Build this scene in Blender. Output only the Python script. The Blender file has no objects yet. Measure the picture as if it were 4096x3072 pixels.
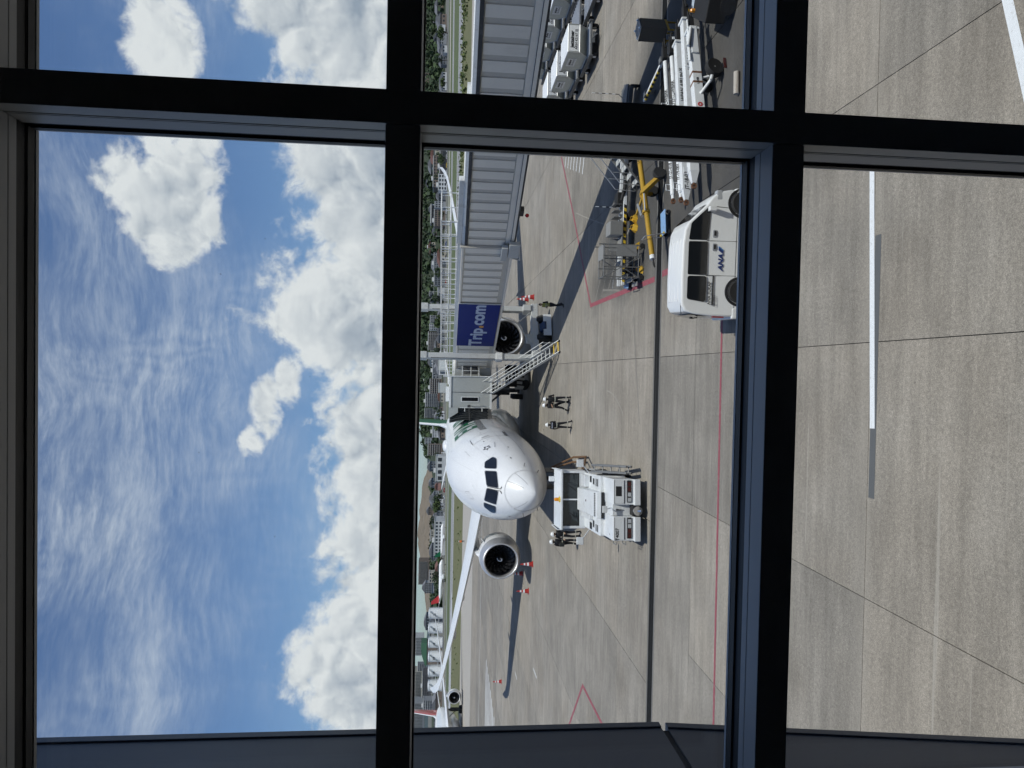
import bpy, bmesh, math, random
from mathutils import Vector, Matrix, noise
R = math.radians
PI = math.pi
scene = bpy.context.scene
random.seed(7)

# ------------------------------------------------------------------ camera
CAM_H = 8.25
F_PX = 2840.0
psi = math.atan(43 / 2853.0)
th = math.atan(269 / 2840.0)
rho = 0.018
fw = Vector((-math.sin(psi) * math.cos(th), math.cos(psi) * math.cos(th), -math.sin(th)))
r0 = Vector((math.cos(psi), math.sin(psi), 0))
u0 = r0.cross(fw)
rt = r0 * math.cos(rho) + u0 * math.sin(rho)
up = rt.cross(fw)
cd = bpy.data.cameras.new('camera')
cam = bpy.data.objects.new('camera', cd)
scene.collection.objects.link(cam)
cx, cy, cz = -up, rt, -fw          # the phone was held sideways: picture right is down
cam.matrix_world = Matrix(((cx.x, cy.x, cz.x, 0), (cx.y, cy.y, cz.y, 0), (cx.z, cy.z, cz.z, CAM_H), (0, 0, 0, 1)))
cd.sensor_width = 36
cd.lens = 36 * F_PX / 4096
cd.clip_start = 0.05
cd.clip_end = 20000
scene.camera = cam
scene.render.resolution_x = 1024
scene.render.resolution_y = 768

# ------------------------------------------------------------------ sun, sky
SUN = Vector((0.27, -0.37, 1.0)).normalized()
sd = bpy.data.lights.new('sun', 'SUN')
sd.energy = 5.0
sd.angle = R(0.5)
sd.color = (1.0, 0.955, 0.88)
so = bpy.data.objects.new('sun', sd)
so.rotation_euler = (-SUN).to_track_quat('-Z', 'Y').to_euler()
scene.collection.objects.link(so)
scene.view_settings.view_transform = 'Standard'
scene.view_settings.look = 'None'
scene.view_settings.exposure = -0.45
scene.view_settings.gamma = 1.0
scene.view_settings.use_curve_mapping = False
scene.cycles.max_bounces = 6
scene.cycles.diffuse_bounces = 3
scene.cycles.glossy_bounces = 3
scene.cycles.transmission_bounces = 4
scene.cycles.use_adaptive_sampling = True
scene.cycles.adaptive_threshold = 0.03
scene.cycles.use_denoising = True
scene.cycles.caustics_reflective = False
scene.cycles.caustics_refractive = False
scene.cycles.transparent_max_bounces = 16

world = bpy.data.worlds.new('World')
scene.world = world
world.use_nodes = True
world.cycles.sampling_method = 'MANUAL'
world.cycles.sample_map_resolution = 512
nt = world.node_tree
nt.nodes.clear()
class NB:
    """small node-tree builder"""
    def __init__(s, tree): s.t = tree
    def n(s, kind, **kw):
        nd = s.t.nodes.new(kind)
        for k, v in kw.items():
            if k == 'ins':
                for i, val in v.items():
                    if hasattr(val, 'is_output') or isinstance(val, bpy.types.NodeSocket): s.t.links.new(val, nd.inputs[i])
                    else: nd.inputs[i].default_value = val
            else: setattr(nd, k, v)
        return nd
    def m(s, op, a, b=0.0, c=None, clamp=False):
        ins = {0: a, 1: b}
        if c is not None: ins[2] = c
        return s.n('ShaderNodeMath', operation=op, use_clamp=clamp, ins=ins).outputs[0]
    def v(s, op, a, b=(0, 0, 0)):
        nd = s.n('ShaderNodeVectorMath', operation=op, ins={0: a})
        if isinstance(b, (int, float)): nd.inputs[3].default_value = b
        elif isinstance(b, bpy.types.NodeSocket): s.t.links.new(b, nd.inputs[1])
        else: nd.inputs[1].default_value = b
        return nd.outputs[1] if op in ('LENGTH', 'DOT_PRODUCT', 'DISTANCE') else nd.outputs[0]
    def noise(s, vec, scale, detail=6, rough=.55, dist=0.0):
        return s.n('ShaderNodeTexNoise', ins={'Vector': vec, 'Scale': scale, 'Detail': detail, 'Roughness': rough, 'Distortion': dist}).outputs[0]
    def ss(s, x, lo, hi):
        nd = s.n('ShaderNodeMapRange', interpolation_type='SMOOTHSTEP', ins={0: x, 1: lo, 2: hi, 3: 0.0, 4: 1.0})
        return nd.outputs[0]
    def mix(s, f, a, b):
        nd = s.n('ShaderNodeMix', data_type='RGBA')
        for i, val in ((0, f), (6, a), (7, b)):
            if isinstance(val, bpy.types.NodeSocket): s.t.links.new(val, nd.inputs[i])
            else: nd.inputs[i].default_value = val if i == 0 else (tuple(val) + (1,) if len(val) == 3 else val)
        return nd.outputs[2]
w = NB(nt)
sky = w.n('ShaderNodeTexSky', sky_type='NISHITA', sun_disc=False)
sky.sun_elevation = math.asin(SUN.z)
sky.sun_rotation = math.atan2(SUN.x, SUN.y)
sky.air_density = 1.0
sky.dust_density = 0.6
sky.ozone_density = 1.6
SKY_STRENGTH = 0.122
CLOUD_DARK, CLOUD_LIT, CIRRUS = (.44, .52, .64), (1.08, 1.10, 1.13), (.82, .90, 1.03)
tc = w.n('ShaderNodeTexCoord').outputs['Generated']
dirv = w.v('NORMALIZE', tc)
sx = w.n('ShaderNodeSeparateXYZ', ins={0: dirv}).outputs
az = w.m('ARCTAN2', sx[0], sx[1])                                   # 0 straight out of the window, + to the right
el = w.m('ARCSINE', sx[2])
# cloud noise on the direction sphere, a second tap shifted towards the sun for light and shade
def billows(vec, sc, det):
    nd = w.n('ShaderNodeTexNoise', noise_type='RIDGED_MULTIFRACTAL', normalize=False, ins={'Vector': vec, 'Scale': sc, 'Detail': det, 'Roughness': .62, 'Lacunarity': 2.1, 'Offset': .9, 'Gain': 1.6})
    return nd.outputs[0]
warp = w.n('ShaderNodeTexNoise', ins={'Vector': dirv, 'Scale': 7.0, 'Detail': 3.0}).outputs[1]
pv = w.v('ADD', dirv, w.v('SCALE', w.v('SUBTRACT', warp, (.5, .5, .5)), 0.06))
SH = (0.005, -0.002, 0.011)
pv2 = w.v('ADD', pv, SH)
n_big = w.noise(pv, 7.0, 4, .55)
puff = w.m('SUBTRACT', .62, w.m('MULTIPLY', billows(pv, 13.0, 6), .40))      # rounded heaps with sharp creases
puff2 = w.m('SUBTRACT', .62, w.m('MULTIPLY', billows(pv2, 13.0, 3), .40))
# the cumulus bank low over the town: its top edge as a curve over the azimuth
fc = w.n('ShaderNodeFloatCurve', ins={1: w.m('ADD', w.m('DIVIDE', az, 2 * PI), 0.5)})
BANK = [(-180, 0.12), (-172, 0.109), (-161.27885387352023, 0.124), (-150.25925368053927, 0.155), (-141.93160938434022, 0.082), (-129.74426397385793, 0.111), (-120.57260916862444, 0.199), (-110.2212916310122, 0.18), (-99.83952558751554, 0.157), (-91.08644346739791, 0.156), (-78.74621693168143, 0.143), (-67.03995765067398, 0.161), (-58.719800459538995, 0.171), (-47.764302544882405, 0.116), (-39.60924378753366, 0.184), (-27.01, 0.1282), (-26.08, 0.1572), (-23.58, 0.2042), (-21.07, 0.1987), (-18.16, 0.1747), (-16.5, 0.1388), (-14.43, 0.1545), (-11.64, 0.1463), (-9.15, 0.1543), (-5.91, 0.1744), (-3.74, 0.1875), (-1.51, 0.1522), (1.36, 0.1891), (2.03, 0.2362), (3.79, 0.2619), (5.6, 0.2531), (8.52, 0.2121), (12.42, 0.1872), (15.06, 0.2198), (17.08, 0.2069), (21.87, 0.2019), (23.63, 0.221), (25.02, 0.2449), (26.39, 0.2601), (34, 0.183), (46.4, 0.183), (59.0, 0.141), (71.0, 0.148), (83.7, 0.204), (92.2, 0.108), (101.3, 0.216), (111.4, 0.171), (120.9, 0.156), (130.9, 0.136), (141.8, 0.166), (154.3, 0.179), (167.0, 0.201)]
cm = fc.mapping.curves[0]
while len(cm.points) > 2: cm.points.remove(cm.points[1])
cm.points[0].location = (0, BANK[0][1]); cm.points[1].location = (1, BANK[0][1])
for a_, e_ in BANK[1:]:
    cm.points.new(a_ / 360.0 + 0.5, e_)
fc.mapping.update()
bank_el = w.m('MULTIPLY', fc.outputs[0], 1.0)                        # radians of elevation
bank = w.m('SUBTRACT', bank_el, el)
n_mid = w.noise(pv, 26.0, 7, .62)
shape = w.m('ADD', w.m('MULTIPLY', puff, .50), w.m('ADD', w.m('MULTIPLY', w.m('SUBTRACT', n_big, .5), 2.2), w.m('MULTIPLY', w.m('SUBTRACT', n_mid, .5), 2.0)))
dens = w.m('ADD', w.m('MULTIPLY', bank, 13.0), w.m('ADD', shape, .06))
dens_c = dens
BLOBS = [(14.05, 20.41, 4.48, 4.32, 1.3), (11.03, 20.01, 3.54, 3.42, 1.2), (23.53, 19.62, 4.1, 2.7, 1.2), (17.11, 18.41, 2.61, 2.16, 0.9), (-3.04, 13.64, 3.2, 1.5, 0.85), (-5.59, 14.56, 1.5, 1.1, 0.8), (-1.2, 12.17, 2.4, 1.2, 0.75)]
for (a_, e_, ra, re, amp) in BLOBS:
    dx = w.m('DIVIDE', w.m('SUBTRACT', az, R(a_)), R(ra))
    dy = w.m('DIVIDE', w.m('SUBTRACT', el, R(e_)), R(re))
    d2 = w.m('ADD', w.m('MULTIPLY', dx, dx), w.m('MULTIPLY', dy, dy))
    b = w.m('ADD', w.m('MULTIPLY', w.m('SUBTRACT', 1.0, d2), amp), w.m('SUBTRACT', shape, .12))
    dens_c = w.m('MAXIMUM', dens_c, b)
cov = w.m('MULTIPLY', w.ss(dens_c, -.04, .62), w.ss(el, .030, .085))
# light and shade inside the clouds: bright heaps towards the sun, greyer deep in and low down
rel = w.m('ADD', w.m('MULTIPLY', w.m('SUBTRACT', puff, puff2), 1.1), w.m('MULTIPLY', w.m('SUBTRACT', n_mid, .5), .5))
deep = w.m('MULTIPLY', w.ss(dens_c, .25, 1.9), .46)
bigs = w.m('MULTIPLY', w.m('SUBTRACT', w.noise(w.v('MULTIPLY', pv, (1, 1, 2.2)), 6.0, 5, .6), .5), 2.1)
lit = w.m('ADD', w.m('SUBTRACT', 1.0, deep), w.m('ADD', rel, bigs), clamp=True)
ccol = w.mix(lit, CLOUD_DARK, CLOUD_LIT)
# thin cirrus high up, combed in streaks
ae = w.n('ShaderNodeCombineXYZ', ins={0: az, 1: el, 2: 0.0}).outputs[0]
cw = w.n('ShaderNodeTexNoise', ins={'Vector': ae, 'Scale': 3.5, 'Detail': 2.0}).outputs[1]
aew = w.v('ADD', ae, w.v('SCALE', w.v('SUBTRACT', cw, (.5, .5, .5)), .09))
rotv = w.n('ShaderNodeMapping', ins={'Vector': aew, 'Rotation': (0, 0, R(48)), 'Scale': (1.0, 4.5, 1)}).outputs[0]
rotw = w.n('ShaderNodeMapping', ins={'Vector': aew, 'Rotation': (0, 0, R(-32)), 'Scale': (1.0, 5.0, 1)}).outputs[0]
ci1 = w.noise(rotv, 6.0, 8, .68)
ci2 = w.noise(rotw, 30.0, 6, .66)
ci3 = w.noise(aew, 5.0, 4, .55)
cdx = w.m('DIVIDE', w.m('SUBTRACT', az, R(-5.0)), R(24)); cdy = w.m('DIVIDE', w.m('SUBTRACT', el, R(23.0)), R(13))
cmask = w.m('SUBTRACT', 1.0, w.m('ADD', w.m('MULTIPLY', cdx, cdx), w.m('MULTIPLY', cdy, cdy)))
veil = w.ss(w.m('ADD', w.m('MULTIPLY', w.m('MAXIMUM', cmask, -.15), .30), ci3), .38, .92)
fil = w.m('ADD', w.m('MULTIPLY', w.ss(ci1, .34, .84), .80), w.m('MULTIPLY', w.ss(ci2, .32, .80), .40))
rip = w.n('ShaderNodeTexWave', wave_type='BANDS', bands_direction='X', ins={'Vector': aew, 'Scale': 15.0, 'Distortion': 9.0, 'Detail': 3.0, 'Detail Scale': 1.2}).outputs[1]
rip = w.m('MULTIPLY', w.m('MULTIPLY', w.ss(w.noise(aew, 4.2, 2, .5), .45, .62), rip), .13)
cirr = w.m('MULTIPLY', veil, w.m('ADD', .10, w.m('ADD', rip, w.m('MULTIPLY', fil, .85))), clamp=True)
skyc = w.v('MULTIPLY', w.v('SCALE', sky.outputs[0], SKY_STRENGTH), (.80, .94, 1.16))
c1 = w.mix(cirr, skyc, CIRRUS)
c2 = w.mix(cov, c1, ccol)
bg = w.n('ShaderNodeBackground', ins={0: c2, 1: 1.0})
wo = w.n('ShaderNodeOutputWorld', ins={0: bg.outputs[0]})

# ------------------------------------------------------------------ helpers
C = scene.collection
def tag(o, label=None, cat=None, group=None, kind=None):
    if label: o['label'] = label
    if cat: o['category'] = cat
    if group: o['group'] = group
    if kind: o['kind'] = kind
    return o
def empty(name, loc=(0, 0, 0), rz=0.0, label=None, cat=None, group=None, kind=None, parent=None):
    o = bpy.data.objects.new(name, None)
    C.objects.link(o); o.location = loc; o.rotation_euler = (0, 0, rz)
    o.empty_display_size = .2
    if parent: o.parent = parent
    return tag(o, label, cat, group, kind)
def copy_tree(o, parent=None):
    c = o.copy(); C.objects.link(c)
    if parent is not None: c.parent = parent
    for ch in list(o.children): copy_tree(ch, c)
    return c
class MB:
    """collects vertices and faces; build() links them as one mesh object"""
    def __init__(s): s.v = []; s.f = []; s.mi = []; s.cur = 0
    def add(s, vs, fs):
        b = len(s.v); s.v += [tuple(p) for p in vs]
        for f in fs: s.f.append(tuple(i + b for i in f)); s.mi.append(s.cur)
        return s
    def box(s, x0, x1, y0, y1, z0, z1, M=None):
        vs = [Vector(p) for p in ((x0, y0, z0), (x1, y0, z0), (x1, y1, z0), (x0, y1, z0), (x0, y0, z1), (x1, y0, z1), (x1, y1, z1), (x0, y1, z1))]
        if M is not None: vs = [M @ p for p in vs]
        return s.add(vs, [(3, 2, 1, 0), (4, 5, 6, 7), (0, 1, 5, 4), (1, 2, 6, 5), (2, 3, 7, 6), (3, 0, 4, 7)])
    def hexa(s, bot, top):
        """bot and top: four points each, counter-clockwise from above"""
        return s.add(list(bot) + list(top), [(3, 2, 1, 0), (4, 5, 6, 7), (0, 1, 5, 4), (1, 2, 6, 5), (2, 3, 7, 6), (3, 0, 4, 7)])
    def tube(s, p0, p1, r0_, r1_=None, n=10, caps=True):
        p0 = Vector(p0); p1 = Vector(p1); r1_ = r0_ if r1_ is None else r1_
        d = p1 - p0
        if d.length < 1e-6: return s
        d.normalize()
        a = d.orthogonal().normalized(); b = d.cross(a)
        vs = []
        for p, r_ in ((p0, r0_), (p1, r1_)):
            for i in range(n):
                t = 2 * PI * i / n
                vs.append(p + a * (math.cos(t) * r_) + b * (math.sin(t) * r_))
        fs = [(i, (i + 1) % n, n + (i + 1) % n, n + i) for i in range(n)]
        if caps: fs += [tuple(range(n - 1, -1, -1)), tuple(range(n, 2 * n))]
        return s.add(vs, fs)
    def path(s, pts, r_, n=8):
        pts = [Vector(p) for p in pts]
        rings = []
        prev = None
        for i, p in enumerate(pts):
            d = (pts[min(i + 1, len(pts) - 1)] - pts[max(i - 1, 0)]).normalized()
            if prev is None: a = d.orthogonal().normalized()
            else: a = (prev - d * prev.dot(d)).normalized()
            prev = a; b = d.cross(a)
            rr = r_[i] if isinstance(r_, (list, tuple)) else r_
            rings.append([p + a * (math.cos(2 * PI * k / n) * rr) + b * (math.sin(2 * PI * k / n) * rr) for k in range(n)])
        return s.loft(rings, True, True)
    def loft(s, rings, cap0=False, cap1=False, closed=True):
        n = len(rings[0]); vs = [p for r_ in rings for p in r_]; fs = []
        for j in range(len(rings) - 1):
            for i in range(n if closed else n - 1):
                k = (i + 1) % n
                fs.append((j * n + i, j * n + k, (j + 1) * n + k, (j + 1) * n + i))
        if cap0: fs.append(tuple(range(n - 1, -1, -1)))
        if cap1: fs.append(tuple((len(rings) - 1) * n + i for i in range(n)))
        return s.add(vs, fs)
    def lathe(s, prof, M=None, n=24, closed=False):
        """prof: (radius, height) pairs round local z"""
        rings = []
        for r_, h in prof:
            ring = [Vector((r_ * math.cos(2 * PI * i / n), r_ * math.sin(2 * PI * i / n), h)) for i in range(n)]
            if M is not None: ring = [M @ p for p in ring]
            rings.append(ring)
        return s.loft(rings, not closed, not closed)
    def prism(s, poly, d, M=None):
        """poly: points in the local xz plane, extruded along local y from 0 to d"""
        n = len(poly)
        vs = [Vector((x, 0, z)) for x, z in poly] + [Vector((x, d, z)) for x, z in poly]
        if M is not None: vs = [M @ p for p in vs]
        fs = [tuple(range(n)), tuple(range(2 * n - 1, n - 1, -1))]
        fs += [((i + 1) % n, i, n + i, n + (i + 1) % n) for i in range(n)]
        return s.add(vs, fs)
    def sphere(s, c, r_, nu=12, nv=8, sc=(1, 1, 1)):
        c = Vector(c); prof = []
        rings = []
        for j in range(1, nv):
            t = PI * j / nv
            rings.append([c + Vector((r_ * sc[0] * math.sin(t) * math.cos(2 * PI * i / nu), r_ * sc[1] * math.sin(t) * math.sin(2 * PI * i / nu), -r_ * sc[2] * math.cos(t))) for i in range(nu)])
        return s.loft(rings, True, True)
    def quad(s, a, b, c, d): return s.add([a, b, c, d], [(0, 1, 2, 3)])
    def mesh(s, name, mats, smooth=False, fix=True):
        me = bpy.data.meshes.new(name)
        me.from_pydata(s.v, [], s.f)
        if not isinstance(mats, (list, tuple)): mats = [mats]
        for m_ in mats: me.materials.append(m_)
        me.polygons.foreach_set('material_index', s.mi)
        if fix:
            bm = bmesh.new(); bm.from_mesh(me)
            bmesh.ops.recalc_face_normals(bm, faces=bm.faces)
            bm.to_mesh(me); bm.free()
        if smooth:
            me.shade_smooth()
            me.set_sharp_from_angle(angle=R(38 if smooth is True else smooth))
        me.update()
        return me
    def build(s, name, mats, parent=None, smooth=False, bevel=0.0, loc=None, fix=True, seg=2):
        o = bpy.data.objects.new(name, s.mesh(name, mats, smooth, fix))
        C.objects.link(o)
        if parent: o.parent = parent
        if loc: o.location = loc
        if bevel:
            b = o.modifiers.new('bevel', 'BEVEL'); b.width = bevel; b.segments = seg; b.limit_method = 'ANGLE'; b.angle_limit = R(35)
            b.harden_normals = False
        return o
def inst(name, me, parent=None, loc=(0, 0, 0), rot=(0, 0, 0), scale=(1, 1, 1)):
    o = bpy.data.objects.new(name, me); C.objects.link(o)
    o.location = loc; o.rotation_euler = rot; o.scale = scale
    if parent: o.parent = parent
    return o
def lettering(name, txt, size, M, mat, parent=None, bold=0.0, spacing=1.0, sx_=1.0, shear=0.0, align='CENTER', depth=0.002):
    """flat letters as a mesh; local x runs along the writing, local y up the letters"""
    cu = bpy.data.curves.new(name, 'FONT')
    cu.body = txt; cu.size = size; cu.offset = bold; cu.extrude = depth; cu.space_character = spacing; cu.shear = shear
    cu.align_x = align; cu.align_y = 'CENTER'; cu.resolution_u = 3
    tmp = bpy.data.objects.new(name, cu); C.objects.link(tmp)
    dg = bpy.context.evaluated_depsgraph_get()
    me = bpy.data.meshes.new_from_object(tmp.evaluated_get(dg))
    bpy.data.objects.remove(tmp); bpy.data.curves.remove(cu)
    me.transform(M @ Matrix.Diagonal((sx_, 1, 1, 1)))
    me.materials.clear(); me.materials.append(mat)
    o = bpy.data.objects.new(name, me); C.objects.link(o)
    if parent: o.parent = parent
    return o
def frame(o, x, y):
    """matrix with origin o, local x and y given, z their cross product"""
    x = Vector(x).normalized(); z = x.cross(Vector(y)).normalized(); y = z.cross(x)
    return Matrix(((x.x, y.x, z.x, o[0]), (x.y, y.y, z.y, o[1]), (x.z, y.z, z.z, o[2]), (0, 0, 0, 1)))

MATS = {}
def mat(name, col, rough=.6, metal=0.0, var=.10, scale=3.0, bump=0.0, bscale=40.0, spec=.5, coat=0.0, streak=None, rnd=0.0, dirt=None):
    if name in MATS: return MATS[name]
    m_ = bpy.data.materials.new(name); m_.use_nodes = True
    t = m_.node_tree; b = NB(t)
    bs = t.nodes['Principled BSDF']
    co = b.n('ShaderNodeTexCoord').outputs['Object']
    if streak: co2 = b.n('ShaderNodeMapping', ins={'Vector': co, 'Scale': streak}).outputs[0]
    else: co2 = co
    nz = b.noise(co2, scale, 6, .6)
    f_ = b.m('ADD', 1 - var, b.m('MULTIPLY', nz, 2 * var))
    if rnd:
        oi = b.n('ShaderNodeObjectInfo').outputs['Random']
        f_ = b.m('MULTIPLY', f_, b.m('ADD', 1 - rnd, b.m('MULTIPLY', oi, 2 * rnd)))
    c = b.n('ShaderNodeVectorMath', operation='SCALE', ins={0: col, 3: f_}).outputs[0]
    if dirt:
        dn = b.ss(b.noise(co2, dirt[1], 8, .65), .52, .72)
        c = b.mix(b.m('MULTIPLY', dn, dirt[2]), c, dirt[0])
    t.links.new(c, bs.inputs['Base Color'])
    rn = b.m('ADD', rough - .08, b.m('MULTIPLY', nz, .16), clamp=True)
    t.links.new(rn, bs.inputs['Roughness'])
    bs.inputs['Metallic'].default_value = metal
    bs.inputs['Specular IOR Level'].default_value = spec
    if coat: bs.inputs['Coat Weight'].default_value = coat; bs.inputs['Coat Roughness'].default_value = .05
    if bump:
        bn = b.n('ShaderNodeBump', ins={'Strength': bump, 'Distance': .02, 'Height': b.noise(co, bscale, 4, .6)})
        t.links.new(bn.outputs[0], bs.inputs['Normal'])
    MATS[name] = m_
    return m_
def glass_mat(name, tint=(1, 1, 1), refl=1.0, rough=0.0, dust=0.0):
    """thin pane: lets light through, mirrors at grazing angles"""
    m_ = bpy.data.materials.new(name); m_.use_nodes = True
    t = m_.node_tree; t.nodes.clear(); b = NB(t)
    fac = b.n('ShaderNodeLayerWeight', ins={0: .5}).outputs['Facing']
    fr = b.m('ADD', .04, b.m('MULTIPLY', b.m('POWER', fac, 5.0), .96))
    tr = b.n('ShaderNodeBsdfTransparent', ins={0: tint + (1,)}).outputs[0]
    gl = b.n('ShaderNodeBsdfGlossy', ins={0: (1, 1, 1, 1), 'Roughness': rough}).outputs[0]
    if dust:                                              # fine dust film and a few smears on the pane
        pos = b.n('ShaderNodeNewGeometry').outputs['Position']
        sm = b.m('MULTIPLY', b.ss(b.noise(b.n('ShaderNodeMapping', ins={'Vector': pos, 'Rotation': (0, R(35), 0), 'Scale': (1, 1, 4)}).outputs[0], 2.2, 5, .6), .55, .75), dust)
        spk = b.m('MULTIPLY', b.ss(b.noise(pos, 60.0, 2, .5), .80, .83), .3)
        tr0 = tr
        df = b.n('ShaderNodeBsdfDiffuse', ins={0: (.35, .36, .36, 1)}).outputs[0]
        tr = b.n('ShaderNodeMixShader', ins={0: b.m('ADD', sm, spk), 1: tr0, 2: df}).outputs[0]
    mx = b.n('ShaderNodeMixShader', ins={0: b.m('MULTIPLY', fr, refl), 1: tr, 2: gl}).outputs[0]
    b.n('ShaderNodeOutputMaterial', ins={0: mx})
    MATS[name] = m_
    return m_
def emit_mat(name, col, strength):
    m_ = bpy.data.materials.new(name); m_.use_nodes = True
    bs = m_.node_tree.nodes['Principled BSDF']
    bs.inputs['Base Color'].default_value = tuple(col) + (1,)
    bs.inputs['Emission Color'].default_value = tuple(col) + (1,); bs.inputs['Emission Strength'].default_value = strength
    MATS[name] = m_
    return m_
def zg(y):
    """the apron falls to the drain: flat near the terminal, rising gently beyond it"""
    return 0.0 if y < 27.2 else 0.0095 * (min(y, 160.0) - 27.2)

# ------------------------------------------------------------------ materials of the setting
def concrete_mat(name, base, dark, stain=False):
    m_ = bpy.data.materials.new(name); m_.use_nodes = True
    t = m_.node_tree; b = NB(t); bs = t.nodes['Principled BSDF']
    pos = b.n('ShaderNodeNewGeometry').outputs['Position']
    rnd = b.n('ShaderNodeObjectInfo').outputs['Random']
    n1 = b.noise(pos, .55, 5, .62)
    st = b.noise(b.n('ShaderNodeMapping', ins={'Vector': pos, 'Scale': (.35, 3.2, 1)}).outputs[0], .9, 5, .66)
    st2 = b.noise(b.n('ShaderNodeMapping', ins={'Vector': pos, 'Rotation': (0, 0, R(24)), 'Scale': (.22, 2.6, 1)}).outputs[0], 1.3, 4, .6)
    fine = b.noise(pos, 42.0, 2, .75)
    vor = b.n('ShaderNodeTexVoronoi', ins={'Vector': pos, 'Scale': 55.0}).outputs['Distance']
    tone = b.m('ADD', b.m('ADD', .46, b.m('MULTIPLY', rnd, .26)), b.m('MULTIPLY', n1, .54))
    tone = b.m('MULTIPLY', tone, b.m('ADD', .52, b.m('MULTIPLY', st, .90)))
    tone = b.m('ADD', tone, b.m('MULTIPLY', b.ss(st2, .58, .76), .16))
    gr = b.noise(pos, 13.0, 3, .7)
    sp = b.m('MULTIPLY', b.m('ADD', .30, b.m('MULTIPLY', fine, 1.40)), b.m('ADD', .50, b.m('MULTIPLY', gr, 1.0)))
    tone = b.m('MULTIPLY', tone, sp)
    tone = b.m('MULTIPLY', tone, b.m('ADD', .80, b.m('MULTIPLY', vor, .45)))
    warm = b.noise(pos, .23, 3, .55)
    col = b.mix(b.ss(b.m('ADD', b.m('MULTIPLY', warm, .8), b.m('MULTIPLY', rnd, .28)), .42, .72), base, dark)
    col = b.n('ShaderNodeVectorMath', operation='SCALE', ins={0: col, 3: tone}).outputs[0]
    # broad damp stains, pale drag lines and the bleached strips along the long joint
    big_ = b.noise(pos, .16, 3, .6)
    col = b.n('ShaderNodeVectorMath', operation='SCALE', ins={0: col, 3: b.m('ADD', .70, b.m('MULTIPLY', big_, .60))}).outputs[0]
    for rz_, sc_, th_ in ((28, .9, .66), (-20, .7, .68), (62, .6, .70)):
        dl = b.noise(b.n('ShaderNodeMapping', ins={'Vector': pos, 'Rotation': (0, 0, R(rz_)), 'Scale': (.10, 6.0, 1)}).outputs[0], sc_, 3, .6)
        col = b.mix(b.m('MULTIPLY', b.ss(dl, th_, th_ + .05), .55), col, (.39, .365, .325))
    sy_ = b.n('ShaderNodeSeparateXYZ', ins={0: pos}).outputs[1]
    halo = b.m('SUBTRACT', 1.0, b.ss(b.m('ABSOLUTE', b.m('SUBTRACT', b.m('ADD', sy_, b.m('MULTIPLY', n1, .3)), 13.35)), .10, .42))
    col = b.mix(b.m('MULTIPLY', halo, b.m('MULTIPLY', fine, .55)), col, (.34, .312, .272))
    sp2 = b.ss(b.noise(pos, 4.6, 3, .6), .745, .77)                       # old oil drips
    col = b.mix(b.m('MULTIPLY', sp2, .55), col, (.06, .058, .055))
    if stain:                                                             # decades of oil and rubber in the equipment bay
        sp_ = b.n('ShaderNodeSeparateXYZ', ins={0: pos}).outputs
        wob = b.m('MULTIPLY', b.m('SUBTRACT', b.noise(pos, .35, 4, .6), .5), 3.2)
        m1 = b.ss(b.m('ADD', sp_[0], wob), 2.6, 5.2)
        m2 = b.m('MULTIPLY', b.ss(b.m('ADD', sp_[1], wob), 15.2, 18.6), b.m('SUBTRACT', 1.0, b.ss(b.m('ADD', b.m('ADD', sp_[1], sp_[0]), wob), 41.0, 46.5)))
        col = b.mix(b.m('MULTIPLY', b.m('MULTIPLY', m1, m2), b.m('ADD', .66, b.m('MULTIPLY', n1, .55)), clamp=True), col, b.n('ShaderNodeVectorMath', operation='SCALE', ins={0: (.062, .060, .058), 3: sp}).outputs[0])
    t.links.new(col, bs.inputs['Base Color'])
    bs.inputs['Roughness'].default_value = .86
    bs.inputs['Specular IOR Level'].default_value = .3
    bm_ = b.n('ShaderNodeBump', ins={'Strength': .55, 'Distance': .006, 'Height': fine})
    t.links.new(bm_.outputs[0], bs.inputs['Normal'])
    MATS[name] = m_
    return m_
M_SLAB = concrete_mat('apron concrete', (.292, .269, .236), (.276, .248, .211), True)
M_SLAB_F = concrete_mat('far apron concrete', (.262, .241, .211), (.250, .223, .188))
M_JOINT = mat('joint sealant', (.030, .030, .032), .8, var=.3)
M_RED = mat('worn red paint', (.27, .062, .082), .7, var=.16, scale=6, dirt=((.30, .26, .24), 9.0, .75))
M_WLINE = mat('worn white line paint', (.74, .77, .80), .7, var=.07, scale=9, dirt=((.45, .45, .44), 14.0, .6))
M_GPATCH = mat('grey line cover paint', (.105, .11, .115), .75, var=.10)
M_GRATE = mat('galvanised grate steel', (.030, .031, .032), .85, .0, var=.3, spec=.1)
M_CHAN = mat('drain channel', (.03, .03, .032), .9)
M_GRASS = mat('airfield grass', (.075, .098, .036), .9, var=.35, scale=.06, streak=(1, 6, 1), dirt=((.13, .125, .05), .09, .8))
M_GRASS2 = mat('dry verge grass', (.120, .120, .050), .9, var=.35, scale=.08, streak=(1, 5, 1), dirt=((.075, .10, .03), .12, .7))
M_TAXI = mat('taxiway asphalt', (.25, .25, .255), .85, var=.15, scale=.05)
M_TARMAC = mat('apron edge tarmac', (.36, .335, .30), .85, var=.15, scale=.05, streak=(1, 8, 1))
M_TOWNG = mat('town ground', (.13, .13, .115), .9, var=.4, scale=.03)

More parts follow.
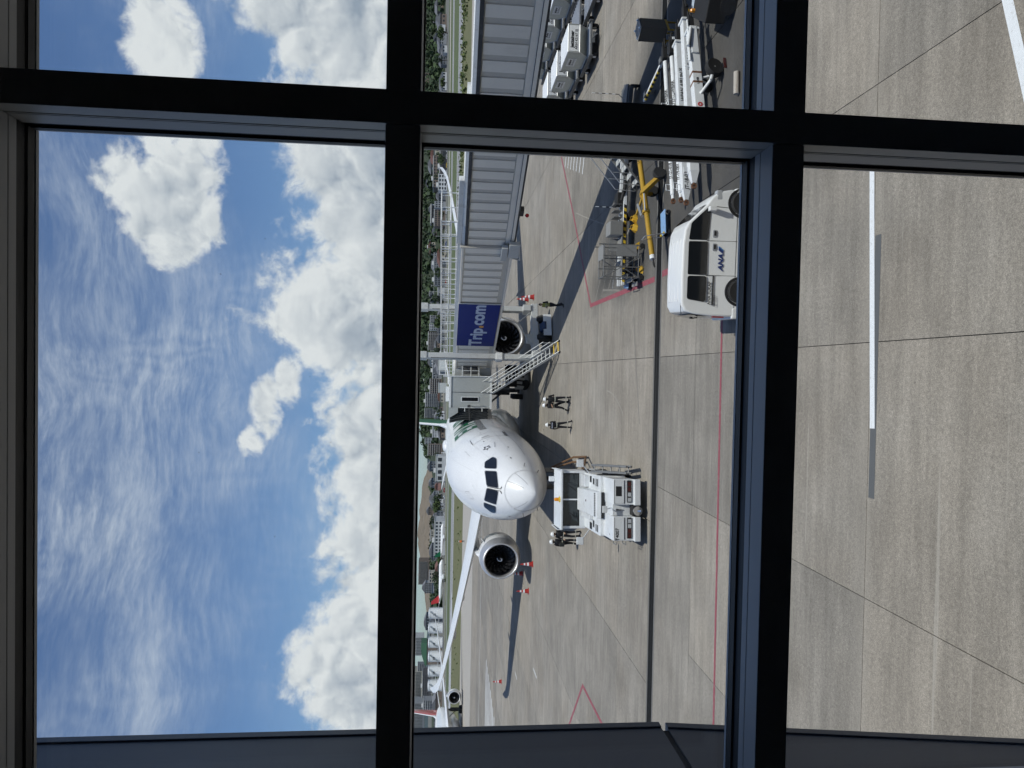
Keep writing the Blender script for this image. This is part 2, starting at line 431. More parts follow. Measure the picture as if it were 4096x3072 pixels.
# ------------------------------------------------------------------ ground, slabs, drain
base = MB()
Ys = [-30, 27.2, 60, 100, 140, 160]
for i in range(len(Ys) - 1):
    z0, z1 = zg(Ys[i]) - .035, zg(Ys[i + 1]) - .035
    base.quad((-260, Ys[i], z0), (260, Ys[i], z0), (260, Ys[i + 1], z1), (-260, Ys[i + 1], z1))
apron = base.build('ground', M_JOINT, fix=False); tag(apron, kind='structure')
bm1 = MB(); bm1.box(-.5, .5, 0, 1, -.3, 0)
slab_me = bm1.mesh('concrete_slab', M_SLAB)
slab_me_f = slab_me.copy(); slab_me_f.materials[0] = M_SLAB_F
def slab(x0, x1, y0, y1, g=.011, me=None, dz=0.0):
    z0, z1 = zg(y0), zg(y1)
    o = inst('concrete_slab', me or slab_me, apron, ((x0 + x1) / 2, y0 + g, z0 + dz), (math.atan2(z1 - z0, y1 - y0), 0, 0), (x1 - x0 - 2 * g, math.hypot(y1 - y0, z1 - z0) - 2 * g, 1))
    return o
rs = random.Random(11)
near_x = [-14.26, -9.26, -4.26, .74, 5.74, 10.74, 15.74]
for i in range(len(near_x) - 1):
    for y0, y1 in ((3.2, 8.15), (8.15, 13.12), (13.12, 18.0), (18.0, 22.85)):
        x0, x1 = near_x[i], near_x[i + 1]
        dark = y0 > 16.5 and x0 > 5
        slab(x0, x1, y0, y1, .008 if not dark else .014, slab_me)
for x0, x1 in ((-37, -29), (-29, -21), (-21, -13.4), (-13.4, -4.26), (-4.26, .74), (.74, 4.0), (4.0, 9.3), (9.3, 14.3), (14.3, 20)):
    slab(x0, x1, 22.85, 26.72, .010, slab_me)
far_x = [-92, -84, -76, -68, -60, -52, -44, -36, -28.1, -20.2, -12.3, -5.8, .74, 8.6, 16.9, 25, 33, 41, 49, 57, 65, 73]
far_y = [27.60, 32.3, 37.8, 46.0, 54.0, 62.0, 70.0, 78.2, 86.5, 95, 104, 113, 122, 131, 140]
for j in range(len(far_y) - 1):
    y0, y1 = far_y[j], far_y[j + 1]
    for i in range(len(far_x) - 1):
        x0, x1 = far_x[i], far_x[i + 1]
        if x1 < -.62 * y1 - 6 or x0 > .60 * y1 + 6: continue
        if y1 < 40 and x0 < 4.0 < x1:                       # the equipment bay right of the red line is oil-dark
            slab(x0, 3.85, y0, y1, .012, slab_me); slab(3.85, x1, y0, y1, .006, slab_me)
        else:
            dk = y1 < 40 and x0 > 4 and x0 < 14
            slab(x0, x1, y0, y1, .012 if y0 < 70 else .03, slab_me if y0 < 90 else slab_me_f)
fr = MB(); fr.quad((-260, 140.05, zg(140) - .004), (260, 140.05, zg(140) - .004), (260, 160, zg(160)), (-260, 160, zg(160)))
fr.build('apron_sheet', M_SLAB_F, apron, fix=False)
sd_ = MB()
sd_.quad((-260, 13, -.02), (-14.3, 13, -.02), (-37.0, 27.58, -.02), (-260, 27.58, -.02))
sd_.quad((15.76, 5, -.02), (260, 5, -.02), (260, 27.58, -.02), (15.76, 22.8, -.02))
sd_.quad((20.02, 22.85, -.02), (260, 22.85, -.02), (260, 27.58, -.018), (20.02, 27.58, -.018))
sd_.build('apron_side_sheet', M_SLAB, apron, fix=False)

# the long drain with its grate panels
drain = empty('drain_channel', (0, 0, 0), 0, 'long dark steel drain grate running across the apron in front of the tug', 'drain')
d_ = MB(); d_.box(-40, 26, 26.74, 27.58, -.42, -.16); d_.build('channel_bed', M_CHAN, drain)
for ya, yb in ((26.74, 26.84), (27.48, 27.58)):
    k_ = MB(); k_.box(-40, 26, ya, yb, -.3, .006); k_.build('kerb_edge', mat('drain kerb concrete', (.16, .155, .148), .85, var=.2, scale=4), drain, bevel=.008)
gp = MB()
gp.box(0, .99, 0, .035, -.05, 0); gp.box(0, .99, .575, .61, -.05, 0); gp.box(0, .02, .035, .575, -.05, -.001); gp.box(.97, .99, .035, .575, -.05, -.001)
for k in range(22):
    x = .045 + k * .0425
    gp.box(x, x + .017, .035, .575, -.045, -.002)
gp.box(.02, .97, .29, .31, -.04, -.006)
gm = gp.mesh('grate_panel', M_GRATE)
for k in range(66): inst('grate_panel', gm, drain, (-40 + k, 26.85, -.001))

# painted lines (thin sheets 4 mm above the slabs)
def line(name, pts, width, m_, z=.005):
    """a painted strip along a polyline on the apron"""
    b = MB(); pts = [Vector((p[0], p[1], 0)) for p in pts]
    for i in range(len(pts) - 1):
        a, c = pts[i], pts[i + 1]; d = (c - a).normalized(); n_ = Vector((-d.y, d.x, 0)) * (width / 2)
        if i < len(pts) - 2: c = c + d * width / 2
        steps = max(1, int((c - a).length / 6))
        for s_ in range(steps):
            p, q = a.lerp(c, s_ / steps), a.lerp(c, (s_ + 1) / steps)
            zz = z + i * .001
            b.quad((p.x - n_.x, p.y - n_.y, zg(p.y - n_.y) + zz), (q.x - n_.x, q.y - n_.y, zg(q.y - n_.y) + zz), (q.x + n_.x, q.y + n_.y, zg(q.y + n_.y) + zz), (p.x + n_.x, p.y + n_.y, zg(p.y + n_.y) + zz))
    return b.build(name, m_, apron, fix=False)
line('painted_line', [(-22, 20.48), (2.9, 20.66)], .13, M_RED)
line('painted_line', [(15.6, 50.6), (10.5, 45.6), (3.92, 39.6), (3.86, 27.66)], .22, M_RED)
line('painted_line', [(3.93, 26.7), (3.95, 22.9)], .24, M_RED)
line('painted_line', [(-27.5, 48.5), (-17.7, 39.6), (-17.4, 31.0)], .20, M_RED)
line('painted_line', [(-.93, 13.0), (4.12, 13.235)], .155, M_WLINE, .0065)
line('painted_line', [(-2.28, 12.975), (2.80, 12.975)], .19, M_GPATCH, .0035)
line('painted_line', [(5.9, 9.99), (4.15, 9.50), (2.8, 9.0)], .185, M_WLINE)
for k in range(7):
    line('painted_line', [(13.2 + k * .36, 42.3 + k * 1.02), (12.2 + k * .36, 42.8 + k * 1.02)], .14, M_WLINE)
line('painted_line', [(13.0, 41.7), (15.6, 49.1)], .14, M_WLINE)
for k in range(9):
    line('painted_line', [(-46 - k * .2, 113.0 - k * 2.3), (-66, 113.0 - k * 2.3)], .62, M_WLINE)
for x_, y_ in ((-25.0, 57.5), (-31, 71)): line('painted_line', [(x_, y_), (x_ - .1, y_ + 2.2)], .10, M_WLINE)
line('painted_line', [(-120, 128), (60, 132)], .25, M_WLINE)

rt2 = random.Random(17)
M_TYREM = mat('tyre rubber mark', (.20, .187, .165), .9, var=.2, scale=3, dirt=((.26, .24, .21), 2.5, .95))
M_SCUFF = mat('pale scuff mark', (.31, .292, .26), .9, var=.2, scale=3, dirt=((.28, .26, .23), 5.0, .9))
for k in range(26):
    y_ = rt2.uniform(9.5, 60); x_ = rt2.uniform(-.42, .30) * y_; a_ = rt2.gauss(.0, .5) + (PI / 2 if rt2.random() < .35 else 0); L_ = rt2.uniform(1.0, 4.5) * (1 + y_ / 40); cv = rt2.uniform(-.10, .10)
    pts = []
    for q in range(7):
        pts.append((x_, y_)); x_ += math.cos(a_) * L_ / 6; y_ += math.sin(a_) * L_ / 6; a_ += cv
    if min(p[1] for p in pts) < (24 if k % 2 else 29) or any(26.6 < p[1] < 27.7 for p in pts): continue
    line('tyre_mark' if k % 2 else 'scuff_mark', pts, rt2.uniform(.02, .05) if k % 2 == 0 else rt2.uniform(.06, .12), M_TYREM if k % 2 else M_SCUFF, .0022)

# ------------------------------------------------------------------ the airfield beyond
def fz(x, y):
    P = [(160, zg(160)), (235, 1.5), (370, 2.26), (430, 3.1), (520, 4.6), (560, 5.1), (650, 6.9), (700, 8.2), (900, 12.0), (1500, 26.0), (3000, 60.0)]
    z = P[-1][1]
    for i in range(len(P) - 1):
        if P[i][0] <= y <= P[i + 1][0]:
            t_ = (y - P[i][0]) / (P[i + 1][0] - P[i][0]); z = P[i][1] + t_ * (P[i + 1][1] - P[i][1]); break
    k = .0117 * max(0.0, min(1.0, (y - 370) / 330.0))
    return z + k * max(-600, min(600, x))
def strip(name, y0, y1, m_, dz=0.0, kind='structure', nx=24, xr=900, ny=1):
    b = MB(); rows = []
    for j in range(ny + 1):
        y = y0 + (y1 - y0) * j / ny
        rows.append([(-xr + 2 * xr * i / nx, y, fz(-xr + 2 * xr * i / nx, y) + dz) for i in range(nx + 1)])
    for j in range(ny):
        for i in range(nx): b.quad(rows[j][i], rows[j][i + 1], rows[j + 1][i + 1], rows[j + 1][i])
    o = b.build(name, m_, fix=False); tag(o, kind=kind); return o
strip('apron_edge', 160, 235, M_TARMAC)
strip('grass_verge', 235, 370, M_GRASS2)
strip('taxiway', 370, 430, M_TAXI)
strip('grass_field', 430, 520, M_GRASS)
strip('runway', 520, 560, M_TAXI)
strip('grass_field', 560, 650, M_GRASS)
strip('town_terrain', 650, 3000, M_TOWNG, ny=14, xr=2600, nx=40)
line('painted_line', [(-250, 159.5), (250, 159.5)], .5, mat('edge line dark paint', (.10, .10, .10), .8))
# taxiway edge stripes and the pale road beyond
tw = MB()
for x0, x1, y0, y1 in ((-300, 300, 374, 376), (-300, 300, 425, 427), (-230, -120, 384, 388), (-225, -128, 392, 395), (-215, -135, 399, 402)):
    tw.quad((x0, y0, fz(x0, y0) + .05), (x1, y0, fz(x1, y0) + .05), (x1, y1, fz(x1, y1) + .05), (x0, y1, fz(x0, y1) + .05))
tag(tw.build('taxiway_markings', M_WLINE, fix=False), kind='structure')
pr_ = MB()
for i in range(30):
    x0, x1 = -500 + i * 34, -466 + i * 34
    pr_.quad((x0, 600, fz(x0, 600) + .12), (x1, 600, fz(x1, 600) + .12), (x1, 622, fz(x1, 622) + .12), (x0, 622, fz(x0, 622) + .12))
tag(pr_.build('perimeter_road', M_TARMAC, fix=False), kind='structure')

# low scrub along the verge on the right, too fine to count
LEAF = [mat('scrub leaves', (.055, .085, .022), .8, var=.4, scale=.4), mat('light scrub leaves', (.10, .125, .035), .8, var=.4, scale=.4), mat('dark leaves', (.024, .045, .018), .8, var=.45, scale=.25), mat('mid green leaves', (.042, .072, .022), .8, var=.45, scale=.25)]
def clump(b, c, r_, rr, n=10, flat=.8):
    """a loose ball of leaf faces"""
    for _ in range(n):
        d = Vector((rr.gauss(0, 1), rr.gauss(0, 1), rr.gauss(0, 1) * flat)).normalized()
        p = Vector(c) + d * r_ * rr.uniform(.55, 1.0)
        nrm = (d + Vector((rr.uniform(-.6, .6), rr.uniform(-.6, .6), rr.uniform(-.2, .8)))).normalized()
        a = nrm.orthogonal().normalized(); c2 = nrm.cross(a); ang = rr.uniform(0, PI)
        u_ = a * math.cos(ang) + c2 * math.sin(ang); v_ = nrm.cross(u_)
        s_ = r_ * rr.uniform(.35, .62)
        b.cur = 0 if rr.random() < .55 else 1
        b.add([p - u_ * s_, p + v_ * s_ * .8, p + u_ * s_ * .9, p - v_ * s_ * .7], [(0, 1, 2, 3)])
rr = random.Random(5)
sc_ = MB()
for _ in range(420):
    x = rr.uniform(60, 260); y = rr.uniform(262, 345) if rr.random() < .4 else rr.uniform(320, 362)
    clump(sc_, (x, y, fz(x, y) + .5), rr.uniform(.6, 1.7), rr, 7)
for _ in range(160):
    x = rr.uniform(-220, 60); y = rr.uniform(240, 365)
    clump(sc_, (x, y, fz(x, y) + .15), rr.uniform(.3, .8), rr, 5)
tag(sc_.build('scrub', LEAF[:2], fix=False), 'low green scrub growing on the grass verge beyond the apron', 'scrub', kind='stuff')

# wooded hills
def hill_z(x, y):
    n_ = noise.noise(Vector((x * .004, y * .004, 3.1))) * 10 + noise.noise(Vector((x * .013, y * .013, 7.7))) * 4
    right = 74 * max(0, min(1, (y - 800) / 420.0)) * max(0, min(1, (x + 230) / 420.0)) 
    return fz(x, y) + right + (n_ * max(0, min(1, (y - 760) / 300.0)) + 0)
def scatter_wood(name, n, xr, yr, label, mats, seed, size=(3.0, 6.5)):
    rr = random.Random(seed); b = MB()
    for _ in range(n):
        y = rr.uniform(*yr); t_ = rr.uniform(*xr); x = t_ * y
        clump(b, (x, y, hill_z(x, y) + rr.uniform(1.5, 6)), rr.uniform(*size), rr, 11, 1.0)
    o = b.build(name, mats, fix=False); tag(o, label, 'woodland', kind='stuff'); return o
hb = MB()
rows = []
for j in range(15):
    y = 800 + j * 70
    rows.append([(-1500 + i * 75, y, hill_z(-1500 + i * 75, y) - .6) for i in range(41)])
for j in range(14):
    for i in range(40): hb.quad(rows[j][i], rows[j][i + 1], rows[j + 1][i + 1], rows[j + 1][i])
tag(hb.build('hill_terrain', mat('wooded hill soil', (.030, .042, .020), .9, var=.4, scale=.02), fix=False), kind='structure')
scatter_wood('woodland', 2600, (.05, .66), (800, 1420), 'dark green wooded hillside filling the right behind the town', LEAF[2:], 21)
scatter_wood('woodland', 700, (-.12, .10), (900, 1300), 'dark green woods behind the bridge cab and tail fin', LEAF[2:], 22)
scatter_wood('woodland', 480, (-.36, -.27), (760, 960), 'very dark clump of woods behind the storage tanks', [LEAF[2], LEAF[2]], 23, (3, 7))
# the bare quarry slope above the left part of the town
qb = MB(); rows = []
for j in range(12):
    row = []
    for i in range(40):
        x = -505 + i * 8.2; y = 1330 + j * 22
        e = math.sin(PI * i / 39) ** .55
        z = 26 + (e * 34 * (j / 11.0) ** .8) + noise.noise(Vector((x * .03, y * .03, 1))) * 5 + noise.noise(Vector((x * .1, y * .1, 5))) * 2
        row.append((x, y, z))
    rows.append(row)
for j in range(11):
    for i in range(39): qb.quad(rows[j][i], rows[j][i + 1], rows[j + 1][i + 1], rows[j + 1][i])
tag(qb.build('quarry_slope', mat('bare quarry earth', (.17, .14, .105), .95, var=.4, scale=.03, dirt=((.10, .085, .06), .03, .9)), fix=False), kind='structure')
scatter_wood('woodland', 300, (-.335, -.16), (1180, 1300), 'green trees at the foot of the bare quarry slope', LEAF[2:], 24, (3.5, 6.5))
# far blue ridge
rb = MB(); prev = None
for i in range(61):
    x = -4200 + i * 140
    h = 120 + 60 * noise.noise(Vector((x * .0012, 2.2, 0))) + 26 * noise.noise(Vector((x * .005, 9.2, 0))) + (150 if x > 1200 else 0) * min(1, (x - 1200) / 1200)
    cur = ((x, 5200, 0), (x, 5600, h), (x, 7000, h * .9))
    if prev:
        for k in range(2): rb.quad(prev[k], cur[k], cur[k + 1], prev[k + 1])
    prev = cur
tag(rb.build('hills', mat('far hill forest', (.045, .068, .075), .95, var=.3, scale=.004), fix=False, smooth=60), kind='structure')

# ------------------------------------------------------------------ town
WALLC = {'white': (.62, .63, .64), 'grey': (.30, .31, .325), 'slate': (.17, .185, .205), 'brown': (.21, .165, .135), 'cream': (.46, .43, .36), 'dark': (.095, .095, .10), 'red': (.36, .20, .17)}
M_FWIN = mat('far window glass', (.03, .035, .045), .25, var=.5, scale=.3, spec=.6)
M_FROOF = mat('far roof', (.16, .165, .18), .8, var=.25, scale=.1)
M_REDROOF = mat('red tile roof', (.15, .075, .06), .8, var=.25, scale=.2)
M_TRIM = mat('pale concrete trim', (.52, .52, .51), .8, var=.12)
TOWN = [
 (367.72, 377.41, 16.1, 24.86, 760, 'slate', 3, 1, 'house', 'slate roofed house among trees at the far right edge'),
 (349.73, 357.38, 14.1, 21.7, 740, 'white', 3, 2, 'house', 'small white house beside the slate roofed one under the wooded hill'),
 (332.49, 344.58, 12.5, 22.6, 730, 'grey', 4, 2, 'house', 'grey two storey house with pale gable under the wooded hill'),
 (320.06, 327.27, 11.0, 18.49, 720, 'white', 2, 1, 'house', 'low white house with a single row of windows by the grass'),
 (312.44, 322.78, 10.4, 20.96, 730, 'slate', 4, 2, 'house', 'dark grey house nearest the bush strip under the woods'),
 (286.48, 304.65, 9.5, 19.56, 730, 'white', 6, 1, 'house', 'long low white house just right of the window mullion'),
 (206.39, 240.81, 13.6, 24.96, 800, 'brown', 10, 3, 'office_building', 'long brown office building in front of the woods'),
 (193.97, 219.23, 7.2, 16.52, 700, 'dark', 6, 0, 'aircraft_shed', 'long open shed with white roof band and dark bays'),
 (174.9, 190.48, 6.8, 17.46, 690, 'white', 4, 3, 'service_building', 'white cube building with square windows beside the open shed'),
 (177.67, 186.92, 9.8, 20.97, 740, 'slate', 3, 2, 'warehouse', 'dark grey pitched building left of the white cube building'),
 (164.86, 171.36, 9.5, 20.96, 720, 'grey', 3, 3, 'block', 'narrow grey block beside the dark pitched building'),
 (154.72, 172.43, 9.4, 22.21, 760, 'brown', 8, 3, 'terminal_annex', 'brown annex building behind the bridge railing'),
 (151.41, 165.82, 14.3, 31.03, 900, 'slate', 2, 6, 'tower_block', 'bluish grey tower block with a column of dark windows'),
 (109.34, 126.29, 12.1, 21.67, 760, 'grey', 9, 3, 'block', 'grey block with mixed windows left of the tower block'),
 (89.96, 104.41, 11.3, 20.75, 740, 'slate', 8, 2, 'block', 'low slate block among trees behind the bridge railing'),
 (72.91, 82.68, 10.0, 16.42, 700, 'white', 6, 1, 'shed', 'low white shed behind the bridge railing'),
 (55.27, 63.09, 14.6, 25.4, 800, 'grey', 3, 4, 'block', 'small grey block right of the lift column'),
 (47.49, 55.22, 14.7, 26.23, 820, 'white', 3, 4, 'block', 'white block with six dark windows above the blue sign'),
 (26.37, 48.31, 14.2, 28.61, 860, 'brown', 12, 5, 'apartment_block', 'reddish brown apartment block above the blue sign'),
 (-26.21, 13.32, 24.6, 35.92, 1000, 'dark', 18, 4, 'apartment_block', 'long dark apartment block with lit strip windows on the hillside'),
 (-6.99, 15.36, 11.4, 20.98, 760, 'grey', 8, 2, 'office_building', 'pale grey office with black strip windows behind the bridge cab'),
 (-24.46, -7.92, 11.3, 24.35, 800, 'brown', 7, 4, 'apartment_block', 'brown building with four square windows behind the bridge cab'),
 (1.82, 10.34, 5.8, 13.9, 640, 'white', 0, 0, 'shed', 'white box shed right of the bridge cab roof'),
 (-18.59, -9.84, 5.4, 13.53, 640, 'white', 0, 0, 'shed', 'white box shed directly behind the bridge cab roof'),
 (-42.01, -25.02, 7.0, 30.39, 850, 'grey', 10, 9, 'apartment_block', 'tall grey apartment block right of the green tail fin'),
 (-58.19, -46.2, 16.2, 32.34, 900, 'slate', 7, 7, 'apartment_block', 'slate apartment block just beside the green tail fin'),
 (-73.61, -59.56, 12.9, 20.68, 800, 'white', 9, 2, 'office_building', 'low white building behind the fuselage crown'),
 (-96.46, -88.45, 18.4, 32.7, 950, 'grey', 4, 3, 'apartment_block', 'pale grey block with square dots of windows above the fuselage'),
 (-96.16, -83.48, 9.9, 25.75, 820, 'brown', 6, 5, 'apartment_block', 'brown block with a grid of deep windows above the fuselage'),
 (-101.29, -78.29, 5.0, 14.67, 660, 'white', 4, 1, 'hangar', 'white hangar with two dark doors behind the right wing root'),
 (-126.56, -119.34, 10.4, 17.15, 760, 'red', 4, 1, 'house', 'red roofed house among trees below the quarry'),
 (-146.75, -134.92, 12.5, 20.21, 800, 'grey', 6, 1, 'house', 'grey roofed house below the quarry trees'),
 (-191.0, -181.3, 19.4, 29.74, 950, 'brown', 4, 2, 'house', 'brown sloped roof house at the foot of the quarry'),
 (-181.92, -165.44, 11.6, 20.57, 820, 'slate', 10, 1, 'warehouse', 'long slate roofed warehouse right of the white terminal'),
 (-170.2, -138.51, 5.0, 14.91, 660, 'white', 10, 2, 'terminal_building', 'long white two storey terminal with dark square windows'),
 (-180.93, -170.21, 13.5, 20.47, 760, 'cream', 6, 1, 'shed', 'cream shed behind the white terminal'),
 (-211.63, -194.69, 12.2, 22.47, 800, 'slate', 7, 2, 'warehouse', 'slate warehouse left of the cream shed'),
 (-358.87, -319.91, 28.9, 46.12, 1200, 'brown', 18, 8, 'apartment_block', 'big brown apartment slab with a dense grid of balconies'),
 (-225.2, -214.19, 13.2, 20.76, 760, 'cream', 3, 2, 'shed', 'pale cream shed in front of the brown slab'),
 (-255.41, -242.95, 15.9, 30.12, 820, 'grey', 6, 4, 'greenhouse', 'grey gabled glazed building with white roof edges'),
 (-327.42, -308.94, 18.7, 29.27, 900, 'slate', 5, 1, 'warehouse', 'slate hall behind the first two storage tanks'),
 (-519.18, -486.06, 38.0, 53.74, 1300, 'white', 12, 7, 'apartment_block', 'white apartment slab behind the green dome'),
 (-596.96, -549.04, 40.0, 53.44, 1300, 'cream', 18, 6, 'apartment_block', 'cream apartment slab above the farthest tanks'),
 (-408.86, -393.75, 10.5, 26.65, 850, 'grey', 8, 5, 'factory', 'grey factory with pipes behind the red tailed aircraft'),
 (-413.23, -384.48, 18.2, 29.44, 900, 'dark', 14, 3, 'factory', 'dark industrial hall behind the storage tanks'),
 (-635.79, -583.85, 33.7, 52.87, 1250, 'grey', 20, 8, 'apartment_block', 'grey apartment slab at the far left with rows of windows'),
 (-421.41, -411.14, 25.8, 38.55, 1000, 'slate', 6, 4, 'block', 'slate block left of the green dome'),
]
TANKS = [(-210.6, 620.0, 9.3, 4.72, 8.3), (-223.5, 620.0, 9.3, 4.61, 8.3), (-236.1, 620.0, 9.2, 4.73, 8.4), (-248.5, 620.0, 9.1, 4.62, 8.4), (-261.3, 620.0, 9.0, 4.62, 8.4), (-274.0, 620.0, 8.9, 4.73, 8.4)]

rb_ = random.Random(9)
for (x0, x1, z0, z1, Y, col, nx, nz, nm, lab) in TOWN:
    wdt = x1 - x0; dep = max(8.0, min(26.0, wdt * .8)); h = z1 - z0
    e = empty(nm, ((x0 + x1) / 2, Y, z0), 0, lab, nm.replace('_', ' ').split()[-1] if nm != 'house' else 'house')
    gable = nm in ('house', 'warehouse', 'greenhouse')
    hw = h * (.72 if gable else 1.0)
    wb = MB(); wb.box(-wdt / 2, wdt / 2, 0, dep, 0, hw); wb.build('wall', mat('far wall ' + col, WALLC[col], .85, var=.14, scale=.15, rnd=.14), e)
    ro = MB()
    if gable:
        ro.prism([(-wdt / 2 - .5, hw - .05), (wdt / 2 + .5, hw - .05), (wdt / 2 * .2, h), (-wdt / 2 * .2, h)], dep + 1.0, Matrix.Translation((0, -.5, 0)))
    else:
        ro.box(-wdt / 2 - .25, wdt / 2 + .25, -.25, dep + .25, hw, hw + .7)
        if wdt > 14: ro.box(-wdt * .2, -wdt * .2 + 4, dep * .4, dep * .4 + 4, hw + .7, hw + 2.6)
    ro.build('roof', M_REDROOF if col == 'red' else (M_FROOF if gable else M_TRIM), e)
    if nx:
        wn = MB()
        if nz == 0:
            for k in range(nx):
                xa = -wdt / 2 + wdt * (k + .06) / nx; wn.box(xa, xa + wdt * .88 / nx, -.1, .05, .5, hw - 2.2)
        else:
            z_lo = 3.2
            for k in range(nx):
                for q in range(nz):
                    xa = -wdt / 2 + wdt * (k + .2) / nx; fh = (hw - z_lo) / nz; za = z_lo + fh * (q + .22)
                    wn.box(xa, xa + wdt * .6 / nx, -.12, .05, za, za + fh * .55)
        tag(wn.build('windows', M_FWIN, e), kind='stuff')
    if nz >= 4:
        bl = MB()
        for q in range(nz):
            za = 3.2 + (hw - 3.2) / nz * (q + .02); bl.box(-wdt / 2, wdt / 2, -.7, -.14, za, za + (hw - 3.2) / nz * .14)
        tag(bl.build('balcony_slabs', M_TRIM, e), kind='stuff')
# many small indistinct houses between the larger blocks
hp = []
for k, (wc, rc) in enumerate((('grey', M_FROOF), ('white', M_FROOF), ('cream', M_REDROOF), ('slate', M_FROOF), ('brown', M_FROOF))):
    w_, d_, h_ = (9, 8, 6.5) if k % 2 else (12, 9, 5.0)
    b1_ = MB(); b1_.box(-w_ / 2, w_ / 2, 0, d_, -4, h_)
    b2_ = MB(); b2_.prism([(-w_ / 2 - .6, h_ - .05), (w_ / 2 + .6, h_ - .05), (w_ * .12, h_ + 2.6), (-w_ * .12, h_ + 2.6)], d_ + 1.2, Matrix.Translation((0, -.6, 0)))
    b3_ = MB()
    for q in range(3):
        for z_ in ((1.0, 3.8) if k % 2 else (1.4,)): b3_.box(-w_ / 2 + w_ * (q + .25) / 3, -w_ / 2 + w_ * (q + .7) / 3, -.1, .03, z_, z_ + 1.4)
    hp.append((b1_.mesh('wall', mat('far wall ' + wc, WALLC[wc])), b2_.mesh('roof', rc), b3_.mesh('windows', M_FWIN)))
rh = random.Random(31)
import re
_seen = set()
def near_mark(x, y, what):
    """say where a small thing stands by the nearest larger building"""
    best = sorted(TOWN, key=lambda t: abs((t[0] + t[1]) / 2 / t[4] - x / y))
    for t in best[:8]:
        short = ' '.join(re.split(r' (?:behind|beside|with|in|among|under|at|by|left|right|above|below|just|directly|nearest|on) ', t[9])[0].split()[:6])
        da = x / y - (t[0] + t[1]) / 2 / t[4]
        rel_ = ('in front of' if y < t[4] else 'behind') if abs(da) < .012 else ('right of' if da > 0 else 'left of')
        for lab in ('%s %s the %s' % (what, rel_, short), '%s farther %s the %s' % (what, rel_, short)):
            if lab not in _seen and len(lab.split()) <= 16:
                _seen.add(lab); return lab
    return what + ' in the crowded far town'
for k in range(96):
    y = rh.uniform(690, 980); x = rh.uniform(-.50, .52) * y
    if -.36 < x / y < -.30 and y < 720: continue
    qi = rh.randrange(5); q = hp[qi]
    e = empty('house', (x, y, max(fz(x, y), hill_z(x, y))), rh.uniform(-.5, .5), near_mark(x, y, ['small grey low house', 'small white two storey house', 'small cream house with red roof', 'small slate two storey house', 'small brown low house'][qi]), 'house', 'small houses of the far town')
    sc2 = rh.uniform(.8, 1.35); e.scale = (sc2, sc2, sc2 * rh.uniform(.8, 1.2))
    inst('wall', q[0], e); inst('roof', q[1], e); tag(inst('windows', q[2], e), kind='stuff')
# masts and lamp poles over the roofs
for k in range(26):
    y = rh.uniform(670, 900); x = rh.uniform(-.48, .50) * y; h_ = rh.uniform(8, 17)
    e = empty('lamp_mast', (x, y, fz(x, y)), 0, near_mark(x, y, ['thin grey lamp mast', 'tall thin lamp mast'][h_ > 12]), 'mast', 'masts of the far town')
    b = MB(); b.tube((0, 0, -2), (0, 0, h_), .22, .12, n=6); b.build('pole', M_TRIM, e)
    b = MB(); b.box(-.9, .9, -.2, .2, h_, h_ + .35); b.build('lamp_head', M_TRIM, e)
# elevated white control cab
e = empty('control_tower', (174.0, 790, 14), 0, 'slim white framed control tower rising from the wood behind the railing', 'tower')
t1 = MB(); t1.box(-4, 4, 0, 8, -12, 8); t1.build('shaft', mat('far wall slate', WALLC['slate']), e)
t2 = MB(); t2.box(-10, 9, -2, 9, 8.2, 12.2); t2.build('cab_glass', M_FWIN, e)
t3 = MB(); t3.box(-11, 10, -3, 10, 12.2, 13.3); t3.box(-11, 10, -3, 10, 7.2, 8.2); t3.build('cab_rim', M_TRIM, e)
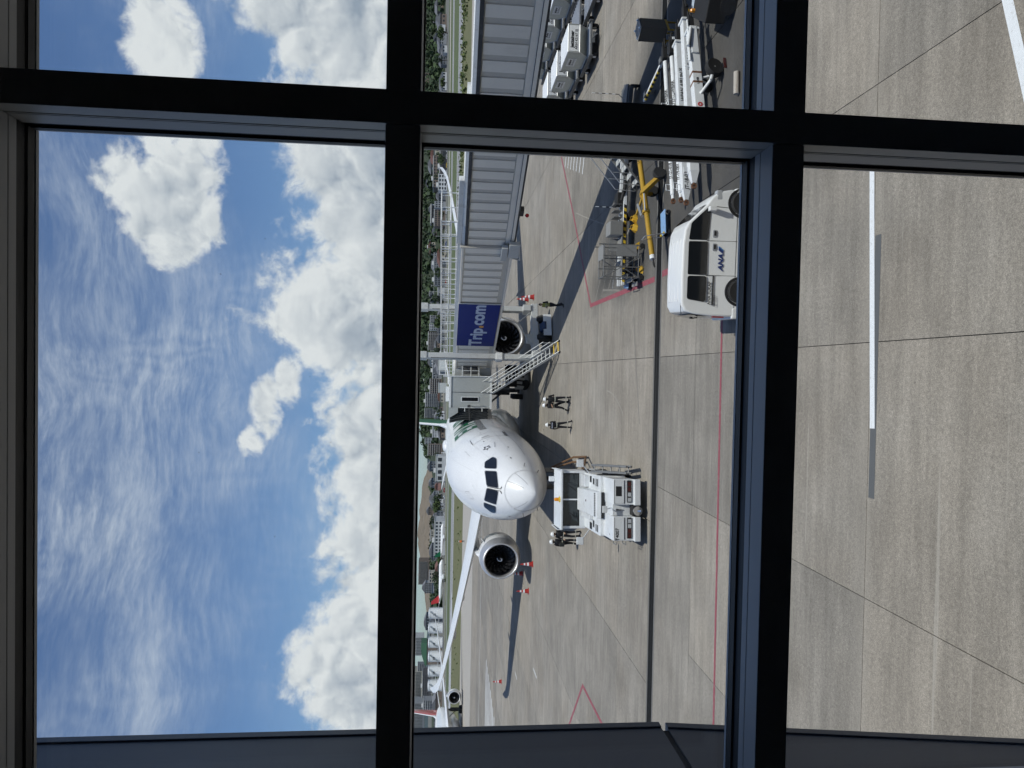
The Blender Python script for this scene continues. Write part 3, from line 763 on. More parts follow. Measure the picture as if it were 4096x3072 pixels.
# storage tanks
M_TANK = mat('white tank paint', (.74, .76, .78), .45, var=.05, scale=.3, streak=(1, 1, .2), dirt=((.45, .43, .40), .5, .25))
M_STEELF = mat('far pipework', (.42, .43, .44), .6, .3, var=.2)
M_BLACK = mat('black paint', (.012, .012, .014), .5, var=.2)
TNUM = ['12', '18', '10', '09', '08', '07']
for i, (x, y, z, r_, h) in enumerate(TANKS):
    ordn = ['first', 'second', 'third', 'fourth', 'fifth', 'sixth'][i]
    e = empty('storage_tank', (x, y, z), 0, 'white round fuel storage tank, %s of six counted from the right' % ordn, 'tank', 'fuel tanks across the airfield')
    b = MB(); b.lathe([(r_, -3), (r_, h), (r_ + .15, h), (r_ + .15, h + .35), (r_ * .5, h + .9), (.05, h + 1.15)], n=28); b.build('shell', M_TANK, e, smooth=True)
    b = MB(); rr2 = r_ + .25
    for k in range(18):
        a = 2 * PI * k / 18; b.tube((rr2 * math.cos(a), rr2 * math.sin(a), h), (rr2 * math.cos(a), rr2 * math.sin(a), h + 1.1), .05, n=4)
    b.lathe([(rr2, h + 1.0), (rr2 + .08, h + 1.0), (rr2 + .08, h + 1.12), (rr2, h + 1.12)], n=24, closed=True); b.build('railing', M_STEELF, e)
    b = MB()
    for k in range(14):
        a0 = -PI / 2 - .7 + k * .1; zz = .5 + k * h / 14
        b.box(-.35, .35, -.9, 0, zz, zz + .12, Matrix.Translation((math.cos(a0) * (r_ + .05), math.sin(a0) * (r_ + .05), 0)) @ Matrix.Rotation(a0 + PI / 2, 4, 'Z'))
    tag(b.build('stairway', M_STEELF, e), kind='stuff')
    b = MB(); b.tube((-r_ - 3, -r_ * .4, .6), (r_ + 3.4, -r_ * .4, .6), .22, n=6); b.tube((-r_ - 1.6, -r_ * .4, .6), (-r_ - 1.6, -r_ * .4, h * .8), .12, n=6); b.tube((r_ + 1.4, -r_ * .4, .6), (r_ + 1.4, -r_ * .4, h * .8), .12, n=6); b.build('pipe', M_STEELF, e)
    lettering('tank_number', TNUM[i], 2.6, frame((.1, -r_ - .12, h * .5), (1, 0, 0), (0, 0, 1)), M_BLACK, e, .03)
# green domed hall
gx, gy, gz = -318.0, 800, 19
e = empty('domed_hall', (gx, gy, gz), 0, 'hall with curved green roof standing behind the storage tanks', 'hall')
b = MB(); b.box(-12, 12, 0, 14, -8, 4); b.build('wall', mat('far wall brown', WALLC['brown']), e)
b = MB(); b.prism([(-13, 4)] + [(-13 + 26 * k / 12, 4 + 6.5 * math.sin(PI * (.08 + .5 * k / 12))) for k in range(13)] + [(13, 4)], 15, Matrix.Translation((0, -.5, 0))); b.build('roof', mat('green copper roof', (.07, .17, .10), .5, var=.15, scale=.2), e, smooth=True)

# town trees: one of each kind with trunk and crown, then copies
def tree_proto(seed, mats, h, w_):
    rr = random.Random(seed)
    tr = MB(); tr.path([(0, 0, -1), (.15, .1, h * .3), (-.1, .2, h * .62)], [.45, .32, .16], 7)
    for k in range(5):
        a = 2 * PI * k / 5 + rr.uniform(-.3, .3); tr.path([(0, .1, h * .3), (math.cos(a) * w_ * .3, math.sin(a) * w_ * .3, h * .52), (math.cos(a) * w_ * .42, math.sin(a) * w_ * .42, h * .66)], [.2, .12, .05], 5)
    cr = MB()
    for _ in range(34):
        a = rr.uniform(0, 2 * PI); q = rr.random() ** .5 * w_ * .5; zz = rr.uniform(.34, .95) * h
        q *= 1.15 - abs(zz / h - .6) * 1.3
        clump(cr, (math.cos(a) * q, math.sin(a) * q, zz), w_ * rr.uniform(.12, .2), rr, 12, 1.0)
    return tr.mesh('trunk', mat('bark', (.09, .07, .055), .9, var=.3)), cr.mesh('crown', mats, fix=False)
PROTO = [tree_proto(1, [LEAF[2], LEAF[3]], 10, 8), tree_proto(2, [LEAF[3], LEAF[0]], 8, 9), tree_proto(3, [LEAF[2], LEAF[2]], 13, 7)]
TREES = [(372, 705, 0, 'at the far right edge of the view'), (330, 700, 1, 'in front of the grey gabled house'), (306, 705, 2, 'beside the low white house'), (286, 710, 1, 'left of the dark grey house'), (262, 700, 0, 'next to the long low house'),
         (205, 690, 1, 'left of the white cube building'), (190, 700, 2, 'beside the dark pitched building'), (152, 690, 0, 'right of the bluish tower block'), (120, 700, 1, 'left of the bluish tower block'), (96, 690, 0, 'behind the middle of the bridge railing'), (72, 700, 2, 'right of the lift column'), (48, 690, 1, 'beside the small grey block'),
         (22, 720, 2, 'behind the bridge cab railing'), (-40, 690, 0, 'just left of the green tail fin'), (-52, 700, 1, 'between tail fin and brown block'), (-84, 720, 2, 'right of the white hangar'), (-124, 700, 0, 'beside the red roofed house'), (-134, 710, 1, 'left of the red roofed house'), (-146, 700, 2, 'below the quarry'),
         (-176, 720, 0, 'above the white terminal roof'), (-184, 700, 1, 'at the left end of the white terminal'), (-196, 690, 2, 'right of the first storage tank'), (-204, 700, 0, 'closest to the first storage tank'), (-300, 700, 1, 'left of the sixth storage tank')]
for (x, y, k, where) in TREES:
    s_ = rr.uniform(.8, 1.25)
    e = empty('tree', (x, y, fz(x, y)), rr.uniform(0, 6), 'leafy green town tree ' + where, 'tree', 'trees of the far town'); e.scale = (s_, s_, s_ * rr.uniform(.85, 1.15))
    inst('trunk', PROTO[k][0], e); inst('crown', PROTO[k][1], e)
# parked service cars in front of the town
CARC = [(.7, .7, .72), (.5, .5, .52), (.08, .08, .1), (.45, .06, .05), (.65, .66, .68), (.10, .16, .36), (.6, .42, .06)]
def far_car(x, y, k, where):
    e = empty('parked_car', (x, y, fz(x, y)), rr.uniform(-.2, .2), 'small parked car ' + where, 'car', 'cars parked before the far town')
    b = MB(); b.prism([(-2.2, .35), (2.2, .35), (2.25, .95), (1.3, 1.05), (.7, 1.5), (-1.5, 1.5), (-2.1, 1.05), (-2.25, .9)], 1.7); b.build('body', mat('far car paint %d' % k, CARC[k], .3, coat=.5), e, bevel=.06)
    b = MB(); b.prism([(-1.85, 1.05), (1.1, 1.05), (.62, 1.42), (-1.45, 1.42)], 1.74, Matrix.Translation((0, -.02, 0))); b.build('window', M_FWIN, e)
    for xx in (-1.35, 1.35):
        b = MB(); b.tube((xx, -.03, .33), (xx, 1.73, .33), .33, n=10); b.build('wheel', M_BLACK, e)
for i, (x, k) in enumerate(((214, 0), (208, 4), (201, 1), (193, 6), (186, 4), (178, 2), (150, 0), (141, 1), (131, 4), (120, 5), (108, 2), (92, 4), (84, 3), (60, 0))):
    far_car(x, 668, k, '%s counted from the right in the row behind the bridge railing' % ['first', 'second', 'third', 'fourth', 'fifth', 'sixth', 'seventh', 'eighth', 'ninth', 'tenth', 'eleventh', 'twelfth', 'thirteenth', 'fourteenth'][i])
for i, (x, k) in enumerate(((-104, 0), (-111, 3), (-118, 4), (-126, 1), (-134, 4), (-142, 3), (-150, 0))):
    far_car(x, 668, k, '%s counted from the right in the row left of the nose' % ['first', 'second', 'third', 'fourth', 'fifth', 'sixth', 'seventh'][i])

# ------------------------------------------------------------------ the terminal we stand in: window wall, room, outside pier
M_ALU = mat('grey window frame paint', (.58, .58, .57), .45, .0, var=.06, scale=8, spec=.4)
M_GASK = mat('black rubber gasket', (.008, .008, .009), .55, var=.2)
M_PANE = glass_mat('window glass', (.965, .985, .98), .75, 0.0, .012)
M_ROOM = mat('dim interior wall', (.14, .135, .13), .8, var=.08)
M_PIER = mat('slate blue cladding', (.060, .074, .098), .42, .1, var=.05, scale=2, spec=.5)
M_PIERJ = mat('cladding joint', (.010, .011, .013), .8)
ww = empty('window_wall', (0, 0, 0), -.0099, 'dark grey aluminium window wall with mullion and transoms framing the view', 'window frame')
S0 = (('t', 8.330, 8.426), ('t', 7.215, 7.311), ('t', 9.455, 9.551), ('t', 6.05, 6.15))
MX = [-3.486, -1.386, .7105, 2.81]
HW = .0465
for x in MX:
    b = MB()
    b.box(x - HW, x + HW, 2.0, 2.064, 6.0, 10.6); b.box(x - HW + .006, x + HW - .006, 2.064, 2.071, 6.0, 10.6); b.box(x - HW, x + HW, 2.071, 2.079, 6.0, 10.6); b.box(x - HW + .006, x + HW - .006, 2.079, 2.082, 6.0, 10.6); b.box(x - HW, x + HW, 2.082, 2.158, 6.0, 10.6)
    b.build('mullion', M_ALU, ww, bevel=.0015)
    b = MB(); b.box(x - HW + .004, x + HW - .004, 2.158, 2.186, 6.0, 10.6); b.box(x - HW - .004, x + HW + .004, 2.186, 2.2075, 6.0, 10.6); b.build('gasket', M_GASK, ww)
    b = MB(); b.box(x - HW + .002, x + HW - .002, 2.2225, 2.236, 6.0, 10.6); b.build('outer_cap', M_ALU, ww)
for i in range(3):
    xa, xb = MX[i] + HW, MX[i + 1] - HW
    for _, za, zb in S0:
        b = MB()
        b.box(xa + .001, xb - .001, 2.006, 2.086, za, zb); b.box(xa + .001, xb - .001, 2.086, 2.089, za + .005, zb - .005); b.box(xa + .001, xb - .001, 2.089, 2.126, za, zb)
        b.build('transom', M_ALU, ww, bevel=.0015)
        b = MB(); b.box(xa + .001, xb - .001, 2.126, 2.168, za + .001, zb - .001); b.box(xa + .001, xb - .001, 2.168, 2.172, za - .001, zb + .001); b.box(xa + .001, xb - .001, 2.172, 2.206, za - .004, zb + .004); b.build('gasket', M_GASK, ww)
        b = MB(); b.box(xa - .001, xb + .001, 2.2235, 2.238, za + .001, zb - .001); b.build('outer_cap', M_ALU, ww)
    zl = [6.15, 7.215, 7.311, 8.330, 8.426, 9.455]
    for k in range(3):
        b = MB(); b.box(xa - .02, xb + .02, 2.209, 2.221, zl[2 * k] - .015, zl[2 * k + 1] + .015)
        b.build('pane', M_PANE, ww)
tb = empty('terminal_building', (0, 0, 0), -.0099, 'dim terminal gallery around the viewer behind the window wall', 'building')
b = MB(); b.box(-5.0, 5.0, -7.0, 2.2, 5.7, 6.0); b.build('floor', M_ROOM, tb)
b = MB(); b.box(-5.0, 5.0, -7.0, 2.2, 10.6, 10.9); b.build('ceiling', M_ROOM, tb)
for x0, x1, y0, y1, z0, z1 in ((-5.3, -5.0, -7.0, 2.2, 5.7, 10.9), (5.0, 5.3, -7.0, 2.2, 5.7, 10.9), (-5.3, 5.3, -7.3, -7.0, 5.7, 10.9), (-5.0, MX[0] - HW, 2.0, 2.2, 6.0, 10.6), (MX[3] + HW, 5.0, 2.0, 2.2, 6.0, 10.6)):
    b = MB(); b.box(x0, x1, y0, y1, z0, z1); b.build('wall', M_ROOM, tb)
b = MB(); b.box(-40, 40, -25, 2.0, -.5, 5.6); b.build('lower_storey', M_PIER, tb)
b = MB(); b.box(-40, 40, -25, 1.9, 11.0, 16.2); b.build('upper_storey', M_PIER, tb)
b = MB(); b.box(-40, -5.5, -25, 1.9, 5.7, 10.95); b.box(5.5, 40, -25, 1.9, 5.7, 10.95); b.build('side_storey', M_PIER, tb)
# outside pier clad in slate panels, seen along the left edge
pier = empty('facade_pier', (0, 0, 0), 0, 'slate blue clad pier standing out from the facade at the left edge', 'pier')
def pier_piece(z0, z1, yo0, yo1, name):
    b = MB()
    # face x = -2, outer edge from yo0 (low) to yo1 (high), with a raised rim
    T = .30
    b.hexa([(-2 - T, 2.4, z0), (-2.004, 2.4, z0), (-2.004, yo0 - .058, z0), (-2 - T, yo0 - .058, z0)], [(-2 - T, 2.4, z1), (-2.004, 2.4, z1), (-2.004, yo1 - .058, z1), (-2 - T, yo1 - .058, z1)])
    o = b.build(name, M_PIER, pier)
    b = MB()
    b.hexa([(-2 - T, yo0 - .054, z0), (-1.994, yo0 - .054, z0), (-1.994, yo0, z0), (-2 - T, yo0, z0)], [(-2 - T, yo1 - .054, z1), (-1.994, yo1 - .054, z1), (-1.994, yo1, z1), (-2 - T, yo1, z1)])
    b.build('rim', M_PIER, o, bevel=.003)
    return o
pier_piece(6.985, 12.5, 3.970, 3.992, 'cladding_panel')
pier_piece(3.0, 6.950, 3.37, 3.960, 'cladding_panel')
b = MB(); b.box(-2.28, -2.012, 2.4, 3.90, 6.940, 6.995); b.build('joint_strip', M_PIERJ, pier)

# ------------------------------------------------------------------ airliners
M_WHITE = mat('white aircraft paint', (.80, .805, .81), .30, var=.02, scale=.6, coat=.35)
M_WING = mat('light grey wing paint', (.70, .72, .74), .35, var=.04, scale=.5, coat=.2)
M_LIP = mat('brushed inlet lip', (.68, .68, .69), .40, .7, var=.04, scale=2)
M_DUCT = mat('inlet duct lining', (.055, .055, .06), .5, var=.1)
M_FAN = mat('dark fan composite', (.045, .045, .048), .28, .6, var=.2)
M_FANB = mat('fan backing', (.003, .003, .004), .9)
M_GREEN = mat('deep green livery paint', (.006, .105, .045), .45, var=.03, spec=.3)
M_REDT = mat('red livery paint', (.52, .025, .03), .3, var=.03, coat=.5)
M_SEAM = mat('panel seam grey', (.12, .125, .135), .6)
M_COCK = mat('cockpit glass', (.010, .011, .013), .06, var=.1, spec=.9)
M_TYRE = mat('tyre rubber', (.018, .018, .019), .85, var=.3, scale=6)
M_STRUT = mat('gear strut grey', (.10, .10, .105), .5, .4, var=.2)
M_CABW = mat('cabin window dark', (.03, .032, .036), .2, var=.2)
M_GREYT = mat('light grey print', (.30, .31, .33), .6)
def fus(s):
    """787 section at s metres from the nose tip: (half width, top z, bottom z)"""
    L=62.8
    t=min(1.0,s/9.5)
    hw=2.885*(1-(1-t)**2.0)**.58
    tt=min(1.0,s/11.5)
    zt=3.05+(7.95-3.05)*(1-(1-tt)**2.0)**.64
    tb=min(1.0,s/8.0)
    zb=3.05-(3.05-1.62)*(1-(1-tb)**2.2)**.62
    if s>40:
        q=(s-40)/(L-40)
        hw=2.885*(1-q**1.9*.93); zb=1.62+ (q**1.7)*4.9; zt=7.95-(q**2.2)*.75
    return hw,zt,zb
def surf(s,a,off=0.0):
    """a: angle from straight up, positive to +x"""
    hw,zt,zb=fus(s); c=(zt+zb)/2; h=(zt-zb)/2
    return (math.sin(a)*(hw+off), s, c+math.cos(a)*(h+off))
def airfoil(le, chord, thick, axis_x, n=7):
    """closed section: le is the leading edge point, chord runs aft (+y)"""
    pts = []
    for k in range(n + 1):
        t = k / n; pts.append((t, .5 * thick * (2.6 * math.sqrt(t) * (1 - t) + .02 * (1 - t))))
    for k in range(n - 1, 0, -1):
        t = k / n; pts.append((t, -.42 * thick * (2.4 * math.sqrt(t) * (1 - t) + .02 * (1 - t))))
    return [Vector((le[0], le[1] + chord * t, le[2] + z)) for t, z in pts]
def airliner(name, label, loc, rz, fin_mat, detail=True, tailcone=None, S=1.0):
    e = empty(name, loc, rz, label, 'aircraft'); e.scale = (S, S, S)
    NA = 48 if detail else 24
    ss_ = [.012, .06, .15, .3, .5, .75, 1.0, 1.3, 1.7, 2.1, 2.6, 3.2, 4, 5, 6, 7.2, 8.5, 10, 12, 16, 22, 30, 40, 44, 48, 52, 56, 59, 61, 62.3, 62.75]
    b = MB(); b.loft([[Vector(surf(s, 2 * PI * k / NA)) for k in range(NA)] for s in ss_], True, True)
    # belly fairing
    fus_o = b.build('fuselage', M_WHITE, e, smooth=60)
    b = MB(); rings = []
    for q in range(13):
        t = q / 12; s = 19.5 + 19 * t; k = math.sin(PI * t) ** .5 if 0 < t < 1 else 0.02
        rings.append([Vector((math.sin(a) * 3.2 * (.4 + .6 * k), s, 2.75 + math.cos(a) * (1.75 * k + .1))) for a in [2 * PI * i / 20 for i in range(20)]])
    b.loft(rings, True, True); b.build('belly_fairing', M_WHITE, e, smooth=60)
    for sgn in (1, -1):
        wg = MB(); rings = []
        for l, s_le, ch, z, th_ in ((1.5, 20.2, 13.6, 4.35, 1.5), (2.9, 21.3, 12.4, 4.55, 1.35), (6, 23.3, 10.0, 4.95, 1.05), (9.8, 25.7, 8.1, 5.45, .85), (15, 29.0, 6.4, 6.2, .66), (21, 32.8, 4.6, 7.15, .45), (25.5, 35.65, 3.3, 7.95, .32), (27.3, 36.9, 2.8, 8.32, .26), (28.4, 38.6, 2.2, 8.62, .2), (29.3, 40.6, 1.6, 8.95, .14), (30.0, 43.0, .5, 9.25, .05)):
            sec = airfoil((sgn * l, s_le, z - .12), ch, th_, sgn)
            rings.append(sec if sgn > 0 else sec)
        wg.loft(rings, True, True); wo_ = wg.build('wing', M_WING, e, smooth=50)
        if detail:
            sl = MB()     # darker slat seam and flap track fairings
            for l0, s0, z0 in ((12.6, 32.5, 5.5), (16.8, 33.6, 6.15), (21.5, 35.6, 6.9)):
                sl2 = MB(); sl2.lathe([(.02, 0), (.22, 1.0), (.26, 2.4), (.16, 3.8), (.02, 4.6)], Matrix.Translation((sgn * l0, s0, z0 - .25)) @ Matrix.Rotation(-PI / 2, 4, 'X'), n=10); sl2.build('flap_fairing', M_WING, wo_, smooth=60)
        # engine
        ex, ey, ez = sgn * 9.75, 22.6, 2.98
        ME = Matrix.Translation((ex, ey, ez)) @ Matrix.Rotation(-PI / 2, 4, 'X') @ Matrix.Scale(1, 4)
        nb = MB(); nb.lathe([(1.825, 1.15), (1.855, 1.5), (1.86, 1.8), (1.85, 2.6), (1.72, 3.7), (1.45, 4.9), (1.2, 5.4), (1.0, 5.4)], ME, n=36, closed=True)
        en = nb.build('engine', M_WHITE, e, smooth=60)
        lb = MB(); lb.lathe([(1.825, 1.15), (1.77, .80), (1.70, .50), (1.64, .25), (1.585, .10), (1.54, .02), (1.49, .0), (1.44, .03), (1.40, .12), (1.375, .3), (1.37, .5)], ME, n=48, closed=True); lb.build('inlet_lip', M_LIP, en, smooth=60)
        db = MB(); db.lathe([(1.37, .5), (1.38, .9), (1.41, 1.5)], ME, n=36, closed=True); db.build('inlet_duct', M_DUCT, en, smooth=60)
        bb = MB(); bb.lathe([(1.41, 1.5), (.01, 1.52)], ME, n=36, closed=True); bb.build('fan_backing', M_FANB, en)
        cb = MB(); cb.lathe([(1.0, 5.3), (.75, 6.3), (.35, 7.3), (.05, 7.8)], ME, n=20); cb.build('exhaust_cone', M_STRUT, en, smooth=60)
        bl = MB(); rows = []
        for q in range(6):
            t = q / 5; r_ = .34 + 1.05 * t; tw_ = .55 + .75 * t; ch = .30 + .10 * math.sin(PI * t)
            for sd2 in (-1, 1): rows.append(Vector((math.sin(.28 * t * t) * r_ + sd2 * ch * .5 * math.sin(tw_) * (1 if sd2 else 1), math.cos(.28 * t * t) * r_, 1.22 + sd2 * ch * .5 * math.cos(tw_))))
        for q in range(5): bl.add([rows[2 * q], rows[2 * q + 1], rows[2 * q + 3], rows[2 * q + 2]], [(0, 1, 2, 3)])
        bme = bl.mesh('fan_blade', M_FAN, smooth=60)
        for k in range(18):
            o = inst('fan_blade', bme, en); o.matrix_local = ME @ Matrix.Rotation(2 * PI * k / 18, 4, 'Z')
        sb = MB(); sb.lathe([(.36, 1.35), (.33, 1.12), (.24, .85), (.12, .66), (.01, .58)], ME, n=24); sb.build('spinner', M_FAN, en, smooth=60)
        sp = MB(); rings = []
        for q in range(20):
            t = q / 19; a = t * 4.9; r_ = .05 + .22 * t; h = .60 + (r_ / .36) ** 1.7 * .55
            c_ = Vector((math.cos(a) * r_, math.sin(a) * r_, h - .09)); w2 = .026 + .024 * math.sin(PI * t)
            out = Vector((math.cos(a), math.sin(a), 0))
            rings.append([ME @ (c_ - out * w2), ME @ (c_ + out * w2 + Vector((0, 0, .02)))])
        sp.loft(rings, closed=False); sp.build('spinner_spiral', mat('white spiral mark', (.85, .85, .85), .5), en)
        py = MB(); py.hexa([(ex - .28, 24.0, 4.55), (ex + .28, 24.0, 4.55), (ex + .24, 31.5, 4.6), (ex - .24, 31.5, 4.6)], [(ex - .05, 25.0, 5.05), (ex + .05, 25.0, 5.05), (ex + .22, 31.5, 5.5), (ex - .22, 31.5, 5.5)]); py.build('pylon', M_WHITE, e, bevel=.12, seg=3)
        if detail:
            ch_ = MB(); ch_.prism([(0, 0), (1.0, 0), (1.0, .42), (.75, .42)], .03, Matrix.Translation((ex - sgn * 1.25, 24.1, ez + 1.35)) @ Matrix.Rotation(sgn * -.72, 4, 'Y') @ Matrix.Rotation(PI / 2, 4, 'Z')); ch_.build('nacelle_strake', M_WING, en)
        # main gear
        gx, gy = sgn * 4.9, 33.4
        st = MB(); st.tube((gx, gy, .75), (gx, gy, 4.4), .22, .26, 10); st.tube((gx, gy, 2.0), (gx - sgn * 1.7, gy - .4, 4.0), .1, n=8); st.tube((gx, gy + .1, 1.4), (gx, gy + 2.0, 3.6), .09, n=8); st.tube((gx, gy - .8, .75), (gx, gy + .8, .75), .2, n=8); st.tube((gx - .3, gy - .75, .68), (gx + .3, gy - .75, .68), .12, n=8)
        st.box(gx - .5, gx + .5, gy + .2, gy + .26, 1.5, 3.9)
        go = st.build('landing_gear', M_STRUT, e)
        for dy in (-.75, .75):
            for dx in (-.62, .62):
                wb_ = MB(); wb_.lathe([(.3, -.24), (.62, -.25), (.70, -.17), (.70, .17), (.62, .25), (.3, .24)], Matrix.Translation((gx + dx, gy + dy, .68)) @ Matrix.Rotation(PI / 2, 4, 'Y'), n=22); wb_.build('wheel', M_TYRE, go, smooth=True)
        # stabiliser
        hs = MB(); rings = []
        for l, s_le, ch, z, th_ in ((.6, 54.3, 6.6, 6.55, .6), (1.6, 55.0, 6.0, 6.72, .55), (5.5, 57.6, 4.0, 7.5, .34), (9.2, 60.2, 2.2, 8.2, .18), (9.9, 61.3, .9, 8.32, .06)):
            rings.append(airfoil((sgn * l, s_le, z), ch, th_, sgn))
        hs.loft(rings, True, True); hs.build('stabiliser', M_WHITE if detail else M_WING, e, smooth=50)
    # fin
    def fin_sec(z, s_le, ch, th_):
        pts = []
        for k in range(9):
            t = k / 8; pts.append(Vector((.5 * th_ * (2.6 * math.sqrt(t) * (1 - t)), s_le + ch * t, z)))
        for k in range(7, 0, -1):
            t = k / 8; pts.append(Vector((-.5 * th_ * (2.6 * math.sqrt(t) * (1 - t)), s_le + ch * t, z)))
        return pts
    fb = MB(); fb.loft([fin_sec(7.2, 48.0, 11.5, .75), fin_sec(8.3, 50.0, 9.6, .72), fin_sec(9.5, 51.4, 8.6, .7), fin_sec(12.5, 54.0, 7.0, .6), fin_sec(16.3, 57.4, 4.8, .42), fin_sec(16.8, 58.6, 3.0, .2)], True, True); fin = fb.build('tail_fin', fin_mat, e, smooth=50)
    fb = MB(); fb.loft([fin_sec(7.6, 44.0, 8.5, .5), fin_sec(8.05, 47.6, 5.5, .6), fin_sec(8.7, 50.3, 1.2, .3), fin_sec(16.6, 57.6, .5, .22)], True, True); fb.build('fin_leading_edge', M_WHITE, fin, smooth=50)
    # nose gear
    st = MB(); st.tube((0, 5.9, .5), (0, 5.9, 2.6), .13, n=10); st.tube((0, 5.9, 1.3), (0, 7.6, 2.4), .07, n=8); st.tube((-.3, 5.9, .5), (.3, 5.9, .5), .1, n=8); st.box(-.55, -.5, 4.9, 6.9, 1.1, 2.2); st.box(.5, .55, 4.9, 6.9, 1.1, 2.2)
    go = st.build('landing_gear', M_STRUT, e)
    for dx in (-.36, .36):
        wb_ = MB(); wb_.lathe([(.22, -.17), (.46, -.18), (.50, -.12), (.50, .12), (.46, .18), (.22, .17)], Matrix.Translation((dx, 5.9, .5)) @ Matrix.Rotation(PI / 2, 4, 'Y'), n=20); wb_.build('wheel', M_TYRE, go, smooth=True)
    return e, fus_o
AX, AY, AZ = -6.63, 38.8, .12
plane, fus_o = airliner('passenger_jet', 'large white widebody airliner with green tail parked nose towards the window', (AX, AY, AZ), 0, M_GREEN)
def nose_y(x, z):
    """distance aft at which the front view point (x, z) meets the nose"""
    lo, hi = .005, 11.0
    for _ in range(40):
        s = (lo + hi) / 2; hw, zt, zb = fus(s); c = (zt + zb) / 2; h = (zt - zb) / 2
        if (x / hw) ** 2 + ((z - c) / h) ** 2 < 1: hi = s
        else: lo = s
    return hi
def nose_patch(poly, off, n=10):
    """polygon given in front view, laid on the nose skin"""
    cxp = sum(p[0] for p in poly) / len(poly); czp = sum(p[1] for p in poly) / len(poly)
    dense = []
    for i in range(len(poly)):
        a, c = poly[i], poly[(i + 1) % len(poly)]
        for k in range(n): dense.append((a[0] + (c[0] - a[0]) * k / n, a[1] + (c[1] - a[1]) * k / n))
    b = MB(); rings = []
    def P(x, z):
        y = nose_y(x, z); e_ = .01
        fx = (nose_y(x + e_, z) - nose_y(x - e_, z)) / (2 * e_); fz_ = (nose_y(x, z + e_) - nose_y(x, z - e_)) / (2 * e_)
        nv = Vector((fx, -1.0, fz_)).normalized()
        return Vector((x, y, z)) + nv * off
    for t in (1.0, .97, .75, .5, .25, .02):
        rings.append([P(cxp + (q[0] - cxp) * t, czp + (q[1] - czp) * t) for q in dense])
    b.loft(rings, False, True)
    return b
def rounded(poly, r_):
    out = []
    n_ = len(poly)
    for i in range(n_):
        p0, p1, p2 = Vector(poly[i - 1]), Vector(poly[i]), Vector(poly[(i + 1) % n_])
        a = p1 + (p0 - p1).normalized() * r_; c = p1 + (p2 - p1).normalized() * r_
        for t in (0, .33, .67, 1): out.append(tuple(a.lerp(p1, t).lerp(p1.lerp(c, t), t)))
    return out
FRONT = [(.075, 5.59), (.87, 5.69), (.96, 5.06), (.085, 4.99)]
SIDE = [(1.01, 5.70), (1.34, 5.66), (1.66, 5.22), (1.60, 5.02), (1.10, 5.06)]
for sgn in (1, -1):
    for q in (FRONT, SIDE):
        pl = [(sgn * x, z) for x, z in q]
        if sgn < 0: pl = pl[::-1]
        nose_patch(rounded(pl, .09), .010, 3).build('cockpit_window', M_COCK, plane, smooth=70)
        cxp = sum(p[0] for p in pl) / len(pl); czp = sum(p[1] for p in pl) / len(pl)
        big_ = [(cxp + (x - cxp) * 1.075, czp + (z - czp) * 1.10) for x, z in pl]
        nose_patch(rounded(big_, .10), .0045, 3).build('window_frame', M_GREYT, plane, smooth=70)
    w_ = MB(); w_.path([(sgn * .06, nose_y(sgn * .06, 4.87) - .03, 4.88), (sgn * .05, nose_y(sgn * .05, 5.15) - .06, 5.17), (sgn * .045, nose_y(.045, 5.55) - .04, 5.57)], .017, 6); w_.path([(sgn * .06, nose_y(sgn * .06, 4.87) - .03, 4.88), (sgn * .20, nose_y(sgn * .2, 4.80) - .02, 4.81)], .02, 6); w_.build('wiper', M_BLACK, plane)
def skin_line(pts, wd, m_, name, off=.006, step=.25):
    """a thin ribbon on the fuselage skin along (s, angle) points"""
    b = MB(); dense = []
    for i in range(len(pts) - 1):
        (s0, a0), (s1, a1) = pts[i], pts[i + 1]
        n_ = max(2, int(math.hypot(s1 - s0, (a1 - a0) * 2.8) / step))
        for k in range(n_ + (1 if i == len(pts) - 2 else 0)): dense.append((s0 + (s1 - s0) * k / n_, a0 + (a1 - a0) * k / n_))
    P = [Vector(surf(s, a, off)) for s, a in dense]
    rings = []
    for i, p in enumerate(P):
        d = (P[min(i + 1, len(P) - 1)] - P[max(i - 1, 0)]).normalized(); s, a = dense[i]
        nrm = Vector((math.sin(a), 0, math.cos(a))); sd2 = d.cross(nrm).normalized() * wd / 2
        rings.append([p - sd2, p + sd2])
    b.loft(rings, closed=False)
    return b.build(name, m_, plane)
skin_line([(1.05, 2 * PI * k / 40) for k in range(41)], .045, M_SEAM, 'radome_seam', .005, .1)
for a in (1.15, -1.15, .55): skin_line([(.25, a), (1.05, a * .9)], .018, M_SEAM, 'lightning_strip', .006, .1)
skin_line([(6.2, .86), (7.45, .90), (7.5, 1.66), (6.15, 1.64), (6.2, .86)], .05, M_SEAM, 'door_outline')
skin_line([(6.1, 1.68), (7.6, 1.69)], .16, M_SEAM, 'door_sill')
skin_line([(6.55, 1.12), (6.62, 1.3)], .10, M_CABW, 'door_window', .008)
skin_line([(4.35, -.27), (4.95, -.29), (4.55, -.47), (3.98, -.45), (4.35, -.27)], .02, M_SEAM, 'hatch_outline')
skin_line([(5.2, .60), (6.5, .64)], .015, M_SEAM, 'skin_seam')
skin_line([(2.7, 1.87), (6.0, 1.72), (9, 1.72)], .02, M_SEAM, 'skin_seam')
for s_ in (3.3, 5.3, 8.6, 11.0, 14.2, 17.4): skin_line([(s_, -1.9 + 3.8 * k / 30) for k in range(31)], .014, mat('faint skin joint', (.50, .51, .52), .5), 'skin_joint', .004, .3)
for a in (.32, -.32, .86, -.86, 1.45, -1.45): skin_line([(3.3, a), (19, a)], .012, MATS['faint skin joint'], 'skin_joint', .004, .5)
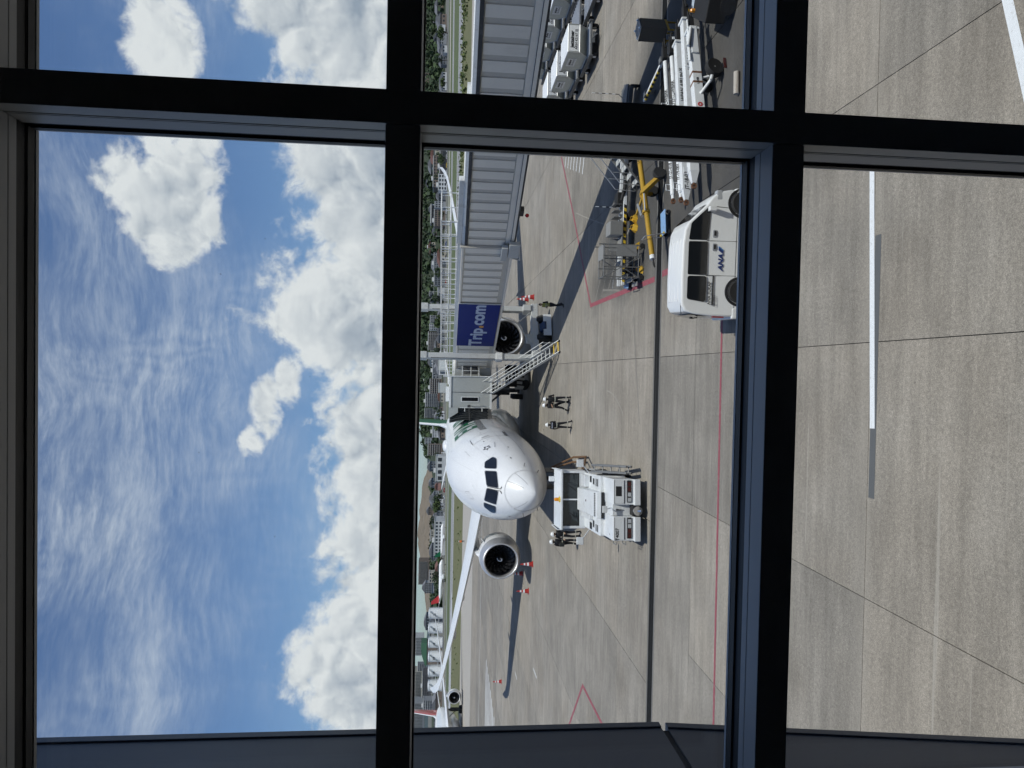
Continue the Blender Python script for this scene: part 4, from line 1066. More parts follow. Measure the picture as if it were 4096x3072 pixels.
for s_, a in ((2.2, 1.35), (2.2, -1.35), (3.6, 1.5), (5.6, 1.1), (5.3, -1.2), (7.9, 1.2), (8.2, -1.0)): skin_line([(s_, a), (s_ + .16, a)], .07, M_SEAM, 'stencil_mark', .006, .1)
def skin_poly(poly, s0, a0, m_, name, off=.008, rad=2.86):
    """flat drawing (metres aft, metres up) wrapped on the port skin round (s0, a0)"""
    b = MB(); b.add([surf(s0 + u_, a0 - v_ / rad, off) for u_, v_ in poly], [tuple(range(len(poly)))])
    return b.build(name, m_, plane)
for k in range(5):                                    # five-pointed emblem near the cockpit
    a = PI / 2 + 2 * PI * k / 5; ca, sa = math.cos(a), math.sin(a)
    R2 = lambda r_, t: (r_ * math.cos(a + t), r_ * math.sin(a + t))
    for sgn, m_ in ((1, M_BLACK), (-1, M_GREYT)):
        skin_poly([R2(.10, 0), R2(.34, sgn * .0), R2(.20, sgn * .62)][::sgn], 4.5, 1.03, m_, 'emblem')
    skin_poly([R2(.07, 0), R2(.22, .25), R2(.24, -.25)][::-1], 4.4, -1.0, M_GREYT, 'emblem')
lettering('small_print', 'STAR ALLIANCE', .11, frame(surf(4.45, 1.24, .02), (.30, .94, 0), (-.35, .1, .9)), M_GREYT, plane)
# title lettering wrapped on the skin
def wrapped_text(txt, size, s0, a0, m_, name, stretch, side=1, bold=.0):
    o = lettering(name, txt, size, Matrix.Identity(4), m_, None, bold, align='LEFT', depth=0.0)
    bm = bmesh.new(); bm.from_mesh(o.data)
    bmesh.ops.triangulate(bm, faces=bm.faces)
    for _ in range(3):
        lg = [e_ for e_ in bm.edges if e_.calc_length() > .30]
        if lg: bmesh.ops.subdivide_edges(bm, edges=lg, cuts=1); bmesh.ops.triangulate(bm, faces=bm.faces)
    for v in bm.verts:
        s = s0 + v.co.x * stretch; a = side * (a0 - v.co.y / 2.95)
        v.co = Vector(surf(s, a, .012))
    bm.to_mesh(o.data); bm.free()
    o.parent = plane
    return o
wrapped_text('EVA AIR', 2.5, 11.4, .985, M_GREEN, 'title_lettering', 1.75, 1, .07)
for k in range(26):
    s = 9.4 + k * .60
    if 19.4 < s < 21.2: continue
    b = MB(); pl = rounded([(-.14, -.24), (.14, -.24), (.14, .24), (-.14, .24)], .1)
    b.add([surf(s + u_, 1.335 - v_ / 2.9, .009) for u_, v_ in pl], [tuple(range(len(pl)))]); b.build('cabin_window', M_CABW, plane)
b = MB(); b.sphere((0, 25.2, 7.9), 1.0, 16, 10, (.55, 1.4, .34)); b.build('satcom_dome', M_WHITE, plane, smooth=60)
b = MB(); b.prism([(-.02, 0), (.02, 0), (.012, .4), (-.012, .4)], .3, Matrix.Translation((0, 19.5, 7.93))); b.build('blade_antenna', M_WHITE, plane)
for x, z, sg in ((1.35, 3.55, 1), (-1.35, 3.55, -1), (1.0, 2.75, 1), (-1.0, 2.75, -1)):
    y = nose_y(x, z); b = MB(); b.path([(x * .98, y, z), (x * 1.12, y - .06, z - .02), (x * 1.14, y - .22, z - .02)], .022, 6); b.build('pitot_probe', M_STRUT, plane)

# the other widebody with the red tail, farther left
EJ, _ = airliner('passenger_jet', 'white widebody airliner with red tail fin parked far off at the left edge', (-97.0, 176.0, .7), R(15), M_REDT, False, S=1.08)
# small airliner parked across the field
def small_jet(x, y, rz, label, tail, S=1.0):
    e = empty('parked_airliner', (x, y, fz(x, y)), rz, label, 'aircraft'); e.scale = (S, S, S)
    b = MB(); rings = []
    for s, r_, zc in ((0, .1, 3.1), (1, .9, 3.2), (3, 1.7, 3.4), (5, 1.95, 3.5), (24, 1.95, 3.5), (30, 1.4, 3.9), (35, .5, 4.4), (37, .1, 4.6)):
        rings.append([Vector((s, math.cos(2 * PI * k / 14) * r_, zc + math.sin(2 * PI * k / 14) * r_)) for k in range(14)])
    b.loft(rings, True, True); b.build('fuselage', M_WHITE, e, smooth=60)
    b = MB(); b.prism([(29.5, 5.0), (36, 5.0), (37.5, 11.5), (35.2, 11.5)], .3, Matrix.Translation((0, -.15, 0))); b.build('tail_fin', tail, e)
    for sg in (1, -1):
        b = MB(); b.hexa([(12.5, sg * 1.5, 2.3), (18.5, sg * 1.5, 2.3), (22.5, sg * 17, 3.6), (20.8, sg * 17, 3.6)] if sg < 0 else [(12.5, 1.5, 2.3), (20.8, 17, 3.6), (22.5, 17, 3.6), (18.5, 1.5, 2.3)], [(12.5, sg * 1.5, 2.8), (18.5, sg * 1.5, 2.7), (22.5, sg * 17, 3.75), (20.8, sg * 17, 3.75)] if sg < 0 else [(12.5, 1.5, 2.8), (20.8, 17, 3.75), (22.5, 17, 3.75), (18.5, 1.5, 2.7)]); b.build('wing', M_WING, e)
        b = MB(); b.tube((11.2, sg * 4.9, 1.7), (15, sg * 4.9, 1.8), .95, .7, 12); b.build('engine', M_WHITE, e, smooth=True)
        b = MB(); b.hexa([(31.5, 0, 4.7), (35, 0, 4.7), (36.5, sg * 6, 5.0), (35, sg * 6, 5.0)], [(31.5, 0, 4.9), (35, 0, 4.9), (36.5, sg * 6, 5.1), (35, sg * 6, 5.1)]); b.build('stabiliser', M_WHITE, e)
        b = MB(); b.tube((17.5, sg * 2.4, .5), (17.5, sg * 2.9, .5), .5, n=12); b.tube((17.5, sg * 2.6, .5), (17.5, sg * 2.6, 2.3), .12, n=6); b.build('landing_gear', M_TYRE, e)
    b = MB()
    for k in range(26): b.box(6 + k * .68, 6.3 + k * .68, -1.99, -1.9, 3.7, 4.1)
    tag(b.build('cabin_windows', M_CABW, e), kind='stuff')
    b = MB(); b.tube((4.5, -.2, .4), (4.5, .2, .4), .4, n=12); b.tube((4.5, 0, .4), (4.5, 0, 2), .1, n=6); b.build('nose_gear', M_TYRE, e)
small_jet(-159.5, 605, R(180 + 2), 'white narrowbody with red tail parked between terminal and storage tanks', M_REDT, 1.02)
small_jet(-131, 615, R(178), 'white narrowbody parked before the white two storey terminal', M_GREEN, .8)

# ------------------------------------------------------------------ passenger boarding bridge
M_BR = mat('bridge grey paint', (.86, .80, .70), .5, var=.06, scale=.8, streak=(1, 1, .3), dirt=((.62, .57, .49), .9, .45))
M_BRD = mat('bridge recessed panel', (.60, .56, .49), .55, var=.06, scale=.8, dirt=((.44, .41, .35), .8, .4))
M_BRW = mat('bridge white paint', (.70, .71, .70), .5, var=.06, scale=1.5, dirt=((.42, .40, .36), 1.2, .5))
M_BRC = mat('bridge column pale grey', (.50, .51, .50), .5, var=.07, scale=1.5, dirt=((.28, .27, .25), 1.5, .5))
M_GUT = mat('weathered gutter', (.055, .055, .058), .75, var=.5, scale=1.2, dirt=((.22, .22, .21), 1.2, .7))
M_SIGNB = mat('blue sign panel', (.005, .020, .19), .55, var=.05, scale=2, spec=.2)
M_SIGNW = mat('sign lettering pale blue white', (.50, .57, .70), .5, var=.02)
M_SIGNO = mat('sign dot orange', (.75, .33, .03), .5)
M_BELL = mat('black bellows fabric', (.030, .034, .036), .8, var=.25, scale=3, bump=.3, bscale=9)
M_MOTOR = mat('blue motor paint', (.020, .045, .11), .45, var=.2)
M_HAZ = mat('hazard yellow', (.70, .48, .04), .55, var=.1)
BD = Vector((-.3590, .9333, 0)); BW = Vector((.9333, .3590, 0)); BO = Vector((7.15, 40.8, 0))
BM = Matrix(((BD.x, BW.x, 0, BO.x), (BD.y, BW.y, 0, BO.y), (0, 0, 1, 0), (0, 0, 0, 1)))   # local x = along the bridge towards the aircraft, y = across away from us
bridge = empty('boarding_bridge', BO, 0, 'grey telescopic boarding bridge with blue travel sign leading to the aircraft door', 'boarding bridge')
BI = Matrix.Translation(-BO)
def bb(fn, name, m_, parent=None, bevel=0.0, smooth=False):
    b = MB(); fn(b); b.v = [tuple(BI @ (BM @ Vector(p))) for p in b.v]
    return b.build(name, m_, parent or bridge, bevel=bevel, smooth=smooth)
def tunnel(t0, t1, w0, w1, z0a, z1a, z0b, z1b, rib, label=None, gut=True):
    def Z(t, za, zb): return za + (zb - za) * (t - t0) / (t1 - t0)
    core = bb(lambda b: b.hexa([(t0, w0 + .05, z0a), (t0, w1, z0a), (t1, w1, z0b), (t1, w0 + .05, z0b)][::-1], [(t0, w0 + .05, z1a), (t0, w1, z1a), (t1, w1, z1b), (t1, w0 + .05, z1b)][::-1]), 'tunnel_section', M_BRD)
    n_ = int((t1 - t0) / rib); 
    for k in range(n_):
        ta = t0 + (t1 - t0) * (k + .02) / n_; tb_ = ta + (t1 - t0) / n_ * .66
        za, zb = Z(ta, z0a, z0b) + .34, Z(ta, z1a, z1b) - .10
        bb(lambda b: b.hexa([(ta, w0, za), (ta, w0 + .052, za), (tb_, w0 + .052, za), (tb_, w0, za)][::-1], [(ta, w0, zb), (ta, w0 + .052, zb), (tb_, w0 + .052, zb), (tb_, w0, zb)][::-1]), 'wall_panel', M_BR, core, bevel=.012)
    def beam(za, zb, wa, wb, name, m_):
        bb(lambda b: b.hexa([(t0, wa, z0a + za), (t0, wb, z0a + za), (t1, wb, z0b + za), (t1, wa, z0b + za)][::-1], [(t0, wa, z0a + zb), (t0, wb, z0a + zb), (t1, wb, z0b + zb), (t1, wa, z0b + zb)][::-1]), name, m_, core)
    if gut:
        beam(.02, .30, w0 - .03, w0 + .04, 'sill_beam', M_BR); beam(-.16, .0, w0 - .10, w0 + .03, 'sill_flange', M_BR); beam(-.05, .018, w0 - .085, w0 + .02, 'sill_gap', M_GUT); beam(-.26, -.17, w0 - .04, w0 + .05, 'bottom_gutter', M_GUT)
        h0, h1 = z1a - z0a, z1b - z0b
        bb(lambda b: b.hexa([(t0, w0 - .06, z1a - .06), (t0, w0 + .10, z1a - .06), (t1, w0 + .10, z1b - .06), (t1, w0 - .06, z1b - .06)][::-1], [(t0, w0 - .06, z1a + .10), (t0, w0 + .10, z1a + .10), (t1, w0 + .10, z1b + .10), (t1, w0 - .06, z1b + .10)][::-1]), 'roof_gutter', M_GUT, core)
        bb(lambda b: b.hexa([(t0, w0 - .02, z1a + .105), (t0, w1, z1a + .105), (t1, w1, z1b + .105), (t1, w0 - .02, z1b + .105)][::-1], [(t0, w0 + .02, z1a + .26), (t0, w1, z1a + .26), (t1, w1, z1b + .26), (t1, w0 + .02, z1b + .26)][::-1]), 'roof', M_BRW, core)
    return core
tunnel(-26.0, -10.2, .22, 2.1, 5.10, 7.25, 4.86, 7.06, .86)
tunnel(-10.4, .15, .11, 2.2, 4.80, 7.22, 4.64, 7.16, .86)
cC = tunnel(0.0, 19.6, 0.0, 2.3, 4.58, 7.32, 4.52, 7.34, .86, gut=False)
bb(lambda b: (b.box(0, 19.6, -.05, .10, 7.30, 7.40), b.box(0, 19.6, .0, 2.3, 7.36, 7.44)), 'roof', M_BR, cC)
bb(lambda b: b.box(0, 17.0, .12, .34, 7.44, 7.66), 'roof_curb', M_BRW, cC)
bb(lambda b: b.box(-6.0, -.1, .15, .45, 7.44, 7.72), 'cable_tray', M_BRW, bridge, bevel=.02)
bb(lambda b: b.box(0, 19.6, -.03, .06, 4.42, 4.56), 'bottom_edge', M_BR, cC)
bb(lambda b: b.box(-.12, .02, -.08, 2.38, 4.4, 7.5), 'end_frame', M_BRD, cC, bevel=.02)
bb(lambda b: (b.box(-.9, .5, -.32, -.05, 4.15, 4.75), b.box(-.5, .9, -.30, -.06, 4.8, 5.15), b.tube((-.6, -.2, 4.2), (.9, -.2, 4.0), .05), b.tube((.9, -.2, 4.0), (.6, -.2, 4.6), .05)), 'drive_unit', M_BRC, bridge, bevel=.03)
bb(lambda b: (b.box(-3.4, -2.9, .3, .6, 4.2, 4.5),), 'beacon_bracket', M_GUT, bridge)
bb(lambda b: b.sphere((-3.15, .2, 4.02), .11, 10, 8), 'red_beacon', mat('red beacon lens', (.55, .02, .02), .25), bridge, smooth=True)
# sign
sg_ = bb(lambda b: b.box(7.1, 14.05, -.095, -.055, 4.62, 7.42), 'sign_panel', M_SIGNB, bridge, bevel=.01)
Msign = BI @ BM @ frame((10.72, -.10, 6.0), (-1, 0, 0), (0, 0, 1))
lettering('sign_lettering', 'Trip', 1.28, Msign @ Matrix.Translation((-.10, .0, 0)), M_SIGNW, sg_, .045, 1.0, 1.42, align='RIGHT')
lettering('sign_lettering', 'com', 1.28, Msign @ Matrix.Translation((.42, .0, 0)), M_SIGNW, sg_, .045, 1.0, 1.42, align='LEFT')
bb(lambda b: b.tube((10.55, -.108, 5.73), (10.55, -.096, 5.73), .17, n=20), 'sign_dot', M_SIGNO, sg_)
bb(lambda b: (b.box(7.02, 7.09, -.07, -.02, 4.55, 7.45), b.box(14.06, 14.13, -.07, -.02, 4.55, 7.45)), 'sign_frame', M_BRW, sg_)
# roof railing: near and far side
for wv_ in (.22, 2.1):
    for k in range(14):
        t = -2.2 + k * 1.42
        bb(lambda b: (b.tube((t, wv_, 7.40), (t, wv_, 8.62), .032, n=6), b.tube((t + .28, wv_, 8.05), (t + .28, wv_, 8.62), .02, n=6)), 'railing_post', M_BRW, bridge)
    for z in (8.60, 8.10): bb(lambda b: b.tube((-2.4, wv_, z), (16.8, wv_, z), .032, n=6), 'railing_bar', M_BRW, bridge)
for k in range(3):
    t = -2.2 + k * 9.4; bb(lambda b: (b.tube((t, .22, 8.6), (t, 2.1, 8.6), .03, n=6), b.tube((t, .22, 8.1), (t, 2.1, 8.1), .03, n=6)), 'railing_bar', M_BRW, bridge)
# lift columns, cross beam, bogie
for wv_, nm in ((-1.2, 'lift_column'), (2.78, 'lift_column')):
    col = bb(lambda b: b.box(13.3, 13.72, wv_ - .21, wv_ + .21, 1.35, 9.6), 'lift_column', M_BRC, bridge, bevel=.03)
    bb(lambda b: (b.box(13.24, 13.78, wv_ - .27, wv_ + .27, 9.6, 10.15), b.box(13.34, 13.68, wv_ - .17, wv_ + .17, 10.15, 10.5)), 'column_head', M_BRC, col, bevel=.03)
    bb(lambda b: (b.box(13.22, 13.80, wv_ - .29, wv_ + .29, 4.0, 4.5), b.box(13.22, 13.80, wv_ - .29, wv_ + .29, 1.35, 1.75)), 'column_collar', M_BRW, col, bevel=.03)
    bb(lambda b: b.path([(13.25, wv_ - .24, 9.3), (13.2, wv_ - .26, 7.5), (13.28, wv_ - .25, 6.0), (13.1, wv_ - .3, 4.6)], .025, 6), 'cable', M_GUT, col)
bb(lambda b: b.box(13.1, 13.9, -1.55, 3.15, 1.25, 1.78), 'cross_beam', M_BRC, bridge, bevel=.04)
bb(lambda b: (b.tube((13.5, -.5, 1.6), (12.2, 1.0, 2.9), .05), b.tube((13.5, 2.7, 1.6), (12.2, 1.1, 2.9), .05), b.tube((12.2, 1.0, 2.9), (10.8, .9, 4.5), .045)), 'brace', M_BRC, bridge)
bb(lambda b: b.box(13.35, 13.65, .55, 1.6, .55, 1.25), 'bogie_frame', M_BRC, bridge, bevel=.04)
bb(lambda b: b.box(12.9, 13.3, .75, 1.45, .6, 1.15), 'drive_motor', M_MOTOR, bridge, bevel=.08)
bb(lambda b: b.tube((12.7, .8, .85), (12.7, 1.4, .85), .2, n=12), 'drive_motor', M_MOTOR, bridge, smooth=True)
bb(lambda b: (b.box(12.55, 12.62, .3, 2.0, .35, .95),), 'bogie_guard', M_BRW, bridge)
bb(lambda b: (b.box(13.0, 13.9, 2.5, 3.0, 1.8, 2.4),), 'control_box', M_BRC, bridge, bevel=.03)
bb(lambda b: b.box(13.05, 13.25, -.15, .55, 1.75, 2.25), 'control_box', M_BRC, bridge, bevel=.03)
for wv_ in (.35, 1.85):
    bb(lambda b: b.lathe([(.28, -.22), (.56, -.24), (.64, -.16), (.64, .16), (.56, .24), (.28, .22)], Matrix.Translation((13.45, wv_, .86)) @ Matrix.Rotation(PI / 2, 4, 'X'), n=26), 'wheel', M_TYRE, bridge, smooth=True)
# service stairs
ST0, ST1, SZ0, SZ1, SW0, SW1 = 9.9, 19.3, .20, 4.50, -2.15, -1.30
NS = 19
def sz(t): return SZ0 + (SZ1 - SZ0) * (t - ST0) / (ST1 - ST0)
for wv_ in (SW0, SW1):
    bb(lambda b: b.hexa([(ST0, wv_ - .025, sz(ST0) - .08), (ST0, wv_ + .025, sz(ST0) - .08), (ST1, wv_ + .025, sz(ST1) - .08), (ST1, wv_ - .025, sz(ST1) - .08)][::-1], [(ST0, wv_ - .025, sz(ST0) + .16), (ST0, wv_ + .025, sz(ST0) + .16), (ST1, wv_ + .025, sz(ST1) + .16), (ST1, wv_ - .025, sz(ST1) + .16)][::-1]), 'stair_stringer', M_BRW, bridge)
    for q in (.55, 1.02):
        bb(lambda b: b.tube((ST0 + .3, wv_, sz(ST0 + .3) + q), (ST1 + .5, wv_, sz(ST1 + .5) + q), .024, n=6), 'handrail', M_BRW, bridge)
    for k in range(7):
        t = ST0 + .5 + k * 1.45; bb(lambda b: b.tube((t, wv_, sz(t) + .1), (t, wv_, sz(t) + 1.02), .02, n=6), 'handrail_post', M_BRW, bridge)
for k in range(NS):
    t = ST0 + (ST1 - ST0) * (k + .5) / NS; z = sz(t)
    bb(lambda b: b.box(t - .13, t + .13, SW0 + .03, SW1 - .03, z, z + .035), 'stair_tread', M_HAZ if k < 2 else M_BRC, bridge)
bb(lambda b: (b.lathe([(.05, -.05), (.12, -.05), (.12, .05), (.05, .05)], Matrix.Translation((ST0 + .1, SW0, .25)) @ Matrix.Rotation(PI / 2, 4, 'X'), n=12), b.lathe([(.05, -.05), (.12, -.05), (.12, .05), (.05, .05)], Matrix.Translation((ST0 + .1, SW1, .25)) @ Matrix.Rotation(PI / 2, 4, 'X'), n=12)), 'stair_foot_wheel', M_TYRE, bridge)
bb(lambda b: b.box(19.2, 21.0, -2.2, -.05, 4.42, 4.52), 'stair_landing', M_BRC, bridge)
for a, c in (((19.3, -2.15), (20.9, -2.15)), ((20.9, -2.15), (20.9, -.1))):
    for z in (5.0, 5.55): bb(lambda b: b.tube((a[0], a[1], z), (c[0], c[1], z), .022, n=6), 'landing_rail', M_BRW, bridge)
    bb(lambda b: b.tube((c[0], c[1], 4.5), (c[0], c[1], 5.55), .022, n=6), 'landing_post', M_BRW, bridge)
# cab at the aircraft door (square to the aircraft)
def wb2(fn, name, m_, parent=None, bevel=0.0, smooth=False):
    b = MB(); fn(b); b.v = [tuple(BI @ Vector(p)) for p in b.v]
    return b.build(name, m_, parent or bridge, bevel=bevel, smooth=smooth)
wb2(lambda b: b.lathe([(1.75, 4.45), (1.75, 7.45), (1.6, 7.6), (.1, 7.65)], Matrix.Translation((.55, 60.2, 0)), n=28), 'cab_rotunda', mat('cab rotunda grey paint', (.46, .47, .46), .5, var=.05), smooth=True)
cab = wb2(lambda b: b.box(-2.9, -.35, 57.6, 61.6, 4.55, 7.72), 'cab', mat('cab grey green paint', (.40, .415, .40), .5, var=.05, scale=.8, dirt=((.30, .305, .295), .9, .4)), bevel=.03)
wb2(lambda b: (b.box(-2.93, -.30, 57.55, 61.65, 7.72, 7.86), b.box(-2.95, -.32, 57.56, 57.60, 4.42, 4.58)), 'cab_roof', M_BRW, cab)
wb2(lambda b: b.box(-1.62, -1.59, 57.57, 57.6, 4.6, 7.7), 'panel_seam', M_GUT, cab)
wb2(lambda b: b.box(-2.32, -2.02, 57.55, 57.6, 5.55, 6.85), 'cab_window', M_COCK, cab, bevel=.12)
wb2(lambda b: b.box(-2.38, -1.96, 57.57, 57.6, 5.48, 6.92), 'window_surround', M_BRW, cab)
wb2(lambda b: (b.tube((-2.62, 57.55, 5.4), (-2.62, 57.4, 5.4), .02), b.tube((-2.62, 57.4, 5.4), (-2.62, 57.4, 6.4), .02), b.tube((-2.62, 57.4, 6.4), (-2.62, 57.55, 6.4), .02), b.tube((-2.85, 57.5, 5.0), (-2.85, 57.5, 7.0), .03)), 'grab_rail', M_BRW, cab)
wb2(lambda b: (b.tube((-2.75, 57.55, 6.15), (-2.7, 57.2, 6.25), .025), b.box(-2.82, -2.60, 57.15, 57.2, 6.15, 6.40)), 'mirror', M_GUT, cab)
wb2(lambda b: (b.box(-.15, .5, 57.9, 58.1, 5.6, 6.75),), 'service_panel', M_GUT, cab)
for z in (5.5, 6.15, 6.85): wb2(lambda b: (b.tube((-.3, 57.5, z), (.62, 57.8, z), .025, n=6)), 'cage_rail', M_BRW, cab)
for x in (-.3, .15, .62): wb2(lambda b: b.tube((x, 57.5 + (x + .3) * .33, 5.5), (x, 57.5 + (x + .3) * .33, 6.85), .022, n=6), 'cage_post', M_BRW, cab)
wb2(lambda b: b.tube((-.32, 57.55, 4.6), (-.32, 57.55, 8.4), .05, n=8), 'cab_post', M_BRW, cab)
for k in range(7):
    x = -.2 + k * .28; wb2(lambda b: b.tube((x, 58.6, 7.6), (x, 58.6, 8.7), .025, n=6), 'cab_roof_post', M_BRW, cab)
for z in (8.2, 8.68): wb2(lambda b: b.tube((-.25, 58.6, z), (1.7, 58.6, z), .03, n=6), 'cab_roof_rail', M_BRW, cab)
wb2(lambda b: (b.box(-2.4, -1.2, 58.2, 59.4, 7.86, 8.15), b.box(-1.0, -.5, 58.0, 58.6, 7.86, 8.0)), 'roof_unit', M_BRW, cab, bevel=.03)
# pleated bellows closing on the fuselage
rings = []
for q in range(12):
    t = q / 11; x = -2.88 - 1.25 * t; bul = .07 * (1 if q % 2 else -.4)
    yl, yh, zt_, zb_ = 57.75 - bul - .25 * t, 61.4 + bul, 7.70 + bul + .05 * t, 4.75 - bul
    ring = []
    for k in range(10): ring.append(Vector((x + .03 * math.sin(k * 2.1 + q), yl + (yh - yl) * k / 9, zb_)))
    for k in range(1, 10): ring.append(Vector((x, yh, zb_ + (zt_ - zb_) * k / 9)))
    for k in range(1, 10): ring.append(Vector((x + .04 * math.sin(k * 1.7 + q), yh + (yl - yh) * k / 9, zt_)))
    for k in range(1, 9): ring.append(Vector((x + (.30 * t * math.sin(PI * k / 9)), yl, zt_ + (zb_ - zt_) * k / 9)))
    rings.append(ring)
b = MB(); b.loft(rings); b.v = [tuple(BI @ Vector(p)) for p in b.v]; b.build('bellows', M_BELL, bridge)
wb2(lambda b: b.prism([(-2.85, 7.92), (-2.85, 7.15), (-3.25, 7.15), (-3.75, 7.92)], .05, Matrix.Translation((0, 57.45, 0))), 'canopy_cheek', MATS['cab grey green paint'], bridge)
for z in (5.2, 6.6): wb2(lambda b: b.tube((-2.9, 57.5, z), (-3.15, 57.42, z), .03, n=6), 'bellows_hook', M_BRW, bridge)
wb2(lambda b: b.tube((-2.9, 57.45, 6.25), (-3.9, 57.4, 6.2), .03, n=6), 'bellows_strap', M_GUT, bridge)

# ------------------------------------------------------------------ pushback tug
M_TUG = mat('white tug paint', (.70, .72, .73), .35, var=.04, scale=1.2, coat=.25, dirt=((.40, .39, .37), 1.6, .35))
M_TUGD = mat('grey tug rack steel', (.20, .205, .21), .5, .3, var=.15)
M_GLD = mat('tinted cab glass', (.012, .020, .022), .05, var=.1, spec=.8)
M_AMB = mat('amber lamp', (.75, .28, .02), .25)
M_CHROME = mat('lamp chrome', (.72, .73, .74), .15, .9)
M_LENS = mat('lamp lens', (.50, .52, .54), .12, .3, spec=.8)
M_VENT = mat('black vent', (.012, .012, .013), .7)
M_RLENS = mat('dark red lens', (.06, .012, .010), .25)
tug = empty('pushback_tug', (-5.42, 27.85, 0), .094, 'white pushback tug numbered T4007 under the aircraft nose', 'tug')
def tg(fn, name, m_, parent=None, bevel=0.0, smooth=False):
    b = MB(); fn(b); return b.build(name, m_, parent or tug, bevel=bevel, smooth=smooth)
body = tg(lambda b: (b.box(-1.28, 1.28, 2.0, 9.0, .42, 1.54),), 'body', M_TUG, bevel=.035)
for x0, x1 in ((-1.24, -.26), (.20, 1.24)):
    blk = tg(lambda b: b.box(x0, x1, .30, 2.05, .50, 1.37), 'front_block', M_TUG, body, bevel=.03)
    tg(lambda b: b.box(x0 + .06, x1 - .06, .285, .30, .92, 1.30), 'hatch_panel', M_TUG, blk, bevel=.008)
    tg(lambda b: (b.box(x0 + .05, x1 - .05, .283, .298, .905, .915), b.box(x0 + .05, x1 - .05, .283, .298, 1.305, 1.315)), 'hatch_gap', M_VENT, blk)
    bz = tg(lambda b: b.box(x0 + .10, x1 - .05, .24, .31, .62, .80), 'lamp_bezel', M_VENT, blk, bevel=.01)
    for k, m_ in ((0, M_RLENS), (1, M_RLENS), (2, M_LENS), (3, M_LENS)) if x0 < 0 else ((0, M_LENS), (1, M_LENS), (2, M_RLENS), (3, M_RLENS)):
        xa = x0 + .13 + k * (x1 - x0 - .2) / 4
        tg(lambda b: b.box(xa, xa + .16, .225, .245, .645, .775), 'headlamp', m_, bz, bevel=.012)
    tg(lambda b: b.box(x0, x1, .02, .32, .30, .56), 'bumper', M_TUG, body, bevel=.03)
tg(lambda b: b.box(-.26, .20, .55, 2.0, .50, 1.34), 'centre_panel', M_TUG, body, bevel=.02)
tg(lambda b: (b.tube((-.02, .50, 1.14), (-.02, .52, .98), .03), b.box(-.06, .02, .5, .55, 1.12, 1.2)), 'latch', M_TUGD, body)
tg(lambda b: (b.box(-.22, .18, .1, .6, .30, .62),), 'hitch_block', M_VENT, body, bevel=.03)
tg(lambda b: (b.lathe([(.10, -.06), (.19, -.05), (.19, .05), (.10, .06)], Matrix.Translation((-.02, .06, .42)) @ Matrix.Rotation(PI / 2, 4, 'X'), n=18), b.tube((-.02, -.02, .3), (-.02, .12, .58), .05)), 'tow_hitch', M_CHROME, body, smooth=True)
tg(lambda b: b.box(.55, .95, .278, .288, 1.02, 1.26), 'grille_window', M_VENT, body, bevel=.02)
lettering('fleet_number', 'T4007', .19, frame((-.98, .282, 1.20), (1, 0, 0), (0, 0, 1)), M_BLACK, body, .006)
lettering('fleet_number', '3', .12, frame((-1.05, .9, 1.375), (1, 0, 0), (0, 1, 0)), M_BLACK, body, .004)
# deck vents and raised hood
for x0, x1, y0, y1 in ((-1.16, -.86, 2.35, 2.52), (-1.16, -.86, 2.66, 2.83), (-1.05, -.75, 3.1, 3.4), (-1.2, -.9, 3.6, 4.1), (.80, 1.12, 2.35, 2.52), (.80, 1.12, 2.66, 2.83), (.84, 1.1, 3.1, 3.42), (.9, 1.18, 3.7, 4.1)):
    tg(lambda b: b.box(x0, x1, y0, y1, 1.53, 1.547), 'deck_vent', M_VENT, body)
hood = tg(lambda b: b.hexa([(-.52, 1.75, 1.52), (.62, 1.75, 1.52), (.62, 5.3, 1.5), (-.52, 5.3, 1.5)], [(-.50, 1.78, 1.74), (.60, 1.78, 1.74), (.56, 5.3, 1.90), (-.46, 5.3, 1.90)]), 'hood', M_TUG, body, bevel=.03)
for k in range(14):
    x = -.44 + k * .072; tg(lambda b: b.box(x, x + .045, 1.95, 2.18, 1.749, 1.765), 'hood_louver', M_VENT, hood)
tg(lambda b: b.box(-.5, .6, 1.735, 1.755, 1.42, 1.53), 'hood_grille', M_VENT, hood)
tg(lambda b: (b.box(-.75, -.53, 3.4, 5.2, 1.53, 1.72), b.box(.66, 1.2, 4.3, 5.2, 1.53, 1.75)), 'side_box', M_TUG, body, bevel=.03)
tg(lambda b: b.lathe([(.02, 0), (.05, .002), (.05, .012), (.02, .014)], Matrix.Translation((.1, 3.6, 1.825)) @ Matrix.Rotation(R(2.5), 4, 'X'), n=12), 'maker_badge', M_RLENS, hood)
